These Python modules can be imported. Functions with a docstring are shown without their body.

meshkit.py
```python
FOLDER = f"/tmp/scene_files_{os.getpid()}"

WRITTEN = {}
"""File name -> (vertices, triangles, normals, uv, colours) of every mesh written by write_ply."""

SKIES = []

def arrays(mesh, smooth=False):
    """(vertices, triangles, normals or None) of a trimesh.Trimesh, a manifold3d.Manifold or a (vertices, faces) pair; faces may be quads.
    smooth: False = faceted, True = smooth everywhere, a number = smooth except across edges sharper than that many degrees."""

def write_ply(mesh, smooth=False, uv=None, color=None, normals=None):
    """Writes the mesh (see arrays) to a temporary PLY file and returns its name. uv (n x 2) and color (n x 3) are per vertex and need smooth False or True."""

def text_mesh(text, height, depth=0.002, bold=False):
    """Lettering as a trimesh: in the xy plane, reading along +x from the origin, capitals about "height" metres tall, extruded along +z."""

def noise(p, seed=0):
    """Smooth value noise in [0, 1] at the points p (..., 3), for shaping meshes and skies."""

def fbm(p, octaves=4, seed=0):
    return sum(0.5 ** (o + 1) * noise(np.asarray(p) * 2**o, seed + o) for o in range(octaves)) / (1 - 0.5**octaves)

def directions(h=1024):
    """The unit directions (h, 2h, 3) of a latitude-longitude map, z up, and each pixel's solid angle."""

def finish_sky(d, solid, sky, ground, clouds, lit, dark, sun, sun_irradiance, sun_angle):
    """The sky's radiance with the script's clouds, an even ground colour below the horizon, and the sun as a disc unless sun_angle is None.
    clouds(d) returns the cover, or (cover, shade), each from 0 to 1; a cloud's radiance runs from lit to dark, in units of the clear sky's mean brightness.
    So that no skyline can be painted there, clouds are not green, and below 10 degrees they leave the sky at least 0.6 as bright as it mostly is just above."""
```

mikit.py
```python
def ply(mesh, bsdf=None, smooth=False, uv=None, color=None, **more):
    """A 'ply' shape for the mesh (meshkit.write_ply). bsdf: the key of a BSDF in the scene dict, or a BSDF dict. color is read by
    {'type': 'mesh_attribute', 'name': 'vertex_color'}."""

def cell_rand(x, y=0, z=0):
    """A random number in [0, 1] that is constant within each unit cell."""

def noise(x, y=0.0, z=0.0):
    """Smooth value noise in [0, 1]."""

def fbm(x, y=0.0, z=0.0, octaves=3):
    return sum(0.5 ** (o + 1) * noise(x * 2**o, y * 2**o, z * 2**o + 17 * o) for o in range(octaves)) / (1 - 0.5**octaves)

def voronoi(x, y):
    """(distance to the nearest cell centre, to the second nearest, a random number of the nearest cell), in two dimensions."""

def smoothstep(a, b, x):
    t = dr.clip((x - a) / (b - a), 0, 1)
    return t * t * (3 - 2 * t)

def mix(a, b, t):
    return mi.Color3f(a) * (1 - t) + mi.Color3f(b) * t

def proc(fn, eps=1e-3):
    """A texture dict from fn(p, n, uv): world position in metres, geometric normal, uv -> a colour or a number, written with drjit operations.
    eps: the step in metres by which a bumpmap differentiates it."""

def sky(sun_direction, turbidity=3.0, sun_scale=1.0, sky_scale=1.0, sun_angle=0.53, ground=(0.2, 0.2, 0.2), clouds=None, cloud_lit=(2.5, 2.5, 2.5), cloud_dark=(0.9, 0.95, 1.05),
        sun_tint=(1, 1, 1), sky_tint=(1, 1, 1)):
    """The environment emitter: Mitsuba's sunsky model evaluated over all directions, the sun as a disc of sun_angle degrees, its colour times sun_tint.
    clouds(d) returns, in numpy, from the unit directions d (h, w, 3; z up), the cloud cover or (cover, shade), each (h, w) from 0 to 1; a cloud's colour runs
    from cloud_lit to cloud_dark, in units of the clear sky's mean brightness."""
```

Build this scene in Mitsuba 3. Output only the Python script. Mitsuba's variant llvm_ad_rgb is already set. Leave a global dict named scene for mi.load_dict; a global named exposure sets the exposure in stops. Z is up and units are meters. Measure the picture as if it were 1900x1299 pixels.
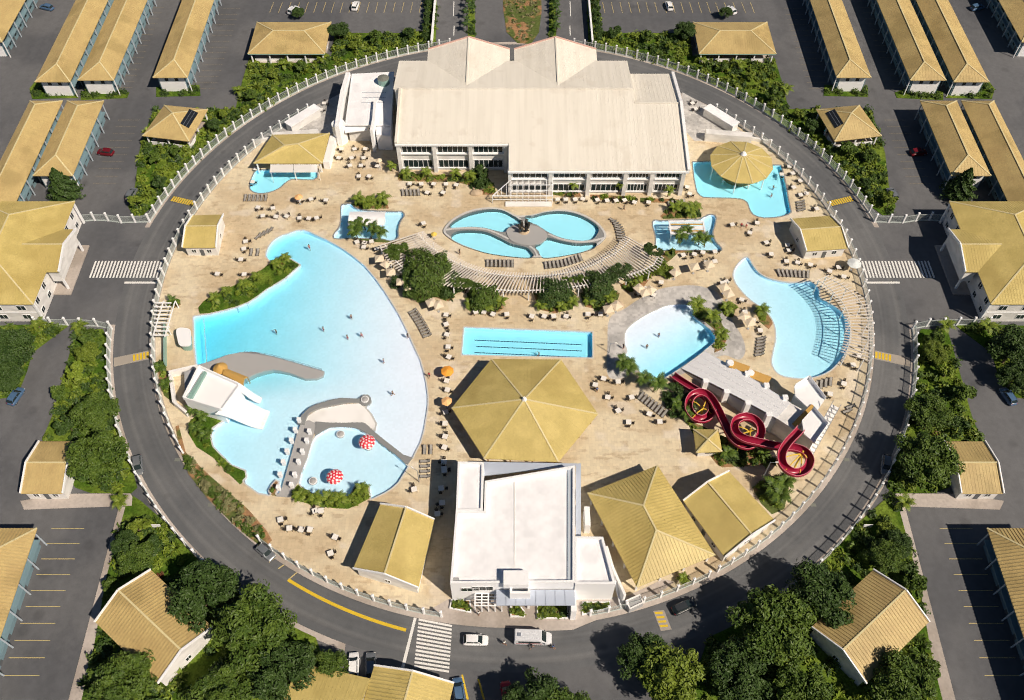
"""A round water park seen from a drone. World: origin at the centre of the ring road, x east, y north, metres."""
import math, random
import numpy as np, trimesh, shapely
import drjit as dr
from shapely.geometry import Polygon, LineString, Point, MultiPolygon, box as sbox
from shapely.ops import unary_union
from shapely import affinity
import mitsuba as mi, mikit, meshkit
from mikit import proc, noise, fbm, smoothstep, mix, cell_rand

T = mi.ScalarTransform4f
scene, labels = {}, {}
rng = np.random.default_rng(7)
PI = math.pi

# ---------------------------------------------------------------- camera, sky, exposure
CAM_Y, CAM_H, PITCH = -128.82, 150.0, math.radians(53.9586)
scene['camera'] = {'type': 'perspective', 'fov': 59.863, 'fov_axis': 'x', 'near_clip': 1.0, 'far_clip': 4000.0,
                   'to_world': T().look_at(origin=[0, CAM_Y, CAM_H], target=[0, CAM_Y + math.cos(PITCH), CAM_H - math.sin(PITCH)], up=[0, 0, 1])}
SUN = (0.76, -0.62, 1.02)
scene['daylight'] = mikit.sky(SUN, turbidity=3, sky_scale=.3, sun_tint=(.985, 1.035, 1.16))
exposure = 1.88

# ---------------------------------------------------------------- helpers: names
def free(key):
    if key not in scene and key not in labels: return key
    n = 1
    while f'{key}_{n:03d}' in scene or f'{key}_{n:03d}' in labels: n += 1
    return f'{key}_{n:03d}'
PLY = {}
def add(name, mesh, mat, parent=None, smooth=False, to=None, **kw):
    key = free(f'{parent}__{name}' if parent else name)
    if isinstance(mesh, dict): d = dict(mesh)
    else: d = mikit.ply(mesh, mat, smooth=smooth, **kw)
    if to is not None: d['to_world'] = to
    scene[key] = d
    return key
def tag(key, label, cat=None, group=None, kind=None):
    d = {'label': label}
    if cat: d['category'] = cat
    if group: d['group'] = group
    if kind: d['kind'] = kind
    labels[key] = d
    return key
def thing(name, label, cat, group=None): return tag(free(name), label, cat, group)
def struct(name, mesh, mat, label=None, **kw):
    k = add(name, mesh, mat, **kw)
    labels[k] = {'kind': 'structure', **({'label': label} if label else {})}
    return k
def at(x, y, z=0, rot=0, s=1.0):
    sc = s if isinstance(s, (list, tuple)) else [s, s, s]
    return T().translate([x, y, z]).rotate([0, 0, 1], math.degrees(rot)).scale(list(sc))

ORD = 'first second third fourth fifth sixth seventh eighth ninth tenth eleventh twelfth thirteenth fourteenth fifteenth sixteenth seventeenth eighteenth nineteenth twentieth'.split()
def places(pts):
    """For each plan point its place among its kind: 'third from the left', or 'from the top' where they stand in a column."""
    p = np.array([q[:2] for q in pts], float); ax = 0 if np.ptp(p[:, 0]) >= np.ptp(p[:, 1]) else 1; o = np.argsort(p[:, 0] if ax == 0 else -p[:, 1]); out = [''] * len(p)
    for i, j in enumerate(o): out[j] = f'{ORD[i]} from the ' + ('left' if ax == 0 else 'top')
    return out

# ---------------------------------------------------------------- helpers: meshes
cat = trimesh.util.concatenate
def box(x0, x1, y0, y1, z0, z1):
    m = trimesh.creation.box([x1 - x0, y1 - y0, z1 - z0]); m.apply_translation([(x0 + x1) / 2, (y0 + y1) / 2, (z0 + z1) / 2]); return m
def bar(p, q, w, h=None):
    """A rectangular bar from p to q, w wide and h deep."""
    p, q = np.array(p, float), np.array(q, float); h = h or w
    d = q - p; L = np.linalg.norm(d); d /= L
    up = np.array([0, 0, 1.0]) if abs(d[2]) < .95 else np.array([1.0, 0, 0])
    s = np.cross(d, up); s /= np.linalg.norm(s); u = np.cross(s, d)
    m = trimesh.creation.box([L, w, h]); M = np.eye(4); M[:3, 0], M[:3, 1], M[:3, 2], M[:3, 3] = d, s, u, (p + q) / 2
    m.apply_transform(M); return m
def cyl(x, y, z0, z1, r, n=10, r1=None):
    a = np.arange(n) * 2 * PI / n; c = np.c_[np.cos(a), np.sin(a)]; r1 = r if r1 is None else r1
    v = np.vstack([np.c_[c * r + [x, y], np.full(n, z0)], np.c_[c * r1 + [x, y], np.full(n, z1)], [[x, y, z0], [x, y, z1]]])
    i = np.arange(n); j = (i + 1) % n
    f = np.vstack([np.c_[i, j, j + n], np.c_[i, j + n, i + n], np.c_[j, i, i * 0 + 2 * n], np.c_[i + n, j + n, i * 0 + 2 * n + 1]])
    return trimesh.Trimesh(v, f, process=False)
def tube(path, r, n=8, closed_ends=True):
    p = np.array(path, float); r = np.broadcast_to(np.array(r, float), (len(p),))
    t = np.gradient(p, axis=0); t /= np.linalg.norm(t, axis=1, keepdims=True) + 1e-12
    a = np.cross(t, np.where(np.abs(t[:, 2:]) < .9, [[0, 0, 1.0]], [[1.0, 0, 0]])); a /= np.linalg.norm(a, axis=1, keepdims=True) + 1e-12
    b = np.cross(t, a); th = np.arange(n) * 2 * PI / n
    v = (p[:, None] + r[:, None, None] * (np.cos(th)[None, :, None] * a[:, None] + np.sin(th)[None, :, None] * b[:, None])).reshape(-1, 3)
    i, j = np.meshgrid(np.arange(len(p) - 1), np.arange(n), indexing='ij')
    q = np.stack([i * n + j, i * n + (j + 1) % n, (i + 1) * n + (j + 1) % n, (i + 1) * n + j], -1).reshape(-1, 4)
    f = np.vstack([q[:, [0, 2, 1]], q[:, [0, 3, 2]]])
    if closed_ends:
        v = np.vstack([v, p[:1], p[-1:]]); c = len(v); k = np.arange(n); e = (len(p) - 1) * n
        f = np.vstack([f, np.c_[k, (k + 1) % n, k * 0 + c - 2], np.c_[e + (k + 1) % n, e + k, k * 0 + c - 1]])
    return trimesh.Trimesh(v, f, process=False)
def polys(g):
    if g.is_empty: return []
    return [p for p in getattr(g, 'geoms', [g]) if isinstance(p, Polygon) and p.area > 1e-3]
def poly(pts):
    p = Polygon(pts)
    return p if p.is_valid else p.buffer(0)
def sheet(g, z):
    ms = []
    for p in polys(g):
        v, f = trimesh.creation.triangulate_polygon(p, engine='earcut')
        m = trimesh.Trimesh(np.c_[v, np.full(len(v), z)], f, process=False)
        if len(f) and m.face_normals[:, 2].sum() < 0: m.invert()
        ms.append(m)
    return cat(ms)
def prism(g, z0, z1):
    ms = []
    for p in polys(g if not isinstance(g, (list, tuple)) else poly(g)):
        m = trimesh.creation.extrude_polygon(p, z1 - z0, engine='earcut'); m.apply_translation([0, 0, z0]); ms.append(m)
    return cat(ms)
def ring(poly_, w): return poly_.buffer(w, join_style=1).difference(poly_)
def spline(pts, n=12, closed=False):
    """Catmull-Rom through pts."""
    p = np.array(pts, float)
    p = np.vstack([p[-1], p, p[0], p[1]]) if closed else np.vstack([2 * p[0] - p[1], p, 2 * p[-1] - p[-2]])
    out = []
    for i in range(1, len(p) - 2):
        t = np.linspace(0, 1, n, endpoint=False)[:, None]; a, b, c, d = p[i - 1:i + 3]
        out.append(.5 * (2 * b + (c - a) * t + (2 * a - 5 * b + 4 * c - d) * t ** 2 + (3 * b - a - 3 * c + d) * t ** 3))
    if not closed: out.append(p[-2:-1])
    return np.vstack(out)
def blob(pts, n=6): return poly(spline(pts, n, True))
def resample(pts, step=None, n=None, closed=False):
    p = np.array(pts, float); p = np.vstack([p, p[:1]]) if closed else p
    s = np.r_[0, np.cumsum(np.linalg.norm(np.diff(p, axis=0), axis=1))]
    n = n or max(2, int(round(s[-1] / step)) + 1)
    t = np.linspace(0, s[-1], n)
    return np.stack([np.interp(t, s, p[:, k]) for k in range(p.shape[1])], 1)
def mirror(pts): return [(-q[0], *q[1:]) for q in pts]
def arc(R, a0, a1, n=40): a = np.radians(np.linspace(a0, a1, n)); return np.c_[R * np.cos(a), R * np.sin(a)]
def polar(p): return math.hypot(p[0], p[1]), math.degrees(math.atan2(p[1], p[0])) % 360

# ---------------------------------------------------------------- materials
def rgb(*c): return {'type': 'rgb', 'value': [float(x) for x in c]}
def plain(name, c, rough=.6, **kw):
    scene[name] = {'type': 'twosided', 'b': {'type': 'principled', 'base_color': rgb(*c) if not isinstance(c, dict) else c, 'roughness': rough, 'specular': .4, **kw}}
def matte(name, c): scene[name] = {'type': 'twosided', 'b': {'type': 'diffuse', 'reflectance': rgb(*c) if not isinstance(c, dict) else c}}
def f_asphalt(p, n, uv):
    g = fbm(p.x * .07, p.y * .07, 3.0, octaves=4); h = fbm(p.x * 1.3, p.y * 1.3, 1.0, octaves=2); s = noise(p.x * 9, p.y * 9)
    c = mix((.084, .088, .097), (.116, .119, .126), smoothstep(.35, .65, g))
    o, _, r = mikit.voronoi(p.x * .11, p.y * .11)
    t = noise(p.x * .9, p.y * .03, 8.0)
    c = c * (1 - .22 * smoothstep(.16, .05, o) * r) * (.95 + .1 * t)
    return c * (.86 + .2 * h + .1 * s)
def f_road(p, n, uv):
    r = dr.sqrt(p.x * p.x + p.y * p.y)
    g = fbm(p.x * .09, p.y * .09, 7.0, octaves=4); w = noise(r * 1.1, 4.0); s = noise(p.x * 9, p.y * 9); h = fbm(p.x * 1.5, p.y * 1.5, 2.0, octaves=2)
    c = mix((.098, .104, .112), (.145, .149, .154), smoothstep(.3, .7, .65 * g + .35 * w))
    o, _, q = mikit.voronoi(p.x * .13, p.y * .13)
    c = c * (1 - .2 * smoothstep(.13, .04, o) * q) * (1 - .09 * smoothstep(.45, .75, noise(r * 2.4, 9.0)))
    return c * (.88 + .14 * h + .1 * s)
def f_deck(p, n, uv):
    tx, ty = p.x / .62, p.y / .62
    t = cell_rand(dr.floor(tx), dr.floor(ty)); jx = dr.abs(tx - dr.floor(tx) - .5); jy = dr.abs(ty - dr.floor(ty) - .5)
    joint = smoothstep(.46, .5, dr.maximum(jx, jy))
    g = fbm(p.x * .11, p.y * .16, 5.0, octaves=4); q = fbm(p.x * .5, p.y * 1.1, 9.0, octaves=4)
    c = mix((.52, .420, .275), (.62, .540, .385), smoothstep(.32, .66, g))
    c = mix(c, mi.Color3f(.38, .28, .17), .5 * smoothstep(.58, .76, q))
    c = mix(c, mi.Color3f(.66, .60, .51), .5 * smoothstep(.6, .75, fbm(p.x * .23, p.y * .3, 2.0, octaves=3)))
    return c * (.92 + .13 * t) * (1 - .16 * joint)
def f_gray(p, n, uv):
    tx, ty = p.x / .6, p.y / .6; t = cell_rand(dr.floor(tx), dr.floor(ty))
    g = fbm(p.x * .3, p.y * .3, 3.0, octaves=4)
    return mix((.36, .355, .345), (.50, .49, .475), smoothstep(.3, .7, g)) * (.84 + .26 * t)
def f_pave(p, n, uv):
    g = fbm(p.x * .15, p.y * .15, 3.0, octaves=4); h = noise(p.x * 3.1, p.y * 3.1)
    return mix((.33, .29, .255), (.44, .395, .36), smoothstep(.3, .7, g)) * (.9 + .16 * h)
def f_lawn(p, n, uv):
    g = fbm(p.x * .25, p.y * .25, 3.0, octaves=4); h = noise(p.x * 4.1, p.y * 4.1)
    return mix((.055, .11, .014), (.14, .20, .03), smoothstep(.3, .75, g)) * (.6 + .7 * h)
def f_soil(p, n, uv):
    g = fbm(p.x * .35, p.y * .35, 3.0, octaves=4); h = noise(p.x * 3.1, p.y * 3.1)
    return mix((.10, .13, .04), (.33, .19, .10), smoothstep(.4, .62, g)) * (.7 + .5 * h)
def f_ochre(p, n, uv):
    g = fbm(p.x * .4, p.y * .4, p.z * .4, octaves=4); h = noise(p.x * 4.0, p.y * 4.0, p.z * 4)
    c = mix((.455, .366, .128), (.53, .428, .160), smoothstep(.25, .75, g)) * (.93 + .1 * h)
    w = fbm(p.x * .13, p.y * .13, 11.0, octaves=4)
    return mix(c, mi.Color3f(.36, .275, .09), .5 * smoothstep(.52, .74, w))
def f_ochre_old(p, n, uv):
    g = fbm(p.x * .4, p.y * .4, p.z * .4, octaves=4); h = noise(p.x * 4.0, p.y * 4.0, p.z * 4); k = cell_rand(dr.floor(p.x / 1.2), dr.floor(p.y / 6.0))
    c = mix((.41, .305, .135), (.485, .375, .165), .7 * smoothstep(.25, .75, g) + .3 * k) * (.92 + .12 * h)
    w = fbm(p.x * .16, p.y * .16, 5.0, octaves=4)
    return mix(c, mi.Color3f(.29, .22, .09), .55 * smoothstep(.5, .72, w))
def f_cream(p, n, uv):
    k = cell_rand(dr.floor(p.x / .95), 3); g = fbm(p.x * .9, p.y * .06, 2.0, octaves=4); st = fbm(p.x * .3, p.y * .3, 4.0, octaves=4)
    c = mix((.66, .63, .555), (.73, .70, .625), .5 * k + .5 * smoothstep(.3, .7, g))
    return mix(c, mi.Color3f(.56, .51, .43), .3 * smoothstep(.6, .8, st))
def f_white(p, n, uv):
    g = fbm(p.x * .5, p.y * .5, p.z * .5, octaves=4); k = cell_rand(dr.floor(p.x / 1.0), 5)
    return mix((.745, .755, .78), (.84, .85, .875), smoothstep(.3, .7, g)) * (.97 + .03 * k) * (1 - .05 * smoothstep(.55, .75, fbm(p.x * .35, p.y * .35, 12.0, octaves=4)))
def f_wall(p, n, uv):
    g = fbm(p.x * .5, p.y * .5, p.z * .8, octaves=4)
    return mix((.58, .575, .56), (.70, .695, .68), smoothstep(.3, .7, g))
def f_poolfloor(p, n, uv):
    tx, ty = p.x / .5, p.y / .5; t = cell_rand(dr.floor(tx), dr.floor(ty)); g = fbm(p.x * .2, p.y * .2, 3.0, octaves=3)
    return mix((.73, .79, .91), (.78, .83, .95), g) * (.96 + .05 * t)
def f_beach(p, n, uv):
    g = fbm(p.x * .2, p.y * .2, 3.0, octaves=4)
    return mix((.66, .65, .63), (.77, .765, .755), smoothstep(.3, .7, g))
for nm, fn, r in (('mat_asphalt', f_asphalt, .85), ('mat_road', f_road, .85), ('mat_deck', f_deck, .75), ('mat_gray_stone', f_gray, .75), ('mat_pavement', f_pave, .8),
                  ('mat_ochre', f_ochre, .5), ('mat_ochre_old', f_ochre_old, .55), ('mat_cream', f_cream, .5), ('mat_white_metal', f_white, .45), ('mat_wall', f_wall, .7), ('mat_pool_white', f_poolfloor, .6), ('mat_beach', f_beach, .7)):
    plain(nm, proc(fn), r)
matte('mat_lawn', proc(f_lawn)); matte('mat_soil', proc(f_soil))
plain('mat_white_paint', (.765, .775, .79), .5)
plain('mat_line_white', (.68, .68, .66), .6); plain('mat_line_yellow', (.60, .42, .03), .6); plain('mat_line_tan', (.50, .39, .17), .7); plain('mat_line_faint', (.20, .17, .11), .8); plain('mat_rail', (.44, .49, .48), .5)
plain('mat_hump', (.32, .29, .25), .8)
plain('mat_ochre_cap', (.58, .51, .29), .45); plain('mat_ochre_dark', (.27, .19, .075), .6)
plain('mat_trim_teal', (.22, .36, .32), .5); plain('mat_wall_blue', (.40, .46, .52), .7); plain('mat_wall_shade_teal', (.15, .235, .275), .6); plain('mat_wall_gray', (.33, .335, .34), .8)  # teal of the lodge walls is darkened, their shade put into the colour
plain('mat_dark_glass', (.018, .028, .03), .08); plain('mat_door', (.09, .10, .11), .5)
scene['mat_clear_glass'] = {'type': 'thindielectric', 'int_ior': 1.5}
scene['mat_water_top'] = {'type': 'thindielectric', 'int_ior': 1.33}
scene['mat_none'] = {'type': 'null'}
scene['water_medium'] = {'type': 'homogeneous', 'sigma_t': {'type': 'rgb', 'value': [.30, .027, .001]}, 'albedo': {'type': 'rgb', 'value': [0, 0, 0]}}
plain('mat_tile_dark', (.085, .10, .105), .35); plain('mat_tile_mid', (.22, .228, .23), .5); plain('mat_pergola', (.62, .58, .53), .7); plain('mat_coping', (.50, .50, .49), .6); plain('mat_concrete_gray', (.335, .335, .335), .8)
plain('mat_pool_blue', (.60, .84, .97), .5); plain('mat_pool_deep', (.10, .42, .60), .5); plain('mat_lane', (.02, .07, .14), .5)
plain('mat_solar', (.015, .018, .022), .15); plain('mat_metal', (.34, .38, .44), .35, metallic=.5)
plain('mat_metal_roof', (.40, .45, .54), .4); plain('mat_red_slide', (.27, .012, .04), .3); plain('mat_red_edge', (.62, .20, .25), .35)
plain('mat_yellow_steel', (.68, .47, .06), .45); plain('mat_thatch', (.50, .30, .085), .9); plain('mat_wood', (.30, .17, .075), .7)
plain('mat_trunk', (.13, .095, .065), .9); plain('mat_wicker', (.035, .026, .02), .7); plain('mat_sling', (.30, .285, .26), .7); plain('mat_table', (.72, .70, .66), .5)
plain('mat_orange', (.80, .33, .04), .7); plain('mat_apricot', (.80, .46, .20), .7); plain('mat_canvas', (.66, .56, .42), .8); plain('mat_pale_canvas', (.62, .66, .66), .8)
plain('mat_car_white', (.72, .73, .74), .22, clearcoat=.6); plain('mat_car_silver', (.62, .64, .67), .3, metallic=.1, clearcoat=.6); plain('mat_car_dark', (.025, .03, .035), .25, clearcoat=.8)
plain('mat_car_blue', (.06, .12, .22), .25, clearcoat=.8); plain('mat_car_shade_red', (.12, .008, .015), .3); plain('mat_car_red', (.35, .012, .02), .25, clearcoat=.8); plain('mat_car_gray', (.20, .22, .24), .25, metallic=.4, clearcoat=.6)  # red of the cars by the short lodges is darkened to imitate shade
plain('mat_tyre', (.015, .015, .015), .9); plain('mat_lamp', (.75, .74, .70), .3); plain('mat_skin', (.36, .20, .13), .6)
plain('mat_cloth_red', (.50, .03, .05), .8); plain('mat_cloth_dark', (.03, .035, .05), .8); plain('mat_cloth_white', (.66, .66, .64), .8); plain('mat_cloth_blue', (.06, .14, .36), .8); plain('mat_hair', (.02, .014, .01), .7)
plain('mat_bronze', (.035, .032, .028), .4); plain('mat_stone', (.46, .36, .25), .9); plain('mat_gable_edge', (.55, .36, .31), .7); plain('mat_terracotta', (.38, .16, .09), .8); plain('mat_cloth_yellow', (.68, .50, .10), .8); plain('mat_bin', (.16, .17, .15), .6)
scene['mat_leaf'] = {'type': 'twosided', 'b': {'type': 'principled', 'base_color': {'type': 'mesh_attribute', 'name': 'vertex_color'}, 'roughness': .55, 'specular': .35}}
scene['mat_mushroom'] = {'type': 'twosided', 'b': {'type': 'principled', 'base_color': {'type': 'mesh_attribute', 'name': 'vertex_color'}, 'roughness': .35}}

# ---------------------------------------------------------------- roofs, walls, windows
def plane_of(q):
    q = np.array(q, float); n = np.cross(q[1] - q[0], q[2] - q[0])
    if n[2] < 0: n = -n
    n /= np.linalg.norm(n); return n, q[0]
def slope(q, t=.16, ribs=.62, rib=(.1, .05), d=None):
    """One roof slope: a slab under the planar polygon q, with standing seams down the fall."""
    q = np.array(q, float); n, o = plane_of(q); z = lambda x, y: o[2] - (n[0] * (x - o[0]) + n[1] * (y - o[1])) / n[2]
    pl = poly(q[:, :2]); v, f = trimesh.creation.triangulate_polygon(pl, engine='earcut')
    m = trimesh.creation.extrude_polygon(pl, 1.0, engine='earcut'); vv = m.vertices.copy()
    m.vertices = np.c_[vv[:, :2], z(vv[:, 0], vv[:, 1]) + np.where(vv[:, 2] > .5, 0, -t)]
    ms = [m]
    if ribs:
        g = np.array(d if d is not None else (n[:2] / (np.linalg.norm(n[:2]) + 1e-9))); s = np.array([-g[1], g[0]]); c = np.array(pl.centroid.coords[0])
        ks = (q[:, :2] - c) @ s
        for k in np.arange(ks.min() + ribs * .5, ks.max(), ribs):
            ln = LineString([c + s * k - g * 300, c + s * k + g * 300]).intersection(pl.buffer(-.03))
            for e in getattr(ln, 'geoms', [ln]):
                if e.is_empty or e.length < .5: continue
                a, b = np.array(e.coords[0]), np.array(e.coords[-1])
                ms.append(bar((*a, z(*a) + rib[1] * .3), (*b, z(*b) + rib[1] * .3), rib[0], rib[1]))
    return cat(ms)
def caps(lines, w=.3, h=.1): return cat([bar(np.array(a) + [0, 0, .05], np.array(b) + [0, 0, .05], w, h) for a, b in lines])
def roof(parent, slopes, lines=(), mat='mat_ochre', ribs=.62, cap='mat_ochre_cap', t=.16, w=.3, rib=(.1, .05)):
    for q in slopes: add('roof_slope', slope(q, t, ribs, rib), mat, parent)
    for e in lines: add('ridge_cap', caps([e], w), cap, parent)
def hip(parent, c, ridge, ze, zr, **kw):
    """Hip roof: corners c = [A, B, C, D] (AB near r0's side ... BC along), ridge (r0, r1): r0 belongs to side DA..., see call sites."""
    A, B, C, D = [(*p[:2], ze) for p in c]; r0, r1 = [(*p[:2], zr) for p in ridge]
    if np.allclose(r0, r1): sl = [[A, B, r0], [B, C, r0], [C, D, r0], [D, A, r0]]; ln = [(A, r0), (B, r0), (C, r0), (D, r0)]
    else: sl = [[A, B, r0], [B, C, r1, r0], [C, D, r1], [D, A, r0, r1]]; ln = [(A, r0), (B, r0), (C, r1), (D, r1), (r0, r1)]
    roof(parent, sl, ln, **kw)
def windows(parent, p, q, z0, z1, n, w, panes=2, name='window', frame='mat_white_paint', glass='mat_dark_glass', margin=0.0, depth=.08):
    """n windows w wide on the wall line p -> q (outside on the right hand)."""
    p, q = np.array(p[:2], float), np.array(q[:2], float); L = np.linalg.norm(q - p); d = (q - p) / L; o = np.array([d[1], -d[0]])
    for i in range(n):
        c = margin + (L - 2 * margin) * (i + .5) / n
        a, b = p + d * (c - w / 2), p + d * (c + w / 2)
        W3 = lambda s, z, off: (*(a + d * s + o * off), z)
        k = add(name, cat([bar(W3(0, z0, depth / 2), W3(w, z0, depth / 2), depth, .09), bar(W3(0, z1, depth / 2), W3(w, z1, depth / 2), depth, .09)] +
                          [bar(W3(s, z0, depth / 2), W3(s, z1, depth / 2), .08, depth) for s in np.linspace(0.04, w - .04, panes + 1)]), frame, parent)
        for j in range(panes):
            s0, s1 = .04 + (w - .08) * j / panes, .04 + (w - .08) * (j + 1) / panes
            add('pane', quad(W3(s0 + .03, z0 + .04, .05), W3(s1 - .03, z0 + .04, .05), W3(s1 - .03, z1 - .04, .05), W3(s0 + .03, z1 - .04, .05), .03), glass, k)
def quad(a, b, c, d, t=.02):
    """A thin plate with the four corners a..d, t thick towards its back."""
    v = np.array([a, b, c, d], float); n = np.cross(v[1] - v[0], v[2] - v[0]); n /= np.linalg.norm(n)
    v = np.vstack([v, v - n * t])
    f = [[0, 1, 2], [0, 2, 3], [4, 6, 5], [4, 7, 6], [0, 4, 5], [0, 5, 1], [1, 5, 6], [1, 6, 2], [2, 6, 7], [2, 7, 3], [3, 7, 4], [3, 4, 0]]
    return trimesh.Trimesh(v, f, process=False)
def gable_house(key, e0, e1, ze, zr, inset=.5, end_over=.25, board=True, mat='mat_ochre', wall='mat_wall', ribs=.62, rib=(.1, .05), nwin=(2, 2, 1, 1)):
    """e0 = (P, Q) and e1 = (S, R): the two eaves, P-S and Q-R the gable ends; all plan points at eave height ze."""
    P, Q, R, S = [np.array(x[:2], float) for x in (e0[0], e0[1], e1[1], e1[0])]
    r0, r1 = (*((P + S) / 2), zr), (*((Q + R) / 2), zr)
    A, B, C, D = (*P, ze), (*Q, ze), (*R, ze), (*S, ze)
    roof(key, [[A, B, r1, r0], [D, C, r1, r0]], [(r0, r1)], mat=mat, ribs=ribs, rib=rib)
    u = (Q - P) / np.linalg.norm(Q - P); w = (S - P) / np.linalg.norm(S - P)
    if board:
        for g, (a, b, r) in ((-1, (A, D, r0)), (1, (B, C, r1))):
            off = np.array([*(u * g * .1), .1])
            for e in (a, b): add('bargeboard', bar(np.array(e) + off, np.array(r) + off, .22, .5), 'mat_white_paint', key)
    p, q, r, s = P + u * end_over + w * inset, Q - u * end_over + w * inset, R - u * end_over - w * inset, S + u * end_over - w * inset
    k = (zr - ze) / (np.linalg.norm(S - P) / 2); zw = ze + k * inset - .4
    v = [(*x, 0) for x in (p, q, r, s)] + [(*x, zw) for x in (p, q, r, s)] + [(*((p + s) / 2), zr - .42), (*((q + r) / 2), zr - .42)]
    f = [[0, 1, 5], [0, 5, 4], [2, 3, 7], [2, 7, 6], [1, 2, 6], [1, 6, 5], [5, 6, 9], [3, 0, 4], [3, 4, 7], [7, 4, 8], [4, 5, 9], [4, 9, 8], [6, 7, 8], [6, 8, 9]]
    add('wall', trimesh.Trimesh(v, f, process=False), wall, key)
    sides = [(p, q), (r, s), (q, r), (s, p)]
    ccw = (u[0] * w[1] - u[1] * w[0]) > 0
    for (a, b), n in zip(sides, nwin):
        if n: windows(key, a if ccw else b, b if ccw else a, 1.1, 2.2, n, 1.1)
    a, b = (sides[0] if ccw else sides[0][::-1]); a, b = np.array(a), np.array(b); d = (b - a) / np.linalg.norm(b - a); o = np.array([d[1], -d[0]]); c = (a + b) / 2
    add('door', quad((*(c - d * .45 + o * .05), .05), (*(c + d * .45 + o * .05), .05), (*(c + d * .45 + o * .05), 2.1), (*(c - d * .45 + o * .05), 2.1), .04), 'mat_door', key)

# ---------------------------------------------------------------- the ground
R_FENCE, R_KERB, R_ROAD, R_OUT = 76.85, 78.1, 85.5, 86.1
disc = lambda r: Point(0, 0).buffer(r, quad_segs=48)
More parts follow.
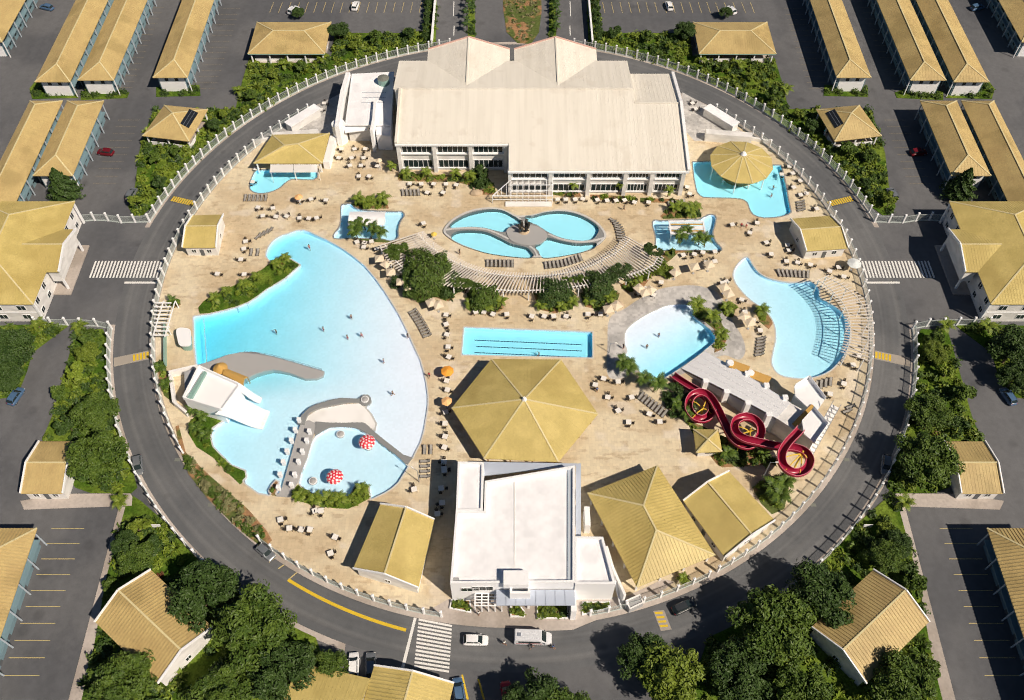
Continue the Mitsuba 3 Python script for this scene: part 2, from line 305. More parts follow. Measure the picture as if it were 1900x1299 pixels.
# pools: outlines in plan
lap = poly([(-10.12,-13.87),(16.94,-15.09),(16.65,-21.68),(-10.36,-20.92)])
wave_all = blob([(-55.52,6.45),(-55.38,9.41),(-54.15,11.75),(-51.43,13.44),(-48.22,14.46),(-45.70,13.27),(-42.89,11.66),(-38.06,8.25),(-32.94,3.38),(-27.70,-4.44),(-24.57,-10.00),(-22.39,-14.66),(-20.23,-19.74),(-18.23,-25.21),(-17.01,-31.13),(-16.99,-35.33),(-17.38,-39.54),(-18.76,-44.23),(-19.79,-47.38),(-21.44,-50.53),(-23.70,-52.61),(-26.15,-53.94),(-30.83,-56.02),(-38.87,-55.48),(-44.08,-53.39),(-47.30,-52.72),(-49.95,-50.81),(-53.97,-46.69),(-57.59,-42.92),(-59.04,-39.30),(-58.47,-36.83),(-55.14,-31.77),(-57.19,-26.54),(-64.93,-23.72),(-66.50,-18.35),(-68.24,-10.88),(-61.79,-9.26),(-57.22,-7.17),(-53.68,-3.37),(-50.03,-0.11),(-47.24,3.86),(-51.91,6.78),(-53.82,4.18)], 4)
wave_all = poly([(-55.52,6.45),(-55.61,7.76),(-55.38,9.41),(-54.86,10.74),(-54.15,11.75),(-52.95,12.76),(-51.43,13.44),(-49.82,14.29),(-48.22,14.46),(-47.05,14.12),(-45.70,13.27),(-42.89,11.66),(-40.48,10.07),(-38.06,8.25),(-35.50,5.96),(-32.94,3.38),(-30.18,-0.42),(-27.70,-4.44),(-24.57,-10.00),(-22.39,-14.66),(-20.23,-19.74),(-19.06,-22.36),(-18.23,-25.21),(-17.51,-28.13),(-17.01,-31.13),(-16.89,-33.31),(-16.99,-35.33),(-17.38,-39.54),(-17.87,-41.96),(-18.76,-44.23),(-19.79,-47.38),(-21.44,-50.53),(-22.52,-51.71),(-23.70,-52.61),(-26.15,-53.94),(-30.24,-56.02),(-33.96,-55.70),(-37.75,-54.93),(-41.10,-53.83),(-44.08,-53.39),(-47.30,-52.72),(-49.95,-50.81),(-53.39,-47.04),(-57.64,-42.68),(-58.90,-40.03),(-58.53,-38.68),(-56.91,-37.20),(-55.63,-34.95),(-55.14,-31.77),(-57.19,-26.54),(-64.93,-23.72),(-66.50,-18.35),(-68.24,-10.88),(-65.06,-10.29),(-61.79,-9.26),(-59.39,-8.37),(-57.22,-7.17),(-55.45,-5.51),(-53.68,-3.37),(-51.70,-1.67),(-50.03,-0.11),(-47.24,3.86),(-49.41,5.47),(-51.91,6.78),(-53.02,5.31),(-54.16,4.83)])
peninsula = poly([(-65.62,-24.13),(-62.31,-22.91),(-58.75,-21.13),(-56.28,-20.57),(-53.71,-20.50),(-50.32,-21.40),(-45.62,-22.91),(-40.96,-24.53),(-38.65,-25.27),(-38.76,-26.14),(-39.79,-26.74),(-42.09,-26.81),(-45.49,-25.34),(-47.56,-24.80),(-49.09,-24.53),(-50.85,-24.94),(-52.41,-25.54),(-54.20,-26.67),(-55.73,-28.52),(-60.18,-28.13),(-63.79,-26.54)])
ring_wall = poly([(-42.19,-37.70),(-41.87,-36.95),(-41.49,-35.83),(-40.78,-34.83),(-40.22,-34.20),(-39.38,-33.63),(-38.11,-33.05),(-36.77,-32.54),(-35.52,-32.16),(-34.26,-31.90),(-32.41,-31.97),(-30.78,-32.09),(-30.38,-31.77),(-29.79,-31.13),(-28.93,-31.13),(-28.34,-31.64),(-28.04,-32.54),(-28.40,-33.31),(-29.11,-33.69),(-29.89,-33.44),(-30.48,-32.93),(-32.10,-32.86),(-33.47,-33.12),(-35.16,-33.44),(-36.62,-33.82),(-38.07,-34.20),(-39.23,-34.76),(-39.87,-35.21),(-40.32,-35.83),(-40.61,-36.83),(-40.65,-38.07),(-41.50,-38.07)])
beach = poly([(-40.65,-38.07),(-40.61,-36.83),(-40.32,-35.83),(-39.23,-34.76),(-38.07,-34.20),(-36.62,-33.82),(-33.47,-33.12),(-30.48,-32.93),(-29.89,-33.44),(-28.99,-33.82),(-27.78,-35.33),(-26.51,-37.57),(-26.67,-39.30),(-29.03,-37.82),(-32.75,-37.76),(-36.36,-37.70),(-38.55,-37.95)])
causeway = poly([(-41.46,-37.57),(-39.96,-36.95),(-38.58,-37.70),(-38.48,-39.30),(-38.87,-41.96),(-39.25,-45.29),(-39.72,-47.85),(-40.27,-50.47),(-40.81,-52.38),(-41.22,-53.72),(-43.96,-53.50),(-43.11,-52.16),(-42.79,-49.22),(-42.33,-44.70),(-41.93,-40.27)])
kid_wall = poly([(-38.53,-37.33),(-35.84,-37.57),(-32.76,-37.64),(-30.76,-37.51),(-29.06,-37.57),(-28.14,-38.31),(-27.20,-39.30),(-25.71,-40.64),(-24.02,-42.08),(-22.35,-43.46),(-20.91,-44.70),(-19.00,-45.40),(-19.83,-46.80),(-20.46,-46.57),(-21.36,-45.64),(-22.47,-44.58),(-23.90,-43.51),(-25.59,-42.08),(-27.06,-40.82),(-28.08,-40.03),(-29.08,-39.48),(-30.19,-38.93),(-31.32,-38.62),(-33.62,-38.44),(-35.61,-38.62),(-36.89,-39.42),(-38.22,-40.51),(-38.73,-39.05)])
kid_water = poly([(-38.22,-40.51),(-36.89,-39.42),(-35.61,-38.62),(-33.62,-38.44),(-31.32,-38.62),(-30.19,-38.93),(-29.08,-39.48),(-27.06,-40.82),(-25.59,-42.08),(-23.90,-43.51),(-22.47,-44.58),(-21.36,-45.64),(-20.46,-46.57),(-19.81,-47.15),(-21.44,-50.53),(-22.52,-51.71),(-23.70,-52.61),(-26.15,-53.94),(-26.68,-51.60),(-27.98,-50.70),(-29.73,-51.38),(-30.33,-53.28),(-32.59,-53.72),(-36.15,-53.39),(-39.09,-51.71),(-40.06,-50.59),(-39.87,-48.31),(-39.15,-45.29),(-38.76,-41.96)])
isle_bed = poly([(-26.59,-51.49),(-26.47,-53.83),(-28.35,-55.04),(-30.24,-56.02),(-32.34,-55.91),(-33.96,-55.70),(-35.91,-55.26),(-37.75,-54.93),(-40.24,-54.27),(-41.07,-53.39),(-40.62,-51.60),(-39.92,-50.81),(-39.09,-51.71),(-36.15,-53.39),(-32.59,-53.72),(-30.33,-53.28),(-29.73,-51.38),(-27.98,-50.70)])
corner_bed = poly([(-45.65,-52.38),(-45.26,-51.04),(-44.52,-49.91),(-43.76,-50.25),(-43.70,-51.94),(-43.98,-53.39),(-44.92,-53.16)])
west_bed = poly([(-51.96,7.10),(-50.72,6.12),(-47.03,4.10),(-48.66,1.95),(-50.03,-0.11),(-51.79,-1.82),(-53.68,-3.37),(-55.45,-5.51),(-57.22,-7.17),(-59.39,-8.37),(-61.79,-9.26),(-64.34,-9.85),(-67.06,-10.15),(-67.75,-8.52),(-66.95,-6.72),(-65.20,-4.90),(-62.70,-3.21),(-59.72,-1.36),(-57.45,0.68),(-55.61,2.58),(-54.11,4.50)])
ramp_bed = poly([(-61.11,-34.32),(-59.73,-35.83),(-56.91,-37.20),(-58.53,-38.68),(-58.48,-40.51),(-57.74,-42.68),(-53.45,-46.69),(-50.45,-47.96),(-49.99,-49.45),(-51.03,-51.04),(-53.58,-48.76),(-57.23,-45.29),(-60.92,-42.92),(-63.13,-39.91),(-63.44,-37.45),(-62.45,-35.58)])
wave = wave_all.difference(unary_union([peninsula, ring_wall, beach, causeway, kid_wall, kid_water, isle_bed, corner_bed, ramp_bed]))
wave = max(polys(wave.buffer(-.15).buffer(.15)), key=lambda g: g.area)
splash = kid_water.difference(unary_union([kid_wall, isle_bed, causeway]))
splash = max(polys(splash), key=lambda g: g.area)
oval = blob([(-15.76,13.67),(-15.08,15.97),(-13.26,18.29),(-9.94,20.49),(-6.33,21.45),(-3.14,21.29),(-0.87,20.18),(0.94,18.98),(2.52,18.83),(5.01,19.23),(7.75,20.18),(11.17,20.81),(14.55,20.24),(17.64,18.61),(20.20,16.12),(21.58,13.06),(21.03,11.25),(18.93,9.17),(14.45,7.25),(7.87,5.93),(1.34,6.08),(-5.20,7.10),(-10.72,9.17),(-14.11,11.55)], 5)
lobes = [blob([(-14.16,15.44),(-11.02,18.67),(-6.31,20.40),(-2.68,20.34),(0.27,18.29),(1.88,16.80),(0.67,15.75),(-1.47,14.13),(-3.08,14.22),(-6.22,15.29),(-9.81,15.69)], 5),
         blob([(-13.40,11.55),(-12.81,13.37),(-9.75,13.82),(-6.18,13.30),(-3.06,11.49),(-0.40,9.70),(3.00,8.57),(3.97,7.40),(4.28,6.14),(0.26,6.37),(-5.20,7.40),(-9.62,9.17)], 5),
         blob([(3.31,18.36),(5.00,18.54),(7.73,19.55),(11.14,19.96),(14.51,19.23),(17.58,17.36),(19.64,14.89),(18.88,12.46),(17.73,11.55),(15.07,11.31),(11.34,12.22),(8.50,13.97),(6.09,16.12),(4.09,17.20)], 5),
         blob([(5.57,9.17),(6.86,10.06),(8.11,11.49),(10.84,10.59),(14.56,9.70),(17.65,9.91),(18.96,9.82),(17.80,8.57),(14.46,7.40),(10.06,6.37),(7.11,6.08),(6.38,7.84)], 5)]
beach_pool = blob([(24.28,-14.69),(25.68,-12.98),(28.41,-10.79),(31.12,-9.16),(33.64,-7.93),(36.62,-7.58),(38.61,-7.93),(39.33,-8.81),(39.00,-10.79),(40.90,-13.10),(42.14,-14.69),(42.80,-16.49),(42.47,-17.61),(41.07,-18.98),(37.87,-21.67),(34.77,-24.14),(33.06,-25.42),(30.99,-26.89),(30.14,-28.46),(28.60,-28.35),(27.68,-27.10),(26.57,-25.84),(25.67,-24.14),(24.35,-23.07),(22.72,-23.72),(22.28,-23.07),(22.51,-21.78),(23.84,-20.58),(24.00,-19.60),(23.71,-18.05),(23.81,-16.27)], 4)
east_pool = blob([(53.04,6.11),(53.94,3.53),(55.03,1.30),(57.06,-0.28),(60.69,-1.34),(63.55,-1.34),(65.88,-1.09),(67.25,-3.08),(66.98,-5.53),(68.55,-7.04),(70.53,-9.13),(71.64,-12.08),(71.30,-16.11),(69.52,-20.05),(66.92,-23.34),(64.25,-25.50),(60.45,-26.84),(56.96,-26.68),(54.57,-25.77),(53.66,-23.34),(54.32,-20.60),(55.63,-16.68),(55.87,-12.66),(54.62,-9.13),(52.23,-6.62),(50.33,-3.69),(49.23,-0.59),(49.50,1.93),(51.09,4.49)], 4)
ne_pool = poly([(44.53,37.47),(48.96,37.68),(63.84,36.40),(66.00,36.31),(65.99,33.23),(65.92,29.38),(65.64,24.46),(65.49,20.37),(64.77,19.73),(63.26,19.07),(61.39,18.65),(58.79,18.57),(57.46,18.98),(56.58,19.68),(56.23,20.65),(56.08,21.63),(56.02,22.76),(55.79,23.61),(55.38,24.23),(54.74,24.69),(53.16,24.98),(50.15,25.15),(47.72,25.21),(45.71,25.32),(44.97,25.89),(44.47,26.76),(44.34,28.21),(44.31,29.67),(44.29,32.04)])
nw_pool = poly([(-62.79,33.73),(-62.42,34.57),(-59.12,34.78),(-47.59,34.93),(-47.43,33.73),(-47.34,32.23),(-48.05,31.34),(-50.95,31.40),(-52.21,31.58),(-53.44,31.49),(-54.19,30.99),(-54.89,30.16),(-55.53,28.99),(-56.23,28.23),(-57.15,27.53),(-58.28,26.95),(-59.45,26.66),(-60.47,26.66),(-61.43,26.89),(-62.00,27.24),(-62.61,27.82),(-63.06,28.70),(-63.19,30.01),(-63.11,31.34)])
spa_w = blob([(-40.27,22.34),(-39.42,22.82),(-38.22,22.99),(-36.45,21.35),(-32.37,20.65),(-28.95,20.46),(-27.15,20.43),(-25.94,20.37),(-25.36,19.18),(-26.11,17.19),(-26.45,14.48),(-26.28,12.20),(-27.81,11.27),(-29.81,11.80),(-33.53,11.93),(-37.45,12.07),(-39.38,11.85),(-40.77,12.07),(-40.94,13.13),(-40.00,15.56),(-39.84,18.02)], 4)
spa_e = blob([(32.85,17.16),(34.66,17.43),(36.45,17.51),(41.64,17.79),(43.65,17.93),(45.36,18.89),(46.43,19.45),(47.55,18.89),(47.04,16.28),(46.15,13.58),(46.48,10.92),(47.55,8.82),(46.87,8.09),(44.39,8.30),(40.53,8.35),(36.66,8.35),(33.01,8.56),(33.07,12.24)], 4)
POOLS = [lap, wave, splash, oval, beach_pool, east_pool, ne_pool, nw_pool, spa_w, spa_e]
gray_area = blob([(20.88,-11.47),(24.43,-8.66),(28.18,-5.66),(32.53,-3.21),(36.77,-2.29),(40.93,-2.29),(44.83,-4.14),(46.13,-7.47),(46.83,-11.47),(48.37,-15.80),(48.67,-19.74),(47.06,-22.22),(44.20,-21.13),(41.26,-22.22),(32.99,-26.54),(26.51,-25.21),(22.53,-26.81),(19.59,-26.28),(19.94,-19.05)], 4)
# garden beds inside the ring
beds = {'wave': west_bed, 'ramp': ramp_bed, 'isle': isle_bed, 'corner': corner_bed,
        'hotel_w': poly([(-27.95,32.98),(-26.94,33.55),(-19.68,32.98),(-10.49,32.60),(-5.90,32.98),(-5.84,29.23),(-10.13,29.23),(-13.68,30.54),(-19.55,30.54),(-24.12,30.72),(-27.40,30.91)]),
        'hotel_e': poly([(9.84,28.31),(16.14,27.20),(16.45,25.38),(12.85,25.38),(9.79,26.11)]), 'hotel_f': poly([(18.67,26.11),(29.55,25.38),(29.43,23.93),(23.04,23.93),(18.72,24.65)]), 'hotel_g': poly([(30.55,25.02),(39.99,24.47),(39.85,23.21),(30.43,23.57)]),
        'entry': poly([(-7.42,30.16),(-4.95,30.54),(-3.87,27.20),(-4.51,26.11),(-7.08,26.11)]),
        'spa_wn': poly([(-37.64,22.85),(-36.13,24.29),(-32.06,24.65),(-29.63,23.21),(-28.98,21.43),(-33.04,21.43),(-36.56,21.07)]), 'spa_ws': poly([(-37.78,15.83),(-35.79,17.21),(-32.65,17.21),(-29.63,14.12),(-26.57,11.58),(-26.48,10.41),(-30.82,10.74),(-34.83,11.41),(-37.71,11.75)]),
        'spa_en': poly([(34.71,18.96),(36.85,21.43),(41.43,22.50),(44.29,21.96),(44.13,18.61),(40.31,18.26),(35.25,18.08)]), 'spa_es': poly([(35.72,10.41),(37.74,12.08),(43.36,12.42),(45.26,9.91),(44.73,7.76),(39.07,7.43),(35.20,7.76)]),
        'perg_1': poly([(-24.80,-0.58),(-20.72,-2.91),(-17.64,-5.20),(-13.81,-6.72),(-12.34,-5.51),(-14.18,-3.68),(-18.99,-2.13),(-23.74,1.31)]), 'perg_2': poly([(-9.90,-4.44),(-9.30,-8.96),(-6.96,-9.70),(-2.90,-9.70),(-1.75,-8.52),(-2.93,-6.72),(-5.89,-4.44)]),
        'perg_3': poly([(4.71,-4.44),(5.81,-8.96),(9.27,-10.00),(12.79,-8.96),(13.81,-6.72),(11.79,-4.44),(8.27,-3.68)]), 'perg_4': poly([(14.85,-4.44),(15.73,-8.22),(18.83,-8.96),(22.82,-6.72),(23.57,-4.44),(18.95,-2.91)]),
        'perg_5': poly([(23.74,-2.13),(25.34,-4.44),(29.05,-2.44),(31.82,1.79),(35.81,5.47),(37.60,7.43),(35.54,8.75),(32.05,4.18),(27.49,0.21)]),
        'beach_s': poly([(22.19,-23.86),(23.90,-23.18),(25.98,-24.94),(28.28,-27.60),(30.78,-28.92),(34.14,-28.13),(35.14,-31.77),(33.95,-35.58),(35.25,-39.91),(39.06,-46.69),(39.99,-47.38),(50.16,-46.69),(49.79,-45.29),(46.86,-42.92),(42.12,-41.12),(37.05,-38.07),(34.52,-37.08),(33.03,-38.07),(32.03,-35.58),(30.12,-33.31),(27.63,-31.13),(25.10,-28.92),(22.55,-26.54)]),
        'beach_n': poly([(38.92,-8.22),(40.82,-7.92),(42.72,-9.41),(44.41,-11.47),(45.10,-14.80),(45.09,-17.22),(43.61,-19.74),(42.06,-20.44),(42.83,-17.22),(42.87,-14.37),(41.18,-12.35),(39.26,-11.18)]),
        'mid': poly([(44.67,-7.92),(47.05,-6.72),(48.47,-8.22),(47.34,-11.18),(45.65,-10.88)]), 'mid_2': poly([(52.31,-8.96),(55.22,-8.96),(55.63,-12.64),(54.42,-14.37),(52.92,-12.35)]),
        'plume': poly([(44.96,-51.60),(47.74,-50.13),(51.84,-49.91),(51.84,-51.60),(50.23,-56.02),(47.76,-57.11),(46.13,-54.93)]),
        'edge': poly([(42.85,-55.48),(43.71,-56.35),(42.75,-57.43),(42.09,-56.57)]),
        'verge': poly([(-66.01,-38.31),(-65.43,-38.07),(-62.75,-44.11),(-58.92,-47.61),(-53.45,-52.16),(-48.74,-56.02),(-44.56,-60.31),(-43.28,-62.20),(-44.49,-63.75),(-47.23,-61.88),(-51.22,-58.72),(-56.64,-53.83),(-61.23,-48.76),(-64.36,-42.92)]),
        'strip': poly([(-73.25,-22.77),(-71.93,-22.22),(-69.54,-27.87),(-68.18,-32.41),(-69.88,-31.13),(-71.77,-27.21)]), 'kiosk': poly([(-74.28,-6.42),(-72.35,-6.11),(-71.67,-7.62),(-73.24,-8.96)])}
inner_beds = unary_union(list(beds.values()))
deck = disc(R_FENCE).difference(unary_union(POOLS + [peninsula, beach, ring_wall, causeway, kid_wall]))
deck = deck.difference(inner_beds)
struct('ground', sheet(sbox(-420, -240, 420, 520).difference(disc(R_KERB - 1)), 0.0), 'mat_asphalt', 'dark asphalt of the car parks and lanes round the park')
struct('ring_road', sheet(disc(R_ROAD).difference(disc(R_KERB - .3)), .006), 'mat_road', 'grey asphalt ring road round the pool deck')
struct('pavement', prism(disc(R_KERB).difference(disc(R_FENCE)), 0, .13), 'mat_pavement', 'pale pavement with kerb along the inner fence')
struct('pool_deck', sheet(deck, .13), 'mat_deck', 'beige stone pool deck with brown stains')
struct('pool_deck_base', sheet(disc(R_FENCE - .3), -3.2), 'mat_concrete_gray')
struct('stone_terrace', sheet(gray_area.difference(unary_union(POOLS + [inner_beds])), .136), 'mat_gray_stone', 'grey stone terrace round the beach pool')
# outer garden beds: left-hand outlines, mirrored to the right
OUTER_BEDS = [[(-71.93,79.24),(-49.57,79.96),(-49.83,91.09),(-44.76,90.58),(-37.94,90.58),(-31.87,90.58),(-24.95,91.60),(-25.36,118.08),(-22.29,118.08),(-21.19,83.60),(-36.46,74.03),(-54.99,60.45),(-68.86,43.70),(-80.31,28.31),(-86.91,19.31),(-89.02,19.66),(-90.66,22.14),(-90.78,29.23),(-92.70,40.72),(-93.02,45.31),(-93.05,57.42),(-79.10,57.63),(-71.82,57.63),(-72.10,69.40)],
              [(-92.33,-14.51),(-86.81,-14.23),(-84.11,-18.35),(-79.74,-26.54),(-76.97,-34.32),(-73.34,-45.29),(-70.23,-51.60),(-71.13,-52.83),(-78.70,-52.72),(-81.85,-51.60),(-91.33,-41.24),(-91.05,-38.07),(-90.96,-35.58),(-91.68,-25.21)],
              [(-71.07,-53.05),(-68.84,-54.38),(-60.61,-60.84),(-52.36,-68.00),(-44.77,-73.37),(-37.76,-76.68),(-33.26,-79.45),(-31.38,-83.49),(-29.21,-86.72),(-26.65,-89.96),(-25.81,-93.68),(-69.86,-93.68),(-70.22,-84.11),(-71.51,-68.99),(-71.75,-60.84),(-71.63,-55.59)],
              [(-108.95,-13.36),(-103.88,-13.07),(-97.65,-12.78),(-94.31,-13.22),(-99.82,-20.44),(-99.41,-25.21),(-99.46,-31.13),(-102.71,-31.77),(-108.28,-34.32),(-115.83,-13.36)],
              [(-127.46,68.94),(-116.27,67.58),(-114.01,62.21),(-125.91,61.77),(-127.97,66.00)], [(-114.06,64.88),(-105.15,66.22),(-101.12,64.43),(-101.12,62.21),(-113.05,61.33)], [(-94.52,66.67),(-83.25,67.58),(-82.04,63.10),(-93.58,62.65)],
              [(-70.20,107.43),(-24.45,107.43),(-24.88,115.23),(-72.24,115.23)], [(-102.87,-12.64),(-99.26,-7.47),(-92.47,-6.72),(-85.44,-13.36),(-91.46,-14.37)], [(-112.02,32.04),(-107.31,32.04),(-102.48,24.29),(-110.70,23.93)]]
ROAD_MASK = disc(R_OUT + .25)
LAWNS = []
for sgn in (1, -1):
    for b in OUTER_BEDS[:8]:
        g = poly(b if sgn > 0 else mirror(b)).difference(ROAD_MASK)
        for p in polys(g): LAWNS.append(p)
MEDIANS = [poly([(-13.09,118.08),(-11.31,118.08),(-10.15,83.60),(-12.24,83.60)]), poly([(11.31,118.08),(13.09,118.08),(12.24,83.60),(10.15,83.60)])]
LAWNS += MEDIANS
struct('lawn', cat([prism(p, 0, .12) for p in LAWNS]), 'mat_lawn', 'grass of the garden beds outside the ring')
struct('waste_ground', prism(poly([(-2.95,123.90),(8.51,123.90),(8.56,101.49),(7.60,91.09),(5.25,85.57),(1.50,86.07),(-1.52,91.09),(-2.49,101.49)]), 0, .1), 'mat_soil', 'weedy earth island between the two approach roads')
struct('kerb_verge', sheet(disc(R_OUT + .5).difference(disc(R_ROAD)).difference(sbox(-28, -200, 42, -60)).difference(sbox(-200, -13, 200, 15.5)), .012), 'mat_pavement')
struct('footpath', cat([prism(poly(q), 0, .13) for b in ([(-72.62,-55.59),(-71.43,-55.59),(-71.32,-68.99),(-69.94,-83.49),(-69.69,-93.68),(-71.84,-93.68),(-71.89,-89.12)], [(-91.25,-54.38),(-83.47,-52.94),(-71.23,-52.83),(-70.66,-53.50),(-70.29,-55.37),(-82.62,-55.81),(-89.98,-56.13)])
                        for q in (b, mirror(b))]), 'mat_pavement', 'pale concrete footpath beside the lower car parks')
struct('pavement_front', prism(poly([(-11.02,-73.09),(19.64,-72.70),(26.51,-69.49),(28.54,-69.98),(24.30,-72.89),(20.41,-74.80),(15.69,-76.21),(10.24,-78.44),(4.57,-78.63),(-1.83,-77.98),(-10.10,-77.43),(-13.83,-76.49),(-14.63,-75.27)]), 0, .135), 'mat_pavement', 'pale pavement in front of the white entrance building')
struct('service_yard', sheet(poly([(-64.82,45.31),(-50.59,59.15),(-44.72,64.43),(-42.63,50.64),(-46.08,47.34),(-61.02,45.31)]), .137), 'mat_gray_stone')
struct('service_yard_east', sheet(poly(mirror([(-61.02,45.31),(-50.59,59.15),(-45.00,64.43),(-43.18,50.64),(-45.83,45.31)])), .137), 'mat_gray_stone')

# ---------------------------------------------------------------- road markings
def stripes(name, label, quads, mat='mat_line_white', z=.016):
    k = thing(name, label, 'road marking'); labels[k]['kind'] = 'structure'; del labels[k]['category']
    for q in quads: add('stripe', sheet(poly(q), z), mat, k)
    return k
for sx in (-1, 1):
    side = 'left' if sx < 0 else 'right'
    stripes('crosswalk', f'white zebra crossing on the {side} between the ring fence and the gatehouse', [[(sx * (78.6 + i * .74), .1), (sx * (78.98 + i * .74), .1), (sx * (78.98 + i * .74), 5.1), (sx * (78.6 + i * .74), 5.1)] for i in range(21)])
    stripes('stop_line', f'single white stop line below the {side} zebra crossing', [[(sx * 78.3, -1.0), (sx * 85.6, -1.0), (sx * 85.6, -1.55), (sx * 78.3, -1.55)]])
    for a0, r0, r1, n, lab in ((162.9 if sx < 0 else 17.1, 78.4, 84.8, 11, 'upper'), (-164.5 if sx < 0 else -15.5, 78.3, 81.7, 5, 'lower')):
        a = math.radians(a0); c, s_ = math.cos(a), math.sin(a)
        pt = lambda r, o: (r * c - o * s_, r * s_ + o * c)
        k = thing('speed_hump', f'{lab} {side} speed hump with yellow bars across the ring road', 'speed hump')
        add('hump', cat([prism(poly([pt(78.25, -1.15 + i * .1), pt(85.3, -1.15 + i * .1), pt(85.3, 1.15 - i * .1), pt(78.25, 1.15 - i * .1)]), .008 + i * .015, .023 + i * .015) for i in range(4)]), 'mat_asphalt' if lab == 'upper' else 'mat_hump', k)
        for i in range(n):
            r = r0 + (r1 - r0) * i / n; w = (r1 - r0) / n * .68
            add('stripe', prism(poly([pt(r, -.84), pt(r + w, -.84), pt(r + w, .84), pt(r, .84)]), .066, .072), 'mat_line_yellow', k)
k = thing('speed_hump', 'speed hump with yellow bars beside the dark car at the bottom of the ring', 'speed hump')
add('hump', prism(poly([(24.27,-75.18),(26.14,-74.99),(27.09,-78.35),(25.23,-78.63)]), .008, .06), 'mat_hump', k)
for i in range(4): add('stripe', prism(poly([(lambda t: (t[0] + (0.22 * i if t[1] < 0 else .22 * i), t[1] - .75 * i))(q) for q in [(24.44,-75.37),(25.84,-75.27),(25.89,-75.65),(24.59,-75.74)]]), .066, .072), 'mat_line_yellow', k)
bq = [(-15.95,-76.35),(-10.19,-77.47),(-10.40,-85.69),(-16.23,-84.81)]
lerp = lambda a, b, t: (a[0] + (b[0] - a[0]) * t, a[1] + (b[1] - a[1]) * t)
stripes('crosswalk', 'white zebra crossing at the bottom beside the white hatchback', [[lerp(bq[0], bq[3], (i + .2) / 13), lerp(bq[1], bq[2], (i + .2) / 13), lerp(bq[1], bq[2], (i + .75) / 13), lerp(bq[0], bq[3], (i + .75) / 13)] for i in range(13)])
stripes('stop_line', 'white stop line left of the bottom zebra crossing', [[(-16.79,-76.31),(-16.32,-76.40),(-17.84,-84.81),(-18.38,-84.81)]])
ya = [( (79.9 + .6 * t) * math.cos(math.radians(-119.5 + 16.6 * t)), (79.9 + .6 * t) * math.sin(math.radians(-119.5 + 16.6 * t))) for t in np.linspace(0, 1, 24)]
stripes('kerb_line', 'thick yellow line along the lower left of the ring road', [LineString(ya).buffer(.28, cap_style=2).exterior.coords], 'mat_line_yellow')
stripes('bay_lines', 'short yellow parking lines beside the grey car at lower left of the ring', [LineString(q).buffer(.1).exterior.coords for q in ([(-39.19,-69.49),(-37.45,-67.70)], [(-41.30,-67.50),(-39.85,-66.30)], [(-43.11,-66.30),(-41.77,-65.08)])], 'mat_line_tan')
for sx in (-1, 1):
    f = (lambda q: q) if sx < 0 else mirror; side = 'upper left' if sx < 0 else 'upper right'
    x0 = (-69.47,105.80); x1 = (-26.40,105.80); y1 = (-68.62,100.43)[1]
    stripes('parking_bays', f'yellow parking bay lines along the {side} car park', [f([(x0[0] + (x1[0] - x0[0]) * i / 17 - .06, x0[1]), (x0[0] + (x1[0] - x0[0]) * i / 17 + .06, x0[1]), (x0[0] + (x1[0] - x0[0]) * i / 17 - .3, y1), (x0[0] + (x1[0] - x0[0]) * i / 17 - .42, y1)]) for i in range(18)], 'mat_line_tan')
    lx = (-78.26,-76.77)[0]
    stripes('parking_bays', f'tan parking bay lines beside the lower {"left" if sx < 0 else "right"} lodge row', [f([(lx - 5.6, y - .06), (lx + .4, y - .06), (lx + .4, y + .06), (lx - 5.6, y + .06)]) for y in np.arange(-86, -58.5, 2.9)], 'mat_line_tan')
    for xr, ya_, yb_, nm in (((-78.65,81.17)[0], 66, 104, 'inner'), ((-100.90,81.17)[0], 64, 104, 'middle'), ((-95.70,45.72)[0], 30, 56, 'lower')):
        stripes('parking_bays', f'faint parking bay lines beside the {nm} lodge row at {side}', [f([(xr - 5.5, y - .06), (xr, y - .06), (xr, y + .06), (xr - 5.5, y + .06)]) for y in np.arange(ya_, yb_, 2.6)], 'mat_line_faint')
stripes('lane_dashes', 'white dashes down the left approach road', [[(-17.06,106.07),(-16.83,106.07),(-16.71,98.84),(-16.94,98.84)], [(-16.53,94.16),(-16.30,94.16),(-16.27,89.57),(-16.50,89.57)], [(-17.58,115.23),(-17.34,115.23),(-17.20,109.63),(-17.44,109.63)]])
stripes('lane_dashes', 'white dashes down the right approach road', [mirror(q) for q in ([(-17.06,106.07),(-16.83,106.07),(-16.71,98.84),(-16.94,98.84)], [(-16.53,94.16),(-16.30,94.16),(-16.27,89.57),(-16.50,89.57)], [(-17.58,115.23),(-17.34,115.23),(-17.20,109.63),(-17.44,109.63)])])
stripes('bay_lines', 'yellow lines beside the blue car at the bottom', [[(-8.35,-85.86),(-8.08,-85.86),(-6.99,-89.79),(-7.34,-89.79)], [(-5.67,-86.55),(-5.40,-86.55),(-4.37,-89.79),(-4.72,-89.79)]], 'mat_line_yellow')

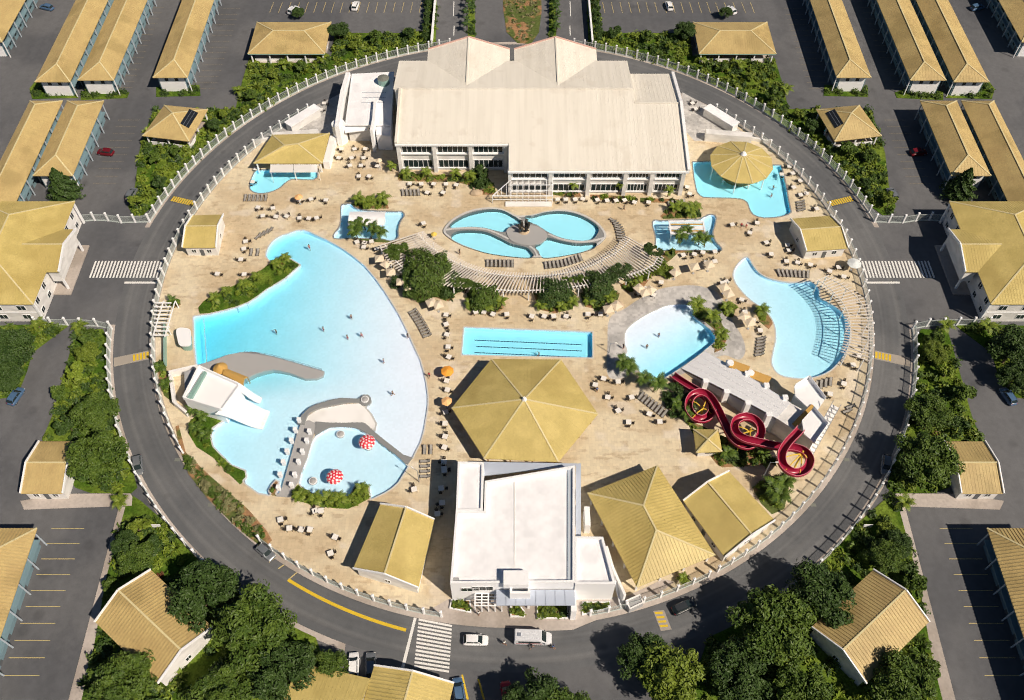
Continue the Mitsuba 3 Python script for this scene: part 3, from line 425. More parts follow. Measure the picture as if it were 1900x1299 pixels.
# ---------------------------------------------------------------- pools
def grid_floor(p, zf, step=1.2):
    from scipy.spatial import Delaunay
    e = np.array([LineString(p.exterior.coords).interpolate(d).coords[0] for d in np.arange(0, p.exterior.length, step * .5)])
    hs = [np.array([LineString(h.coords).interpolate(d).coords[0] for d in np.arange(0, h.length, step * .5)]) for h in p.interiors]
    x0, y0, x1, y1 = p.bounds; X, Y = np.meshgrid(np.arange(x0, x1, step), np.arange(y0, y1, step)); c = np.c_[X.ravel(), Y.ravel()]
    c = c[shapely.contains_xy(p.buffer(-step * .4), c[:, 0], c[:, 1])]
    v = np.vstack([e, *hs, c]); f = Delaunay(v).simplices; m = v[f].mean(1)
    f = f[shapely.contains_xy(p.buffer(.02), m[:, 0], m[:, 1])]
    a = v[f]; fl = np.cross(a[:, 1] - a[:, 0], a[:, 2] - a[:, 0]) < 0; f[fl] = f[fl][:, ::-1]
    return trimesh.Trimesh(np.c_[v, zf(v[:, 0], v[:, 1])], f, process=False)
def side_wall(p, zf, ztop, step=.8):
    ms = []
    for r in [p.exterior, *p.interiors]:
        q = np.array([r.interpolate(d).coords[0] for d in np.linspace(0, r.length, max(8, int(r.length / step)), endpoint=False)])
        n = len(q); v = np.vstack([np.c_[q, zf(q[:, 0], q[:, 1]) - .02], np.c_[q, np.full(n, ztop)]]); i = np.arange(n); j = (i + 1) % n
        ms.append(trimesh.Trimesh(v, np.vstack([np.c_[i, j, j + n], np.c_[i, j + n, i + n]]), process=False))
    return cat(ms)
def pool(name, label, p, zf, floor='mat_pool_white', wall='mat_pool_white', level=-.02, top=.13, rim='mat_coping', rim_w=.3, rim_h=.03, dmax=2.6):
    if not callable(zf): d = zf; zf = lambda x, y: np.full(np.shape(x), -d) + 0 * x
    k = thing(name, label, 'swimming pool')
    add('basin', cat([grid_floor(p, zf), side_wall(p, zf, top)]), floor, k)
    if rim: add('coping', cat([prism(q, top - .25, top + rim_h) for q in polys(p.buffer(rim_w).difference(p))]), rim, k)
    w = p.buffer(.02)
    add('water', {'type': 'ply', **{a: b for a, b in mikit.ply(prism(w, -dmax, level), 'mat_none').items()}, 'interior': {'type': 'ref', 'id': 'water_medium'}}, None, k)
    add('water_surface', sheet(p, level + .035), 'mat_water_top', k)
    return k
def wave_depth(x, y):
    # 2.2 m at the wave wall, a long beach towards the east; shallow bay in the south
    t = np.clip((x - (-66.39,-18.35)[0]) / ((-18.06,-18.35)[0] - (-66.39,-18.35)[0]), 0, 1)
    d = 2.35 * (1 - t) ** 1.73 + .02
    s = np.clip((-25.21 - y) / 6.0, 0, 1)
    d2 = .58 * (1 - np.clip((x - (-54.82,-39.30)[0]) / ((-18.98,-39.30)[0] - (-54.82,-39.30)[0]), 0, 1)) ** 1.2 + .05
    return -(d * (1 - s) + d2 * s) - .06
pool('wave_pool', 'large fan shaped wave pool running from deep cyan to a white shallow beach', wave, wave_depth, dmax=3.0)
pool('splash_pool', 'round shallow splash pool with the red mushroom showers', splash, .46, dmax=.7)
pool('lap_pool', 'rectangular lane pool north of the hexagonal pavilion', lap, 1.0, 'mat_pool_blue', dmax=1.3)
def beach_depth(x, y):
    d = (x - (24.71,-12.64)[0]) * .55 - (y - (24.71,-12.64)[1]) * .83
    return -(.1 + 2.0 * np.clip((d - 2) / 18.0, 0, 1) ** 1.4)
pool('beach_pool', 'rounded beach pool at the foot of the white ramp, pale edge to cyan', beach_pool, beach_depth, dmax=2.5)
def east_depth(x, y):
    return -(.34 + .65 * np.clip((x - (49.16,-6.72)[0]) / 22.0, 0, 1))
pool('curved_pool', 'long curved pool under the radial pergola at right', east_pool, east_depth, dmax=1.4)
pool('bar_pool', 'angular pool round the thatch coloured conical kiosk', ne_pool, .75, 'mat_pool_blue', rim='mat_tile_mid', dmax=1.5)
pool('bar_pool', 'small pool below the hip roofed bar at upper left', nw_pool, .75, 'mat_pool_blue', rim='mat_tile_mid', dmax=1.5)
pool('spa_pool', 'free form pool crossed by the white canopy, left of the oval pool', spa_w, .6, rim='mat_tile_mid', dmax=1.0)
pool('spa_pool', 'free form pool crossed by the slatted canopy, right of the oval pool', spa_e, .6, rim='mat_tile_mid', dmax=1.0)
# the oval pool: a raised dark tiled tank with four basins
k = thing('oval_pool', 'oval pool split by curved dark walls into four basins round a fountain island', 'swimming pool')
lobes = [q.buffer(.38) for q in lobes]
body = oval.difference(unary_union(lobes))
add('tank', cat([prism(body, -.9, .42)]), 'mat_tile_mid', k)
add('rim', prism(oval.buffer(.02).difference(oval.buffer(-.45)).difference(unary_union(lobes)), .42, .5), 'mat_coping', k)
for lb in lobes:
    b = add('basin', cat([grid_floor(lb.buffer(.05), lambda x, y: np.full(np.shape(x), -.5), 1.5)]), 'mat_pool_blue', k)
    add('wall', side_wall(lb.buffer(-.01), lambda x, y: np.full(np.shape(x), -.5), .42), 'mat_tile_dark', b)
    add('water', {**mikit.ply(prism(lb.buffer(.02), -.6, .2), 'mat_none'), 'interior': {'type': 'ref', 'id': 'water_medium'}}, None, b)
    add('water_surface', sheet(lb, .24), 'mat_water_top', b)
island = blob([(-1.29,13.52),(-0.85,14.65),(0.26,15.50),(2.05,15.75),(3.84,15.66),(5.85,15.20),(7.39,13.97),(8.13,12.46),(7.54,10.95),(5.98,9.82),(3.56,9.46),(1.36,9.91),(-0.40,11.10)], 5)
add('island', prism(island, .3, .62), 'mat_concrete_gray', k)
for a in ([(-15.34,14.28),(-13.12,14.65),(-9.78,14.83),(-6.20,14.43),(-3.07,12.91),(-0.84,11.40)], [(8.36,12.91),(10.87,11.49),(14.15,10.59),(17.68,10.65),(21.06,11.70)], [(3.99,9.17),(5.07,7.98),(5.70,6.23)], [(0.94,18.61),(2.06,17.36),(2.95,15.97)]):
    add('divider', prism(LineString(spline(a, 8)).buffer(.22, cap_style=2), .42, .55), 'mat_coping', k)
# walls and terraces of the wave pool
struct('wave_terrace', prism(peninsula.buffer(.2), -1.6, .2), 'mat_concrete_gray', 'grey concrete tongue between the wave pool and the slide bay')
struct('ring_wall', prism(ring_wall, -1.2, .55), 'mat_tile_mid', 'grey curved wall with a round end in the wave pool')
struct('sloping_beach', sheet(beach.difference(unary_union([ring_wall, kid_wall, causeway])), .05), 'mat_beach', 'white dry beach between the curved grey walls')
struct('causeway', prism(causeway, -1.2, .3), 'mat_concrete_gray', 'grey causeway lined with white bollards')
struct('splash_wall', prism(kid_wall.difference(causeway), -1.0, .4), 'mat_tile_mid', 'grey curved wall round the splash pool')
k = thing('pool_handrail', 'dark handrail along the grey tongue of the wave pool', 'handrail')
hp = resample([(-55.47,-20.71),(-50.32,-21.40),(-45.62,-22.91),(-40.96,-24.53),(-38.88,-25.21)], 2.2)
for q in hp: add('post', cyl(q[0], q[1], .2, 1.1, .04, 6), 'mat_metal', k)
add('rail', tube([(*q, 1.1) for q in hp], .045, 6), 'mat_metal', k); add('rail', tube([(*q, .65) for q in hp], .03, 6), 'mat_metal', k)
k = thing('lane_markings', 'three dark lane lines on the floor of the lane pool', 'lane line'); labels[k] = {'label': labels[k]['label'], 'kind': 'structure'}
for q in ([(-7.95,-16.37),(14.71,-17.57)], [(-7.57,-18.00),(14.64,-19.19)], [(-7.87,-19.60),(14.56,-20.85)]):
    add('line', prism(LineString(q).buffer(.1, cap_style=2), -1.0, -.985), 'mat_lane', k)
k = thing('lane_rope', 'float rope across the deep end of the wave pool', 'float rope'); q = [(-65.98,-11.47),(-62.90,-23.31)]
add('rope', tube([(*lerp(q[0], q[1], t), .02) for t in np.linspace(0, 1, 14)], .06, 6), 'mat_coping', k)

# ---------------------------------------------------------------- fences
def panel_mesh(Lp, h=2.1):
    ms = [box(0, Lp, -.03, .03, .25, .33), box(0, Lp, -.03, .03, h - .1, h), box(0, Lp, -.08, .08, 0, .22)]
    ms += [box(x - .022, x + .022, -.02, .02, .3, h - .05) for x in np.arange(.14, Lp - .05, .2)]
    return cat(ms)
POST = mikit.ply(cat([box(-.17, .17, -.17, .17, 0, 2.55), box(-.23, .23, -.23, .23, 2.55, 2.67), trimesh.Trimesh(*[np.array(a) for a in ([[-.2, -.2, 2.67], [.2, -.2, 2.67], [.2, .2, 2.67], [-.2, .2, 2.67], [0, 0, 2.82]], [[0, 1, 4], [1, 2, 4], [2, 3, 4], [3, 0, 4]])], process=False)]), 'mat_white_paint')
PANELS = {}
def fence(name, label, path, closed=False, spacing=3.0):
    k = thing(name, label, 'fence')
    n = max(2, int(round(LineString(path).length / spacing)) + 1)
    q = resample(path, n=n)
    L0 = round(float(np.linalg.norm(q[1] - q[0])), 2)
    if L0 not in PANELS: PANELS[L0] = mikit.ply(panel_mesh(L0), 'mat_rail')
    for i, a in enumerate(q):
        d = q[min(i + 1, n - 1)] - q[max(i - 1, 0)]; r = math.atan2(d[1], d[0])
        add('post', POST, None, k, to=at(*a, 0, r))
        if i < n - 1:
            d = q[i + 1] - a; add('panel', PANELS[L0], None, k, to=at(*a, 0, math.atan2(d[1], d[0]), [np.linalg.norm(d) / L0, 1, 1]))
    return k
RF = R_FENCE + .3
fence('inner_fence', 'white railing on the right of the deck from the conical kiosk to the slides', arc(RF, 47, -62, 200))
fence('inner_fence', 'white railing on the left of the deck from the hip roofed bar to the hedge', arc(RF, 133, 215, 200))
fence('inner_fence', 'white railing at lower left of the deck, from the hedge to the white entrance building', arc(RF, 234, 261, 80))
fence('inner_fence', 'white railing at lower right of the deck beside the white entrance building', arc(RF, -80, -63.5, 80))
for sx in (1, -1):
    side = 'right' if sx > 0 else 'left'
    f = lambda q: [(sx * a, b) for a, b in q]
    fence('outer_fence', f'white railing outside the ring road at upper {side}, top approach to gatehouse', f(arc(R_OUT, 78.5, 11.5, 200)))
    fence('outer_fence', f'white railing outside the ring road at lower {side}, gatehouse down to the trees', f(arc(R_OUT, -9.5, -51, 120)))
    fence('gate_fence', f'short white fence joining the upper {side} ring fence to the gatehouse', f([tuple(arc(R_OUT, 11.5, 11.5, 1)[0]), (92.09,16.87), (95.13,17.91), (100.52,17.39)]))
    fence('gate_fence', f'white fence below the {side} gatehouse', f([tuple(arc(R_OUT, -9.5, -9.5, 1)[0]), (87.35,-13.51), (92.93,-13.22), (101.01,-13.07)]))
    k = thing('boundary_wall', f'long white wall along the {side} approach road', 'wall')
    a, b = (21.22,84.09), (23.01,119.52)
    add('wall', box(sx * 22.2 - .15, sx * 22.2 + .15, a[1], 115, 0, 2.2), 'mat_white_paint', k); add('wall_cap', box(sx * 22.2 - .25, sx * 22.2 + .25, a[1] - .05, 115, 2.2, 2.32), 'mat_white_paint', k)

# ---------------------------------------------------------------- the lodge rows (mirrored left and right)
def lodge(label, x0, x1, y0, y1, xr, ze=5.4, zr=7.6, near_hip=True, far_hip=True, inner=1, rib=(.1, .05)):
    """A long hipped lodge between x0 < x1 and y0 < y1; inner = +1: the gallery with pillars faces +x."""
    k = thing('lodge_row', label, 'lodge building', 'lodge rows in the outer car parks')
    dy = (x1 - x0) / 2; r0 = (xr, y0 + (dy if near_hip else 0)); r1 = (xr, y1 - (dy if far_hip else 0))
    roof_k = [(x0, y0), (x1, y0), (x1, y1), (x0, y1)]
    A, B, C, D = [(*p, ze) for p in roof_k]; a, b = (*r0, zr), (*r1, zr)
    roof(k, [[A, B, a], [B, C, b, a], [C, D, b], [D, A, a, b]], [(A, a), (B, a), (C, b), (D, b), (a, b)], ribs=.75 if rib[1] < .1 else .6, rib=rib, mat='mat_ochre_old')
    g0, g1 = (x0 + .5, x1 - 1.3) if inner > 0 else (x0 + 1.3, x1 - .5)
    add('wall', box(g0, g1, y0 + 1.4, y1 - 1.0, 0, ze - .1), 'mat_wall_shade_teal', k)  # shade of the gallery side is painted into this wall colour
    add('end_wall', box(g0 + .3, g1 - .3, y0 + 1.25, y0 + 1.4, 0, ze - .15), 'mat_white_paint', k)
    xf = g1 if inner > 0 else g0; n = int((y1 - y0 - 3) / 4.2)
    xp = x1 - .35 if inner > 0 else x0 + .35
    add('gallery_beam', box(xp - .1, xp + .1, y0 + .4, y1 - .4, ze - .35, ze - .12), 'mat_trim_teal', k)
    for i in range(n + 1):
        y = y0 + .8 + (y1 - y0 - 1.6) * i / n
        add('pillar', box(xp - .1, xp + .1, y - .1, y + .1, 0, ze - .35), 'mat_wall_blue' if i else 'mat_white_paint', k)
    for i in range(n):
        y = y0 + 2.2 + (y1 - y0 - 4) * (i + .5) / n; o = .04 if inner > 0 else -.04
        add('door', box(min(xf, xf + o), max(xf, xf + o), y - 1.3, y - .4, .05, 2.1), 'mat_door', k)
        add('window', box(min(xf, xf + o), max(xf, xf + o), y + .2, y + 1.3, 1.0, 2.1), 'mat_dark_glass', k)
        add('window', box(min(xf, xf + o), max(xf, xf + o), y - 1.2, y + 1.2, 3.4, 4.6), 'mat_dark_glass', k)
    add('gallery_floor', box(min(xf, xp), max(xf, xp), y0 + 1.4, y1 - 1.0, 2.55, 2.75), 'mat_wall_shade_teal', k)
    for s in (.32, .68):
        x = g0 + (g1 - g0) * s; add('window', box(x - .45, x + .45, y0 + 1.2, y0 + 1.25, 3.4, 4.4), 'mat_dark_glass', k)
ROWS = [('outermost of the three long lodge rows at upper {s}', (-122.96,61.82)[0], (-113.86,62.04)[0], (-118.02,61.82)[1], 118, (-117.77,65.40)[0]),
        ('lodge row in the middle of the three at upper {s}', (-112.10,62.48)[0], (-102.82,62.48)[0], (-107.09,62.48)[1], 118, (-106.89,66.30)[0]),
        ('lodge row nearest the hip roofed pavilion at upper {s}', (-92.98,63.37)[0], (-84.01,63.81)[0], (-89.26,63.59)[1], 118, (-87.84,67.11)[0]),
        ('short lodge row beside the dark conifer at {s}', (-112.38,26.97)[0], (-103.08,27.16)[0], (-112.38,26.97)[1], (-112.05,54.27)[1], (-107.55,31.56)[0]),
        ('lodge row behind the gatehouse at the {s} edge', (-121.80,8.97)[0], (-113.50,13.97)[0], (-114.84,11.46)[1], (-114.09,54.27)[1], (-118.21,49.62)[0]),
        ('lodge row cut by the upper {s} corner', (-153.40,98.40)[0], (-137.15,98.40)[0], (-137.66,78.81)[1], 122, (-142.10,94.94)[0]),
        ('lodge row with ribbed roof at the lower {s} edge', (-83.34,-62.27)[0] - 11.5, (-83.34,-62.27)[0], -96, (-83.34,-62.27)[1], (-83.34,-62.27)[0] - 5.75)]
for s, sx in (('left', 1), ('right', -1)):
    for i, (lab, x0, x1, y0, y1, xr) in enumerate(ROWS):
        if x0 > x1: x0, x1 = x1, x0
        if not (x0 + 1 < xr < x1 - 1): xr = (x0 + x1) / 2
        if sx > 0: lodge(lab.format(s=s), x0, x1, y0, y1, xr, inner=1, rib=(.16, .14) if i == 6 else (.1, .05))
        else: lodge(lab.format(s=s), -x1, -x0, y0, y1, -xr, inner=-1, rib=(.16, .14) if i == 6 else (.1, .05))

# ---------------------------------------------------------------- pavilions, gatehouses and houses outside the ring
def posts_under(k, c, ze, inset=.6, n=(3, 2), mat='mat_white_paint', r=.16):
    c = [np.array(p[:2], float) for p in c]; m = sum(c) / len(c)
    c = [p + (m - p) / np.linalg.norm(m - p) * inset for p in c]
    for i in range(len(c)):
        a, b = c[i], c[(i + 1) % len(c)]; q = n[i % len(n)]
        for j in range(q): p = a + (b - a) * j / q; add('post', box(p[0] - r, p[0] + r, p[1] - r, p[1] + r, 0, ze - .05), mat, k)
for sx in (1, -1):
    s = 'left' if sx > 0 else 'right'; f = (lambda q: q) if sx > 0 else mirror
    c = f([(-70.83,75.94),(-50.38,76.88),(-50.34,91.12),(-71.44,90.62)]); r = f([(-63.73,83.61),(-57.73,83.61)])
    x = sorted(p[0] for p in c); ys = sorted(p[1] for p in c); X0, X1, Y0, Y1 = (x[0] + x[1]) / 2, (x[2] + x[3]) / 2, (ys[0] + ys[1]) / 2, (ys[2] + ys[3]) / 2
    k = thing('pavilion', f'long hip roofed open pavilion in the shrubs at upper {s}', 'pavilion')
    hip(k, [(X0, Y1), (X0, Y0), (X1, Y0), (X1, Y1)], [(X0 + 6.2, (Y0 + Y1) / 2), (X1 - 6.2, (Y0 + Y1) / 2)], 3.4, 5.6, mat='mat_ochre_old')
    add('fascia', cat([box(X0, X1, Y0 - .06, Y0 + .02, 3.1, 3.32), box(X0, X1, Y1 - .02, Y1 + .06, 3.1, 3.32)]), 'mat_trim_teal', k)
    posts_under(k, [(X0, Y0), (X1, Y0), (X1, Y1), (X0, Y1)], 3.4, .9, (4, 2))
    add('low_wall', box(X0 + 1.2, X1 - 1.2, Y0 + 1.2, Y0 + 1.4, 0, 1.1), 'mat_white_paint', k)
    add('floor', box(X0 + .6, X1 - .6, Y0 + .6, Y1 - .6, 0, .16), 'mat_pavement', k)
    c = f([(-91.40,43.35),(-79.36,41.27),(-77.17,53.41),(-88.64,55.10)]); ap = f([(-81.15,43.54)])[0]
    k = thing('pavilion', f'square pyramid pavilion with a solar panel at upper {s}', 'pavilion')
    cx, cy = np.mean([p[0] for p in c]), np.mean([p[1] for p in c]); ap = (cx, cy)
    hip(k, c, [ap, ap], 3.4, 6.4, mat='mat_ochre_old'); posts_under(k, c, 3.4, 1.0, (2, 2)); add('floor', prism(poly(c).buffer(-.8), 0, .16), 'mat_pavement', k)
    yb = min(p[1] for p in c); add('low_wall', prism(poly(c).buffer(-.9).difference(poly(c).buffer(-1.1)).intersection(sbox(-300, yb, 300, yb + 5)), 0, 1.0), 'mat_white_paint', k)
    sp = f([(-80.90,51.35),(-78.92,51.06),(-80.05,45.24),(-81.97,45.78)]); C_, D_ = np.array([*c[2], 3.4]), np.array([*ap, 6.4])
    n_, o_ = plane_of([(*c[1], 3.4), (*c[2], 3.4), (*ap, 6.4)]); zp = lambda p: o_[2] - (n_[0] * (p[0] - o_[0]) + n_[1] * (p[1] - o_[1])) / n_[2] + .16
    q = [(*p, zp(p)) for p in sp]
    if sx < 0: q = q[::-1]
    sk = thing('solar_panel', f'dark solar panel on the pyramid pavilion at upper {s}', 'solar panel')
    add('panel', quad(*(q if plane_of(q)[0] @ np.cross(np.subtract(q[1], q[0]), np.subtract(q[2], q[0])) > 0 else q[::-1]), .08), 'mat_solar', sk)
    for t in (.33, .66): add('frame_bar', bar(np.array(q[0]) * (1 - t) + np.array(q[1]) * t + [0, 0, .03], np.array(q[3]) * (1 - t) + np.array(q[2]) * t + [0, 0, .03], .06, .05), 'mat_metal', sk)
    # gatehouse
    k = thing('gatehouse', f'two storey gatehouse with hipped roof and gabled porch at the {s} edge', 'building')
    X1, Y0, Y1 = -99.3, -12.7, 17.4; X0 = X1 - 22; ze, zr = 6.5, 9.8; g = lambda x, y, z=None: (sx * x, y) if z is None else (sx * x, y, z)
    xr = (-106.00,1.62)[0]; xr = X1 - 11
    A, B, C, D = [g(*p, ze) for p in ((X0, Y0), (X1, Y0), (X1, Y1), (X0, Y1))]; r0, r1 = g(xr, Y0 + 11, zr), g(xr, Y1 - 7.5, zr)
    roof(k, [[A, B, r0], [B, C, r1, r0], [C, D, r1], [D, A, r0, r1]], [(A, r0), (B, r0), (C, r1), (D, r1), (r0, r1)])
    def gb(x0, x1, y0, y1, z0, z1): return box(min(sx * x0, sx * x1), max(sx * x0, sx * x1), y0, y1, z0, z1)
    add('wall', gb(X0 + .6, X1 - .8, Y0 + .6, Y1 - .6, 0, ze - .1), 'mat_wall', k)
    py0, py1, pz = (-98.03,-3.85)[1], (-97.59,8.67)[1], 8.4
    pym = (py0 + py1) / 2; px1 = X1 + 2.6; xin = X1 - (pz - 6.5) / (9.8 - 6.5) * 11
    e0, e1, pk, pin = g(px1, py0, 6.5), g(px1, py1, 6.5), g(px1, pym, pz), g(xin, pym, pz + .02)
    roof(k, [[e0, pk, pin, g(X1, py0, 6.52)], [e1, pk, pin, g(X1, py1, 6.52)]], [(pk, pin)])
    for e in (e0, e1): add('bargeboard', bar(np.array(e) + [sx * .1, 0, .1], np.array(pk) + [sx * .1, 0, .1], .25, .6), 'mat_white_paint', k)
    v = [g(px1 - .4, py0 + .5, 2.9), g(px1 - .4, py1 - .5, 2.9), g(px1 - .4, py1 - .5, 6.6), g(px1 - .4, pym, pz - .1), g(px1 - .4, py0 + .5, 6.6)]
    add('gable_wall', trimesh.Trimesh(v + [tuple(np.add(p, (-sx * 2.2, 0, 0))) for p in v], [[0, 1, 2], [0, 2, 4], [4, 2, 3], [5, 7, 6], [5, 9, 7], [9, 8, 7], [0, 5, 6], [0, 6, 1], [0, 4, 9], [0, 9, 5], [1, 6, 7], [1, 7, 2]], process=False), 'mat_wall', k)
    for yy in (py0 + .7, py1 - .7): add('column', gb(px1 - .75, px1 - .35, yy - .22, yy + .22, 0, 3.0), 'mat_white_paint', k)
    for yy in (Y0 + .5, Y1 - .5): add('column', gb(X1 - .5, X1 - .1, yy - .22, yy + .22, 0, 6.3), 'mat_white_paint', k)
    add('porch_floor', gb(X1 - .8, px1 + .4, py0 - 1, py1 + 1, 0, .3), 'mat_pavement', k)
    add('entrance_door', gb(X1 - .85, X1 - .72, pym - 1.4, pym + 1.4, .3, 2.7), 'mat_dark_glass', k)
    p_, q_ = ((-99.3 - .8, Y0 + .6), (-99.3 - .8, Y1 - .6)) if sx > 0 else ((99.3 + .8, Y1 - .6), (99.3 + .8, Y0 + .6))
    windows(k, p_, q_, .9, 2.2, 7, 1.4); windows(k, p_, q_, 3.7, 5.2, 7, 1.4)
    add('front_band', gb(X0 + .6, X1 - .8, Y0 + .5, Y0 + .6, 3.0, 3.25), 'mat_white_paint', k)
    windows(k, (min(sx * X0, sx * X1) + 1, Y0 + .6), (max(sx * X0, sx * X1) - 1, Y0 + .6), 3.9, 5.3, 4, 1.8); windows(k, (min(sx * X0, sx * X1) + 1, Y0 + .6), (max(sx * X0, sx * X1) - 1, Y0 + .6), .9, 2.3, 4, 1.8)
    # garden houses
    c = f([(-89.83,-54.34),(-81.59,-54.56),(-82.72,-43.46),(-89.58,-43.46)]); y0, y1 = (c[0][1] + c[1][1]) / 2, (c[2][1] + c[3][1]) / 2; x0, x1 = sorted(((c[0][0] + c[3][0]) / 2, (c[1][0] + c[2][0]) / 2))
    k = thing('garden_house', f'small gabled house with white bargeboards beside the big tree at {s}', 'house')
    gable_house(k, ((x0, y0), (x1, y0)), ((x0, y1), (x1, y1)), 3.2, 4.9, mat='mat_ochre_old')
    c = f([(-69.08,-78.59),(-56.50,-88.41),(-49.54,-79.31),(-62.00,-69.51)]); k = thing('garden_house', f'gabled house turned to the diagonal, in the trees at lower {s}', 'house')
    gable_house(k, (c[0], c[1]), (c[3], c[2]), 4.2, 6.6, end_over=.4, ribs=.6, rib=(.16, .14), mat='mat_ochre_old')

# building cut by the bottom edge
k = thing('visitor_house', 'ochre roofed building with a gable, cut by the bottom edge', 'building')
z0, z1 = 3.6, 5.4
wl = (-30.44,-86.13); wr = (-4.69,-90.81)
ga, gp, gc = (-22.32,-85.53), (-16.35,-86.87), (-9.31,-88.32)
u = np.array(gc) - np.array(ga); u /= np.linalg.norm(u); v = np.array([u[1], -u[0]])
A, Cc = np.array(ga), np.array(gc); M = (A + Cc) / 2
sl = [[(*A, z0), (*M, z1), (*(M + v * 14), z1), (*(A + v * 14), z0)], [(*Cc, z0), (*M, z1), (*(M + v * 14), z1), (*(Cc + v * 14), z0)]]
roof(k, sl, [(sl[0][1], sl[0][2])], ribs=.6, rib=(.16, .14))
for e in (A, Cc): add('bargeboard', bar((*(e - v * .1), z0 + .1), (*(M - v * .1), z1 + .1), .25, .5), 'mat_white_paint', k)
A2 = A + v * 2.0; L_ = A2 - u * 12; R_ = Cc + v * 2.5 + u * 5
sl = [[(*L_, z0), (*A2, z0), (*(A2 + v * 7), z1), (*(L_ + v * 7), z1)], [(*(Cc + v * 2.5), z0), (*R_, z0), (*(R_ + v * 6.5), z1), (*(Cc + v * 9), z1)]]
roof(k, sl, [(sl[0][3], sl[0][2])])
for (p, q, e) in ((A + v * .6 + u * .5, Cc + v * .6 - u * .5, 14), (L_ + v * .7 + u * .4, A2 + v * .7, 8), (Cc + v * 3.2, R_ + v * .7 - u * .4, 8)):
    add('wall', prism([tuple(p), tuple(q), tuple(q + v * e), tuple(p + v * e)], 0, z0 - .15), 'mat_wall', k)

# ---------------------------------------------------------------- the event hall
k = thing('event_hall', 'large two storey hall with a pale ribbed metal roof at the top of the ring', 'building')
HX0, HXS, HX1, YL, YR = -27.5, -.75, 40.7, 33.7, 25.7      # left, step, right; facade lines
zf = lambda y: 8.3 + (y - 25.6) * (11.9 - 8.3) / (50.6 - 25.6)
yR2 = 46.0
HXm = 29.6
rf = lambda pts: [(x, y, zf(y)) for x, y in pts]
PAN = [[(HX0, YL - .1), (HXS, YL - .1), (HXS, 50.6), (HX0, 50.6)], [(HXS, YR - .1), (HXm, YR - .1), (HXm, 50.6), (HXS, 50.6)], [(HXm, YR - .1), (HX1, YR - .1), (HX1, yR2), (HXm, yR2)]]
for p in PAN: add('roof_slope', slope(rf(p), .25, .95, (.07, .045)), 'mat_cream', k)
zb = lambda y: 11.9 - (y - 50.6) * .19
zb2 = lambda y: zf(yR2) - (y - yR2) * .19
add('roof_slope', slope([(HX0 - 1.5, 50.6, zb(50.6)), (HXm, 50.6, zb(50.6)), (HXm, 65.6, zb(65.6)), (HX0 - 1.5, 65.6, zb(65.6))], .25, .95, (.07, .045)), 'mat_cream', k)
add('roof_slope', slope([(HXm, yR2, zb2(yR2)), (HX1 + .4, yR2, zb2(yR2)), (HX1 + .4, 61.2, zb2(61.2)), (HXm, 61.2, zb2(61.2))], .25, .95, (.07, .045)), 'mat_cream', k)
add('ridge_cap', caps([((HX0, 50.6, 11.95), (HXm, 50.6, 11.95)), ((HXm, yR2, zf(yR2) + .05), (HX1, yR2, zf(yR2) + .05))], .4), 'mat_cream', k)
for gx, hw in ((-11.2, 10.6), (11.3, 10.6)):
    ge = 8.9; gy0, gy1 = 56.5, 70.5
    for e in (-1, 1):
        x = gx + e * hw if abs(gx + e * hw) > 1 else e * -.55
        add('roof_slope', slope([(gx, gy0 - 4, 11.6), (gx, gy1 + 1.4, 11.6), (x, gy1, ge), (x, gy0 + 6, ge)], .25, .95, (.07, .045)), 'mat_cream', k)
        add('bargeboard', bar((gx, gy1 + 1.5, 11.75), (x, gy1 + .1, ge + .15), .3, .3), 'mat_gable_edge', k)
    add('ridge_cap', caps([((gx, gy0 - 3, 11.68), (gx, gy1 + 1.3, 11.68))], .35), 'mat_cream', k)
    add('gable_wall', prism([(gx - hw + .4, gy1 - .4), (gx + hw - .4, gy1 - .4), (gx + hw - .4, gy1), (gx - hw + .4, gy1)], 0, ge - .1), 'mat_wall', k)
zw = lambda y: zf(y) - .3
def wedge(x0, x1, y0, y1, zfun): 
    v = [(x0, y0, 0), (x1, y0, 0), (x1, y1, 0), (x0, y1, 0), (x0, y0, zfun(y0)), (x1, y0, zfun(y0)), (x1, y1, zfun(y1)), (x0, y1, zfun(y1))]
    return trimesh.Trimesh(v, [[0, 2, 1], [0, 3, 2], [0, 1, 5], [0, 5, 4], [1, 2, 6], [1, 6, 5], [2, 3, 7], [2, 7, 6], [3, 0, 4], [3, 4, 7], [4, 5, 6], [4, 6, 7]], process=False)
add('wall', wedge(HX0 + .3, HXS, YL + .9, 50.6, zw), 'mat_wall', k); add('wall', wedge(HXS, HXm, YR + .9, 50.6, zw), 'mat_wall', k); add('wall', wedge(HXm, HX1 - .3, YR + .9, yR2, zw), 'mat_wall', k)
add('wall', wedge(HX0 - 1.2, HXm, 50.6, 65.2, lambda y: zb(y) - .3), 'mat_wall', k); add('wall', wedge(HXm, HX1, yR2, 60.8, lambda y: zb2(y) - .3), 'mat_wall', k)
add('parapet', cat([bar((HX1 + .15, YR - .3, zf(YR) + .2), (HX1 + .15, yR2, zf(yR2) + .25), .7, .7), bar((HX1 + .15, yR2, zf(yR2) + .25), (HX1 + .15, 61.2, zb2(61.2) + .3), .7, .7)]), 'mat_white_paint', k)
add('parapet', bar((HX0 + .2, YL - .2, zf(YL) + .2), (HX0 + .2, 50.6, 12.1), .6, .6), 'mat_cream', k)
add('eaves', cat([box(HX0 - .1, HXS, YL - .35, YL + 1.0, zf(YL) - .75, zf(YL) - .25), box(HXS - .2, HX1 + .3, YR - .35, YR + 1.0, zf(YR) - .75, zf(YR) - .25), box(HXS - .2, HXS + .2, YR, YL, zf(YR) - .8, zf(YR) - .2)]), 'mat_white_paint', k)
add('step_wall', box(HXS - .15, HXS + .5, YR + .2, YL + 1, 0, zf(YR) - .4), 'mat_wall', k)
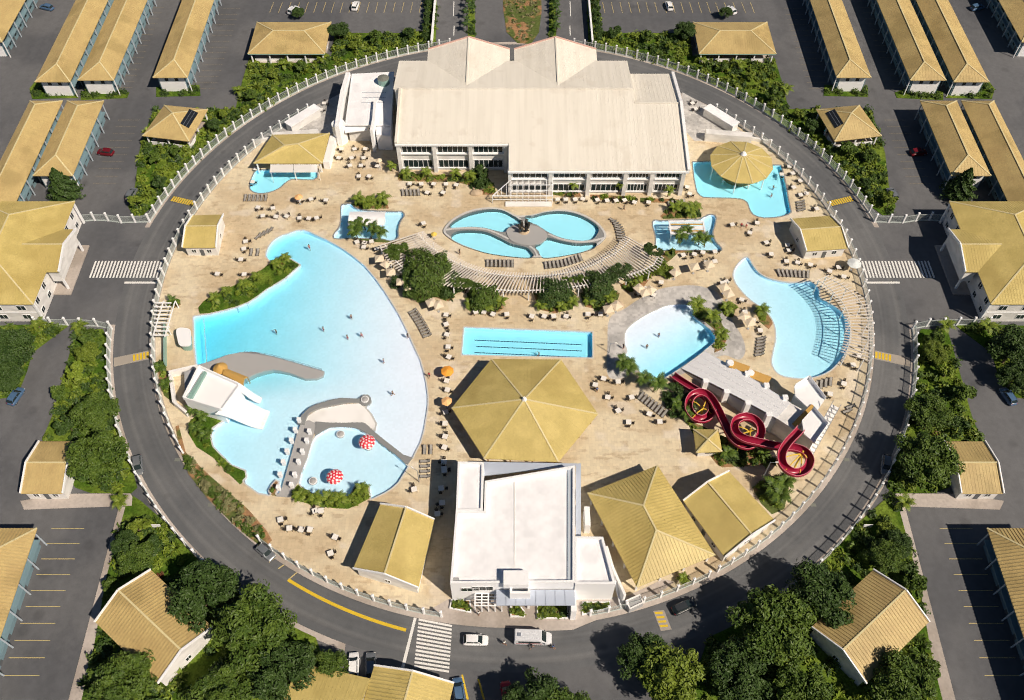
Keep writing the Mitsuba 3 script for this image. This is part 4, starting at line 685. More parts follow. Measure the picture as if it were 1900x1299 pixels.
def bays(y, xs, rows, wz):
    for a, b in xs:
        add('bay_pier', box(b, b + .9, y, y + .95, 0, wz), 'mat_wall', k)
        for z0, z1 in rows:
            w = b - a - .5; windows(k, (a + .2, y + .88), (b - .2, y + .88), z0, z1, 1, w, panes=6, depth=.12)
        add('sill', box(a, b, y + .35, y + .9, rows[1][0] - .35, rows[1][0] - .12), 'mat_white_paint', k)
        add('sill', box(a, b, y + .6, y + .9, rows[0][0] - .3, rows[0][0] - .1), 'mat_white_paint', k)
add('bay_pier', box(HX0 + .1, HX0 + 1.0, YL, YL + .95, 0, zf(YL) - .6), 'mat_wall', k)
bays(YL, [(HX0 + 1.0, HX0 + 8.6), (HX0 + 9.5, HX0 + 17.2), (HX0 + 18.1, HXS - 1.2)], [(1.2, 3.5), (5.9, 8.2)], zf(YL) - .6)
bays(YR, [(HXS + .6, HXS + 9.3), (HXS + 10.2, HXS + 18.2), (HXS + 19.2, HXS + 26.8), (HXS + 27.8, HXS + 33), (HXS + 34.2, HX1 - 1.2)], [(1.1, 3.2), (5.2, 7.3)], zf(YR) - .6)
# glazed entrance of the hall
kc = thing('glass_porch', 'sloping glass porch with white bars in front of the hall', 'glass canopy')
gy1, gy0 = YR + .3, YR - 2.4; gx0, gx1 = (-0.25,27.68)[0], (9.54,27.68)[0]; gxl = (-4.57,24.50)[0]
zt, zl = 5.0, 2.5
def gp(s, t): return (gx0 + (gx1 - gx0) * s, gy1 + (gy0 - gy1) * t, zt + (zl - zt) * t)
for i in range(7):
    for j in range(3): add('pane', trimesh.Trimesh([gp(i / 7, (j + 1) / 3), gp((i + 1) / 7, (j + 1) / 3), gp((i + 1) / 7, j / 3), gp(i / 7, j / 3)], [[0, 1, 2], [0, 2, 3]], process=False), 'mat_clear_glass', kc)
for i in range(8): add('bar', bar(np.add(gp(i / 7, 0), (0, 0, .05)), np.add(gp(i / 7, 1), (0, 0, .05)), .13, .12), 'mat_white_paint', kc); add('post', bar((gp(i / 7, 1)[0], gy0, 0.1), gp(i / 7, 1), .14), 'mat_white_paint', kc)
for j in range(4): add('bar', bar(np.add(gp(0, j / 3), (0, 0, .06)), np.add(gp(1, j / 3), (0, 0, .06)), .13, .12), 'mat_white_paint', kc)
tri = [(gxl, gy0, zl), gp(0, 1), gp(0, 0)]
add('pane', trimesh.Trimesh(tri, [[0, 1, 2]], process=False), 'mat_clear_glass', kc)
for a, b in ((0, 1), (0, 2)): add('bar', bar(tri[a], tri[b], .15), 'mat_white_paint', kc)
for t in (.25, .5, .75): add('bar', bar(np.array(tri[0]) * (1 - t) + np.array(tri[1]) * t, np.array(tri[0]) * (1 - t) + np.array(tri[2]) * t, .1), 'mat_white_paint', kc)
for z in (1.3, 2.4): add('bar', bar((gxl, gy0, z), (gx1, gy0, z), .12), 'mat_white_paint', kc)
add('post', bar((gxl, gy0, .1), (gxl, gy0, zl), .14), 'mat_white_paint', kc)
for i in range(7): add('pane', trimesh.Trimesh([(gp(i / 7, 1)[0], gy0 - .01, .2), (gp((i + 1) / 7, 1)[0], gy0 - .01, .2), (gp((i + 1) / 7, 1)[0], gy0 - .01, zl), (gp(i / 7, 1)[0], gy0 - .01, zl)], [[0, 1, 2], [0, 2, 3]], process=False), 'mat_clear_glass', kc)
struct('terrace_step', box((-1.55,26.47)[0], (9.41,26.47)[0], gy0 - 1.3, gy0 + .2, .13, .5), 'mat_beach', 'pale raised step before the glass porch')
# left wing of the hall
k = thing('hall_annex', 'lower white flat roofed wing left of the hall with a tall white fin wall', 'building')
AX0, AX1, AY0, AY1, AZ = -46.8, -29.2, 40.5, 61.5, 5.6
ap = poly([(-41.57,64.88),(-30.69,65.78),(-29.71,44.75),(-41.12,44.75)])
add('roof_slab', prism(ap, 5.3, 5.6), 'mat_white_metal', k); add('wall', prism(ap.buffer(-.5), 0, 5.3), 'mat_wall', k)
pl = [(-42.40,64.49),(-42.98,56.76),(-42.94,49.77),(-42.84,43.30)]
add('parapet', prism(LineString(pl).buffer(.55, cap_style=2), 0, 6.4), 'mat_white_paint', k)
add('canopy', cat([slope([(*(-41.71,46.20), 5.0), (*(-35.49,46.60), 5.0), (*(-35.83,44.57), 4.2), (*(-41.20,43.77), 4.2)], .2, 0)]), 'mat_white_metal', k)
add('entry_drum', cyl(*(-42.85,45.31), 0, 5.6, 1.7, 16), 'mat_white_paint', k)
fx = (-33.82,46.69)[0]
add('fin_wall', prism(LineString([(-34.25,52.88), (-33.98,45.47), (-34.18,41.28)]).buffer(.35, cap_style=2), 0, 6.9), 'mat_white_paint', k)
add('lower_roof', prism(poly([(-34.22,53.97),(-30.61,54.82),(-29.69,41.71),(-33.29,42.10)]), 0, 4.8), 'mat_white_metal', k)
add('glass_bay', prism(poly([(-35.39,45.31), (-34.12,47.75), (-32.78,46.53), (-32.71,44.10), (-33.99,43.30)]), 0, 4.2), 'mat_dark_glass', k)
for a, b in ([(-38.11,57.22),(-32.08,57.22)], [(-37.92,55.29),(-31.92,55.29)], [(-37.87,53.39),(-32.03,53.39)]): add('seam', bar((*a, 5.62), (*b, 5.62), .12, .1), 'mat_metal', k)
k = thing('water_tank', 'dark round tank on the white roof beside the hall', 'tank'); c = (-32.91,61.03)
add('tank', cyl(*c, 5.6, 7.2, 1.5, 16), 'mat_trim_teal', k); add('lid', cyl(*c, 7.2, 7.5, 1.5, 16, .4), 'mat_bin', k)
# service boxes along the fence, left and right of the hall
for sx, s in ((1, 'left'), (-1, 'right')):
    f = (lambda q: q) if sx > 0 else mirror
    k = thing('service_shed', f'long low white tanker shed by the fence {s} of the hall', 'shed')
    a, b = f([(-56.36,48.85),(-50.03,55.77)]); a, b = np.array(a), np.array(b); d = (b - a) / np.linalg.norm(b - a); o = np.array([-d[1], d[0]])
    add('body', prism(LineString([a, b]).buffer(1.15, cap_style=2), 0, 2.3), 'mat_wall', k); add('roof', prism(LineString([a - d * .2, b + d * .2]).buffer(1.35, cap_style=2), 2.3, 2.5), 'mat_white_metal', k)
    k = thing('back_wall', f'white wall behind the {"bar" if sx > 0 else "kiosk"} pool at {s}', 'wall')
    add('wall', prism(LineString(f([(-59.82,44.61),(-48.47,46.02)])).buffer(.9, cap_style=2), 0, 2.6), 'mat_wall', k)
    add('low_wall', prism(LineString(f([(-64.74,44.38),(-60.35,45.59)])).buffer(.3, cap_style=2), 0, 1.0), 'mat_wall', k)

# ---------------------------------------------------------------- buildings and shelters on the deck
k = thing('bar_pavilion', 'ochre hip roofed bar beside the small pool at upper left of the deck', 'pavilion')
c = [(-62.30,33.54),(-45.69,33.54),(-45.19,44.47),(-59.39,43.87)]; r = [(-54.85,37.26),(-51.69,37.84)]
A, B, C, D = [(*p, 3.3) for p in c]; r0, r1 = (*r[0], 5.6), (*r[1], 5.6)
for q in ([A, B, r1], [A, r1, r0], [B, C, r1], [C, D, r0], [C, r0, r1], [D, A, r0]): add('roof_slope', slope(q, .16, .62), 'mat_ochre', k)
add('ridge_cap', caps([(A, r0), (B, r1), (C, r1), (D, r0), (r0, r1)]), 'mat_ochre_cap', k)
posts_under(k, c, 3.3, .8, (3, 2)); add('counter', prism(poly(c).buffer(-2.2), .13, 1.2), 'mat_wood', k)
k = thing('awning', 'flat white awning of two panels over the bar pool', 'awning')
q = [(-58.28,33.72),(-52.75,33.72),(-52.42,30.99),(-58.10,30.99)]; q2 = [(-52.62,33.72),(-46.96,33.72),(-46.61,30.99),(-52.29,30.99)]
for p in (q, q2): add('panel', prism(p, 2.7, 2.8), 'mat_beach', k)
for p in (*q, *q2): add('post', cyl(p[0] * .995, p[1], -1.1, 2.7, .07, 8), 'mat_white_paint', k)
k = thing('bar_wall', 'white low wall right of the hip roofed bar', 'wall'); add('wall', prism(LineString([(-44.57,44.56),(-45.14,34.95)]).buffer(.75, cap_style=2), 0, 2.4), 'mat_beach', k)
# conical kiosk
k = thing('kiosk', 'twelve sided conical ochre kiosk standing in the angular pool', 'kiosk'); kx, ky, kr = 55.3, 33.9, 7.6
pts = [(kx + kr * math.cos(a), ky + kr * math.sin(a)) for a in np.arange(12) * PI / 6 + .2]
roof(k, [[(*pts[i], 3.4), (*pts[(i + 1) % 12], 3.4), (kx, ky, 5.9)] for i in range(12)], [((*p, 3.4), (kx, ky, 5.9)) for p in pts], ribs=0, w=.22)
add('finial', cyl(kx, ky, 5.85, 6.5, .75, 12, .3), 'mat_white_paint', k)
for p in pts[::2]: add('post', cyl(kx + (p[0] - kx) * .93, ky + (p[1] - ky) * .93, -1.2, 3.4, .13, 8), 'mat_white_paint', k)
add('bar_counter', cyl(kx, ky, -1.2, 1.0, 4.2, 24), 'mat_wood', k)
for i in range(10): a = i * PI / 5; add('bar_stool', cyl(kx + 5.2 * math.cos(a), ky + 5.2 * math.sin(a), -1.2, .45, .22, 8), 'mat_white_paint', k)
# gabled deck houses
k = thing('deck_house', 'small gabled ochre house inside the fence above the right zebra crossing', 'house')
gable_house(k, ((65.44,5.08), (74.73,5.96)), ((63.69,15.02), (72.89,16.05)), 3.3, 4.9)
k = thing('deck_house', 'small gabled ochre house inside the fence above the left zebra crossing', 'house')
gable_house(k, ((-73.33,6.13), (-66.01,6.13)), ((-73.16,16.13), (-66.29,16.39)), 3.3, 4.9)
k = thing('deck_house', 'long gabled ochre house left of the white entrance building', 'house')
gable_house(k, ((-23.78,-56.91), (-27.37,-68.96)), ((-13.90,-59.97), (-15.90,-72.42)), 3.8, 5.6, ribs=.55)
k = thing('deck_house', 'gabled ochre house at lower right, behind the crossed hip roof', 'house')
gable_house(k, ((31.05,-56.17), (36.98,-66.81)), ((40.22,-50.13), (46.91,-59.88)), 3.6, 5.2)
# open roofs
k = thing('pavilion', 'large hexagonal ochre pavilion in the middle of the deck', 'pavilion')
hx = [(-11.71,-36.41),(-5.23,-47.52),(8.63,-48.26),(16.60,-37.76),(9.89,-24.86),(-4.17,-24.73)]; ap = (2.35,-37.01,7.9)
roof(k, [[(*hx[i], 3.9), (*hx[(i + 1) % 6], 3.9), ap] for i in range(6)], [((*h, 3.9), ap) for h in hx], ribs=.7)
add('finial', cyl(ap[0], ap[1], 7.9, 8.5, .5, 10, .25), 'mat_white_paint', k)
posts_under(k, hx, 3.9, 1.2, (3,), 'mat_wood', .14); add('bar_counter', prism(poly(hx).buffer(-6.5), .13, 1.2), 'mat_wood', k)
k = thing('pavilion', 'big hip roofed ochre pavilion turned on its corner, right of the white entrance building', 'pavilion')
c = [(13.73,-54.65),(21.29,-72.42),(35.38,-66.59),(27.04,-48.93)]; r0, r1 = (23.20,-58.69,7.0), (25.03,-63.41,7.0)
A, B, C, D = [(*p, 3.8) for p in c]
sl = [[A, B, r1], [A, r1, r0], [B, C, r1], [C, D, r0], [C, r0, r1], [D, A, r0]]
for q in sl: add('roof_slope', slope(q, .16, .6, (.16, .13)), 'mat_ochre', k)
add('ridge_cap', caps([(A, r0), (B, r1), (D, r0), (r0, r1), (C, r1)]), 'mat_ochre_cap', k)
posts_under(k, c, 3.8, 1.0, (4, 3), 'mat_white_paint'); add('counter', prism(poly(c).buffer(-4.5), .13, 1.1), 'mat_wood', k)
k = thing('hut', 'small pyramid roofed hut left of the red slide', 'hut')
c = [(34.80,-40.55),(34.78,-45.75),(39.70,-45.51),(39.65,-40.67)]; hip(k, c, [(37.01,-43.75)] * 2, 2.9, 4.4); add('wall', prism(poly(c).buffer(-.7), 0, 2.85), 'mat_wall', k); add('window', prism(poly(c).buffer(-.66).intersection(sbox((36.85,-43.87)[0], -200, (38.93,-43.87)[0], 0)), 1.1, 2.1), 'mat_dark_glass', k)

# ---------------------------------------------------------------- the white entrance building
k = thing('entrance_building', 'white flat roofed entrance building at the bottom of the ring', 'building'); Z = 7.6
main = poly([(-4.85,-54.14),(11.39,-51.00),(10.47,-73.00),(-10.30,-73.18),(-9.82,-60.01),(-4.93,-60.01)]); sm = poly([(-9.81,-50.28),(-5.11,-50.37),(-5.11,-59.93),(-9.82,-60.01)]); rw = poly([(10.89,-64.68),(15.69,-64.79),(17.25,-73.18),(10.53,-73.18)])
for nm, g, zr_, zp in (('main', main, Z - .7, Z), ('small', sm, Z - .35, Z + .1), ('right', rw, Z - .9, Z - .2)):
    add('roof_deck', prism(g.buffer(-.35, join_style=2), zr_ - .3, zr_), 'mat_white_metal', k)
    add('parapet', prism(g.difference(g.buffer(-.4, join_style=2)), 0, zp), 'mat_white_paint', k)
mx = (0.46,-65.27)[0]; b = main.bounds
add('roof_ridge', prism([(mx - .1, b[1] + .6), (mx + .1, b[1] + .6), (mx + .1, b[3] - 3), (mx - .1, b[3] - 3)], Z - .69, Z - .62), 'mat_beach', k)
add('gutter', prism(LineString([(10.54,-51.55),(9.72,-72.93)]).buffer(.45, cap_style=2), Z - .7, Z - .45), 'mat_wall_blue', k)
FY = main.bounds[1]
fl, fr = main.bounds[0], rw.bounds[2]
add('vent_box', box((0.18,-71.65)[0] - 1.6, (0.18,-71.65)[0] + 2.6, FY - .6, FY + 1.9, Z - .7, Z + .9), 'mat_white_paint', k)
x0, x1 = (-2.64,-72.89)[0], (10.56,-72.89)[0]
add('canopy', box(x0, x1, FY - 2.7, FY - .05, 4.5, 4.8), 'mat_metal_roof', k)
for i in range(1, 8): add('canopy_seam', box(x0 + (x1 - x0) * i / 8 - .04, x0 + (x1 - x0) * i / 8 + .04, FY - 2.65, FY - .1, 4.8, 4.86), 'mat_metal', k)
add('portal', cat([box((-0.36,-72.33)[0], (-0.36,-72.33)[0] + .4, FY - 1.6, FY, 0, 7.2), box((2.63,-72.33)[0], (2.63,-72.33)[0] + .4, FY - 1.6, FY, 0, 7.2), box((-0.36,-72.33)[0], (2.63,-72.33)[0] + .4, FY - 1.6, FY - 1.2, 3.2, 7.2)]), 'mat_white_paint', k)
add('side_wall', box((9.89,-75.74)[0], (9.89,-75.74)[0] + .9, FY - 3.6, FY, 0, 4.4), 'mat_white_paint', k)
gx0, gx1 = (-6.27,-73.64)[0], (-1.75,-73.64)[0]
for i in range(5): add('entrance_bar', box(gx0 + (gx1 - gx0) * i / 4 - .12, gx0 + (gx1 - gx0) * i / 4 + .12, FY - 2.2, FY - .1, 2.9, 3.1), 'mat_white_paint', k)
for i in range(5): add('entrance_bar', box(gx0, gx1, FY - 2.2 + i * .52, FY - 2.05 + i * .52, 2.92, 3.12), 'mat_white_paint', k)
for i in range(5): add('entrance_post', box(gx0 + (gx1 - gx0) * i / 4 - .1, gx0 + (gx1 - gx0) * i / 4 + .1, FY - 2.2, FY - 2.0, 0, 2.9), 'mat_white_paint', k)
add('entrance_door', box(gx0 + .3, gx1 - .3, FY - .12, FY - .02, .15, 3.0), 'mat_dark_glass', k)
windows(k, (fl + 1, FY), (fl + 5.5, FY), 4.2, 5.6, 1, 3.2, panes=3); windows(k, ((-6.73,-72.89)[0], FY), ((-3.19,-72.89)[0], FY), 4.6, 6.2, 1, 3.6, panes=3)
windows(k, ((3.19,-72.89)[0], FY), ((10.19,-72.89)[0], FY), 1.1, 3.6, 3, 2.0)
add('right_screen', prism(LineString([(16.48,-65.25),(17.35,-69.22),(19.05,-74.01)]).buffer(.22, cap_style=2), 0, 4.6), 'mat_beach', k)
add('right_frame', cat([bar((*(15.63,-71.44), 4.2), (*(17.65,-71.44), 4.2), .3), bar((*(17.65,-71.44), 4.2), (*(18.73,-74.68), .2), .3)]), 'mat_white_paint', k)
add('lower_roof', prism(poly([(-5.14,-51.44),(-5.19,-48.64),(12.76,-48.98),(12.08,-63.94),(11.14,-63.94),(11.75,-49.43)]), 4.3, 4.6), 'mat_metal_roof', k)
add('stair', box((13.04,-57.86)[0], (14.03,-57.86)[0], (13.20,-60.84)[1], (13.38,-57.11)[1], 0, 3.4), 'mat_white_paint', k)
add('roof_hatch', box(*(lambda p: (p[0] - .5, p[0] + .5, p[1] - .4, p[1] + .4))((-9.35,-72.49)), Z - .72, Z - .3), 'mat_wall_gray', k)
FRONT_BEDS = [poly(q) for q in ([(-10.76,-74.80),(-10.54,-73.28),(-7.19,-73.28),(-6.94,-75.65)], [(-0.28,-74.14),(1.30,-74.14),(2.22,-75.37),(2.21,-76.31),(-0.28,-76.31)], [(4.28,-74.14),(9.67,-74.14),(9.58,-76.59),(4.24,-76.59)], [(12.11,-73.66),(16.96,-73.66),(16.88,-74.80),(12.00,-76.03)])]
for i, g in enumerate(FRONT_BEDS):
    kk = thing('planter', ['green planter left of the white entrance', 'narrow green planter beside the entrance bars', 'long green planter below the metal canopy', 'wedge shaped green planter right of the side wall'][i], 'planter')
    add('kerb', prism(g.difference(g.buffer(-.2)), .13, .5), 'mat_white_paint', kk); add('soil', sheet(g.buffer(-.2), .38), 'mat_soil', kk)
# ring side gates near the entrance building
k = thing('ticket_gate', 'small gate hut with open lid right of the entrance building', 'gate hut'); c = (21.18,-74.42)
add('box', prism([(19.35,-74.04),(21.96,-72.89),(22.48,-74.42),(19.98,-75.56)], 0, 1.9), 'mat_wall_gray', k); add('rim', prism(poly([(19.35,-74.04),(21.96,-72.89),(22.48,-74.42),(19.98,-75.56)]).difference(poly([(19.35,-74.04),(21.96,-72.89),(22.48,-74.42),(19.98,-75.56)]).buffer(-.2)), 1.9, 2.1), 'mat_beach', k)

# ---------------------------------------------------------------- canopies and pergolas
k = thing('canopy', 'white barrel roofed canopy across the left spa pool', 'canopy')
c = [(-37.56,17.90),(-29.60,17.90),(-28.62,13.61),(-37.34,13.61)]; x0, x1 = (c[0][0] + c[3][0]) / 2, (c[1][0] + c[2][0]) / 2; y0, y1 = c[2][1], c[0][1]
ys = np.linspace(y0, y1, 9); zs = 2.7 + .55 * np.sin(np.linspace(0, PI, 9))
for i in range(8): add('roof_strip', quad((x0, ys[i], zs[i]), (x1, ys[i], zs[i]), (x1, ys[i + 1], zs[i + 1]), (x0, ys[i + 1], zs[i + 1]), .06), 'mat_white_paint', k)
for x in (x0 + .5, x1 - .5):
    for y in (y0 + .3, y1 - .3): add('post', cyl(x, y, -.6, 2.75, .12, 8), 'mat_white_paint', k)
k = thing('canopy', 'open white framed canopy with slats across the right spa pool', 'canopy')
c = [(35.87,14.80),(44.00,14.80),(43.71,10.59),(35.66,10.43)]; x0, x1 = (c[0][0] + c[3][0]) / 2, (c[1][0] + c[2][0]) / 2; y0, y1 = c[2][1], c[0][1]
for q in ((x0, x1, y0, y0 + .7), (x0, x1, y1 - .5, y1), (x0, x0 + .35, y0, y1), (x1 - .35, x1, y0, y1)): add('frame', box(*q, 2.75 + .02 * (q[1] - q[0] < 1), 3.0), 'mat_white_paint', k)
for t0, t1, mt in ((.2, .3, 'mat_thatch'), (.36, .62, 'mat_beach'), (.70, .80, 'mat_thatch')): add('slat', box(x0 + .3, x1 - .3, y0 + (y1 - y0) * t0, y0 + (y1 - y0) * t1, 2.8, 2.9), mt, k)
for x in (x0 + .3, x1 - .3):
    for y in (y0 + .3, y1 - .3): add('post', cyl(x, y, -.6, 2.75, .1, 8), 'mat_white_paint', k)
k = thing('pergola', 'long curved white slatted pergola south of the oval pool', 'pergola')
pin = spline([(-20.24,11.16),(-18.14,8.35),(-14.11,4.62),(-9.71,1.43),(-4.12,-0.60),(1.76,-1.38),(7.64,-1.22),(12.97,0.02),(17.81,2.22),(22.17,5.42),(24.78,8.35),(25.73,9.67)], 10)
pout = spline([(-29.39,7.04),(-27.11,2.70),(-23.25,-1.38),(-17.49,-3.69),(-10.45,-5.21),(-2.89,-6.26),(3.47,-6.41),(10.43,-5.81),(17.44,-4.60),(24.57,-2.61),(30.88,-0.13),(32.75,2.07),(33.25,3.49)], 10)
n = 90; qi, qo = resample(pin, n=n), resample(pout, n=n)
for i in range(n):
    d = (qo[i] - qi[i]) / np.linalg.norm(qo[i] - qi[i])
    add('slat', bar((*(qi[i] - d * .4), 3.05), (*(qo[i] + d * .4), 3.05), .2, .2), 'mat_pergola', k)
for q, w in ((qi * .9 + qo * .1, .2), (qi * .1 + qo * .9, .2)):
    s = resample(q, n=24)
    for i in range(23): add('beam', bar((*s[i], 2.82), (*s[i + 1], 2.82), w, .22), 'mat_white_paint', k)
for q in (resample(qi, n=14), resample(qo, n=14)):
    for p in q: add('post', cyl(*p, 0, 2.72, .14, 8), 'mat_white_paint', k)
k = thing('pergola', 'radial white pergola over the east rim of the curved pool', 'pergola')
pin = resample(spline([(65.74,-4.34),(67.05,-5.85),(68.41,-8.09),(69.47,-10.59),(69.96,-13.48),(69.68,-16.75),(68.69,-20.22),(67.28,-23.61)], 10), n=30)
pout = resample(spline([(67.96,-3.12),(70.67,-5.10),(73.22,-8.09),(74.36,-11.03),(74.53,-14.63),(73.91,-18.15),(72.88,-21.59),(71.23,-25.35)], 10), n=30)
for i in range(30):
    d = (pout[i] - pin[i]) / np.linalg.norm(pout[i] - pin[i]); add('slat', bar((*(pin[i] - d * .9), 4.4), (*(pout[i] + d * .5), 4.4), .14, .2), 'mat_pergola', k)
for q in (pin * .93 + pout * .07, pin * .12 + pout * .88):
    s = resample(q, n=16)
    for i in range(15): add('beam', bar((*s[i], 4.2), (*s[i + 1], 4.2), .12, .2), 'mat_pergola', k)
    for p in s[::3]: add('post', cyl(*p, -.3, 4.1, .12, 8), 'mat_white_paint', k)
k = thing('pergola', 'short white pergola of level beams by the left fence', 'pergola')
for i in range(9):
    p, q = lerp((-76.20,-9.29), (-74.16,-17.91), i / 8), lerp((-72.53,-9.29), (-71.14,-17.91), i / 8); add('slat', bar((*p, 2.8), (*q, 2.8), .2, .22), 'mat_white_paint', k)
for x in ((-74.43,-14.65)[0], (-71.95,-14.65)[0]):
    add('beam', bar((x, (-72.60,-18.18)[1], 2.6), (x, (-74.76,-8.83)[1], 2.6), .2), 'mat_white_paint', k)
    for yy in ((-73.98,-15.80)[1], (-75.66,-8.52)[1]): add('post', cyl(x, yy, 0, 2.5, .12, 8), 'mat_white_paint', k)

# ---------------------------------------------------------------- the twisting red slide
sp = np.array([(53.34,-43.91,8.00),(52.41,-44.92,7.90),(51.26,-45.97,7.70),(49.99,-47.34,7.40),(49.07,-48.92,7.15),(49.00,-50.76,6.90),(50.08,-52.02,6.65),(51.67,-52.26,6.40),(53.42,-51.29,6.15),(54.44,-49.36,5.90),(53.99,-47.63,5.70),(52.46,-46.64,5.50),(50.69,-46.34,5.30),(49.08,-46.06,5.15),(47.33,-45.52,5.00),(45.41,-44.90,4.85),(43.66,-44.28,4.70),(42.41,-43.12,4.50),(42.12,-41.49,4.30),(42.89,-39.78,4.15),(44.62,-38.97,4.00),(46.26,-39.39,3.85),(47.21,-40.73,3.70),(47.14,-42.46,3.55),(46.03,-44.16,3.40),(44.56,-44.87,3.25),(43.26,-44.59,3.10),(42.22,-43.61,2.95),(41.51,-42.04,2.85),(41.07,-40.36,2.75),(40.58,-38.42,2.60),(40.02,-36.24,2.45),(39.40,-34.27,2.35),(38.54,-32.78,2.20),(37.19,-32.14,2.10),(35.70,-32.73,1.95),(34.72,-34.35,1.80),(34.70,-36.19,1.70),(35.62,-37.60,1.60),(37.11,-37.95,1.50),(38.58,-37.06,1.40),(39.28,-35.31,1.30),(38.99,-33.54,1.20),(37.93,-31.96,1.10),(36.48,-30.66,0.95),(35.01,-29.32,0.75),(33.64,-27.93,0.50),(32.52,-26.64,0.25)])
sp = spline(sp, 8)
t = np.gradient(sp, axis=0); t /= np.linalg.norm(t, axis=1, keepdims=True); sd = np.c_[t[:, 1], -t[:, 0], np.zeros(len(t))]; sd /= np.linalg.norm(sd, axis=1, keepdims=True); up = np.cross(sd, t)
R_ = .76; an = np.radians(np.linspace(-115, 115, 15)); v = []
for rr, flip in ((R_, 1), (R_ + .09, -1)):
    v.append((sp[:, None] + rr * (np.sin(an)[None, :, None] * sd[:, None] - np.cos(an)[None, :, None] * up[:, None]) + [0, 0, R_]).reshape(-1, 3))
m = len(an); n = len(sp); i, j = np.meshgrid(np.arange(n - 1), np.arange(m - 1), indexing='ij'); q = np.stack([i * m + j, i * m + j + 1, (i + 1) * m + j + 1, (i + 1) * m + j], -1).reshape(-1, 4)
tri = lambda q: np.vstack([q[:, [0, 1, 2]], q[:, [0, 2, 3]]])
f = [tri(q), tri(q[:, ::-1] + n * m)]
for j in (0, m - 1):
    i = np.arange(n - 1); e = np.stack([i * m + j, (i + 1) * m + j, (i + 1) * m + j + n * m, i * m + j + n * m], -1); f.append(tri(e if j else e[:, ::-1]))
k = thing('water_slide', 'dark red open water slide twisting through three loops into the beach pool', 'water slide')
add('chute', trimesh.Trimesh(np.vstack(v), np.vstack(f), process=False), 'mat_red_slide', k, smooth=50)
for s_ in (-1, 1):
    a = math.radians(115) * s_; e = sp + .80 * (math.sin(a) * sd - math.cos(a) * up) + [0, 0, R_]
    add('rail', tube(e, .06, 6), 'mat_red_edge', k, smooth=60)
MASTS = [((37.50,-35.33), [((35.10,-33.51,2.3)), (38.60,-32.94,2.2), (39.11,-36.33,1.6), (35.14,-37.44,1.8)], 3.0), ((45.42,-41.48), [(42.45,-40.49,4.0), (46.89,-41.50,3.7), (44.73,-44.86,4.6), (42.29,-43.28,4.3)], 4.6), ((53.44,-47.85), [(49.43,-49.18,7.0), (54.42,-48.52,5.8), (52.17,-52.18,6.4), (49.65,-51.52,6.8)], 7.2)]
for (x, y), arms, h in MASTS:
    add('mast', cyl(x, y, 0, h, .2, 10, .15), 'mat_yellow_steel', k, smooth=40)
    for a in arms: add('arm', tube([(x, y, h - 1.0), ((x + a[0]) / 2, (y + a[1]) / 2, (h - 1 + a[2]) / 2 + .4), a], [.14, .11, .09], 6), 'mat_yellow_steel', k)
for q in (sp[150], sp[210], sp[330]): add('support', cyl(q[0], q[1], 0, q[2] + .1, .13, 8), 'mat_yellow_steel', k)

# ---------------------------------------------------------------- the white ramp slide and its tower
k = thing('ramp_slide', 'wide white multi lane ramp slide from the tower into the beach pool', 'water slide')
ra, rb, rc, rd = (40.02,-20.14,.35), (34.71,-24.51,.35), (50.33,-39.79,5.6), (53.63,-36.38,5.6)
def rp(s, u):  # s across 0..1, u along 0..1 (eased like the ramp)
    e = u + .06 * math.sin(PI * u); A = np.array(ra) + (np.array(rb) - ra) * s; B = np.array(rd) + (np.array(rc) - rd) * s
    return A + (B - A) * np.array([u, u, e])
for l in range(4):
    s0, s1 = l / 4 + .002, (l + 1) / 4 - .002; us = np.linspace(0, 1, 13); v = [rp(s, u) for u in us for s in (s0, s1)]; v += [p - [0, 0, .25] for p in v]; o = 26
    f = []
    for i in range(12):
        a = 2 * i; f += [[a, a + 2, a + 3], [a, a + 3, a + 1], [o + a, o + a + 3, o + a + 2], [o + a, o + a + 1, o + a + 3], [a, o + a + 2, a + 2], [a, o + a, o + a + 2], [a + 1, a + 3, o + a + 3], [a + 1, o + a + 3, o + a + 1]]
    add('lane', trimesh.Trimesh(v, f, process=False), 'mat_white_paint', k)
for l in range(5): add('lane_divider', cat([bar(rp(l / 4, u) + [0, 0, .02], rp(l / 4, u + 1 / 12) - [0, 0, .01], .1, .08) for u in np.linspace(0, 11 / 12, 12)]), 'mat_white_paint', k)
for s_, mt in ((1.03, 'mat_wall_blue'), (-.03, 'mat_wall_blue')):
    us = np.linspace(.02, 1, 12); top = [rp(s_, u) - [0, 0, .3] for u in us]; v = [(*p[:2], 0) for p in top] + [tuple(p) for p in top]
    add('flank_wall', trimesh.Trimesh(v, [x for i in range(11) for x in ([i, i + 1, i + 13], [i, i + 13, i + 12])], process=False), mt, k)
for u in (.28, .5, .72, .93):
    for s_ in (1.06, -.06): p = rp(s_, u); add('pier', box(p[0] - .5, p[0] + .5, p[1] - .5, p[1] + .5, 0, p[2] + .45), 'mat_white_paint', k)
k = thing('slide_tower', 'white stepped slide tower at the head of the red slide', 'tower')
add('platform', prism(poly([(50.40,-39.66),(53.70,-36.26),(55.81,-37.73),(56.48,-39.54),(53.66,-42.52)]), 0, 5.4), 'mat_wall', k)
add('upper_deck', prism(poly([(54.90,-32.91),(58.02,-30.89),(60.15,-35.90),(57.65,-39.07),(54.71,-35.04)]), 5.6, 6.0), 'mat_white_paint', k)
add('upper_wall', prism(poly([(55.22,-33.42),(57.87,-31.65),(59.52,-35.90),(57.63,-38.10)]), 0, 5.6), 'mat_wall_blue', k)
add('start_deck', prism(poly([(54.22,-41.61),(56.76,-39.00),(58.71,-42.79),(55.66,-46.48),(54.06,-44.53)]), 7.4, 7.8), 'mat_white_paint', k)
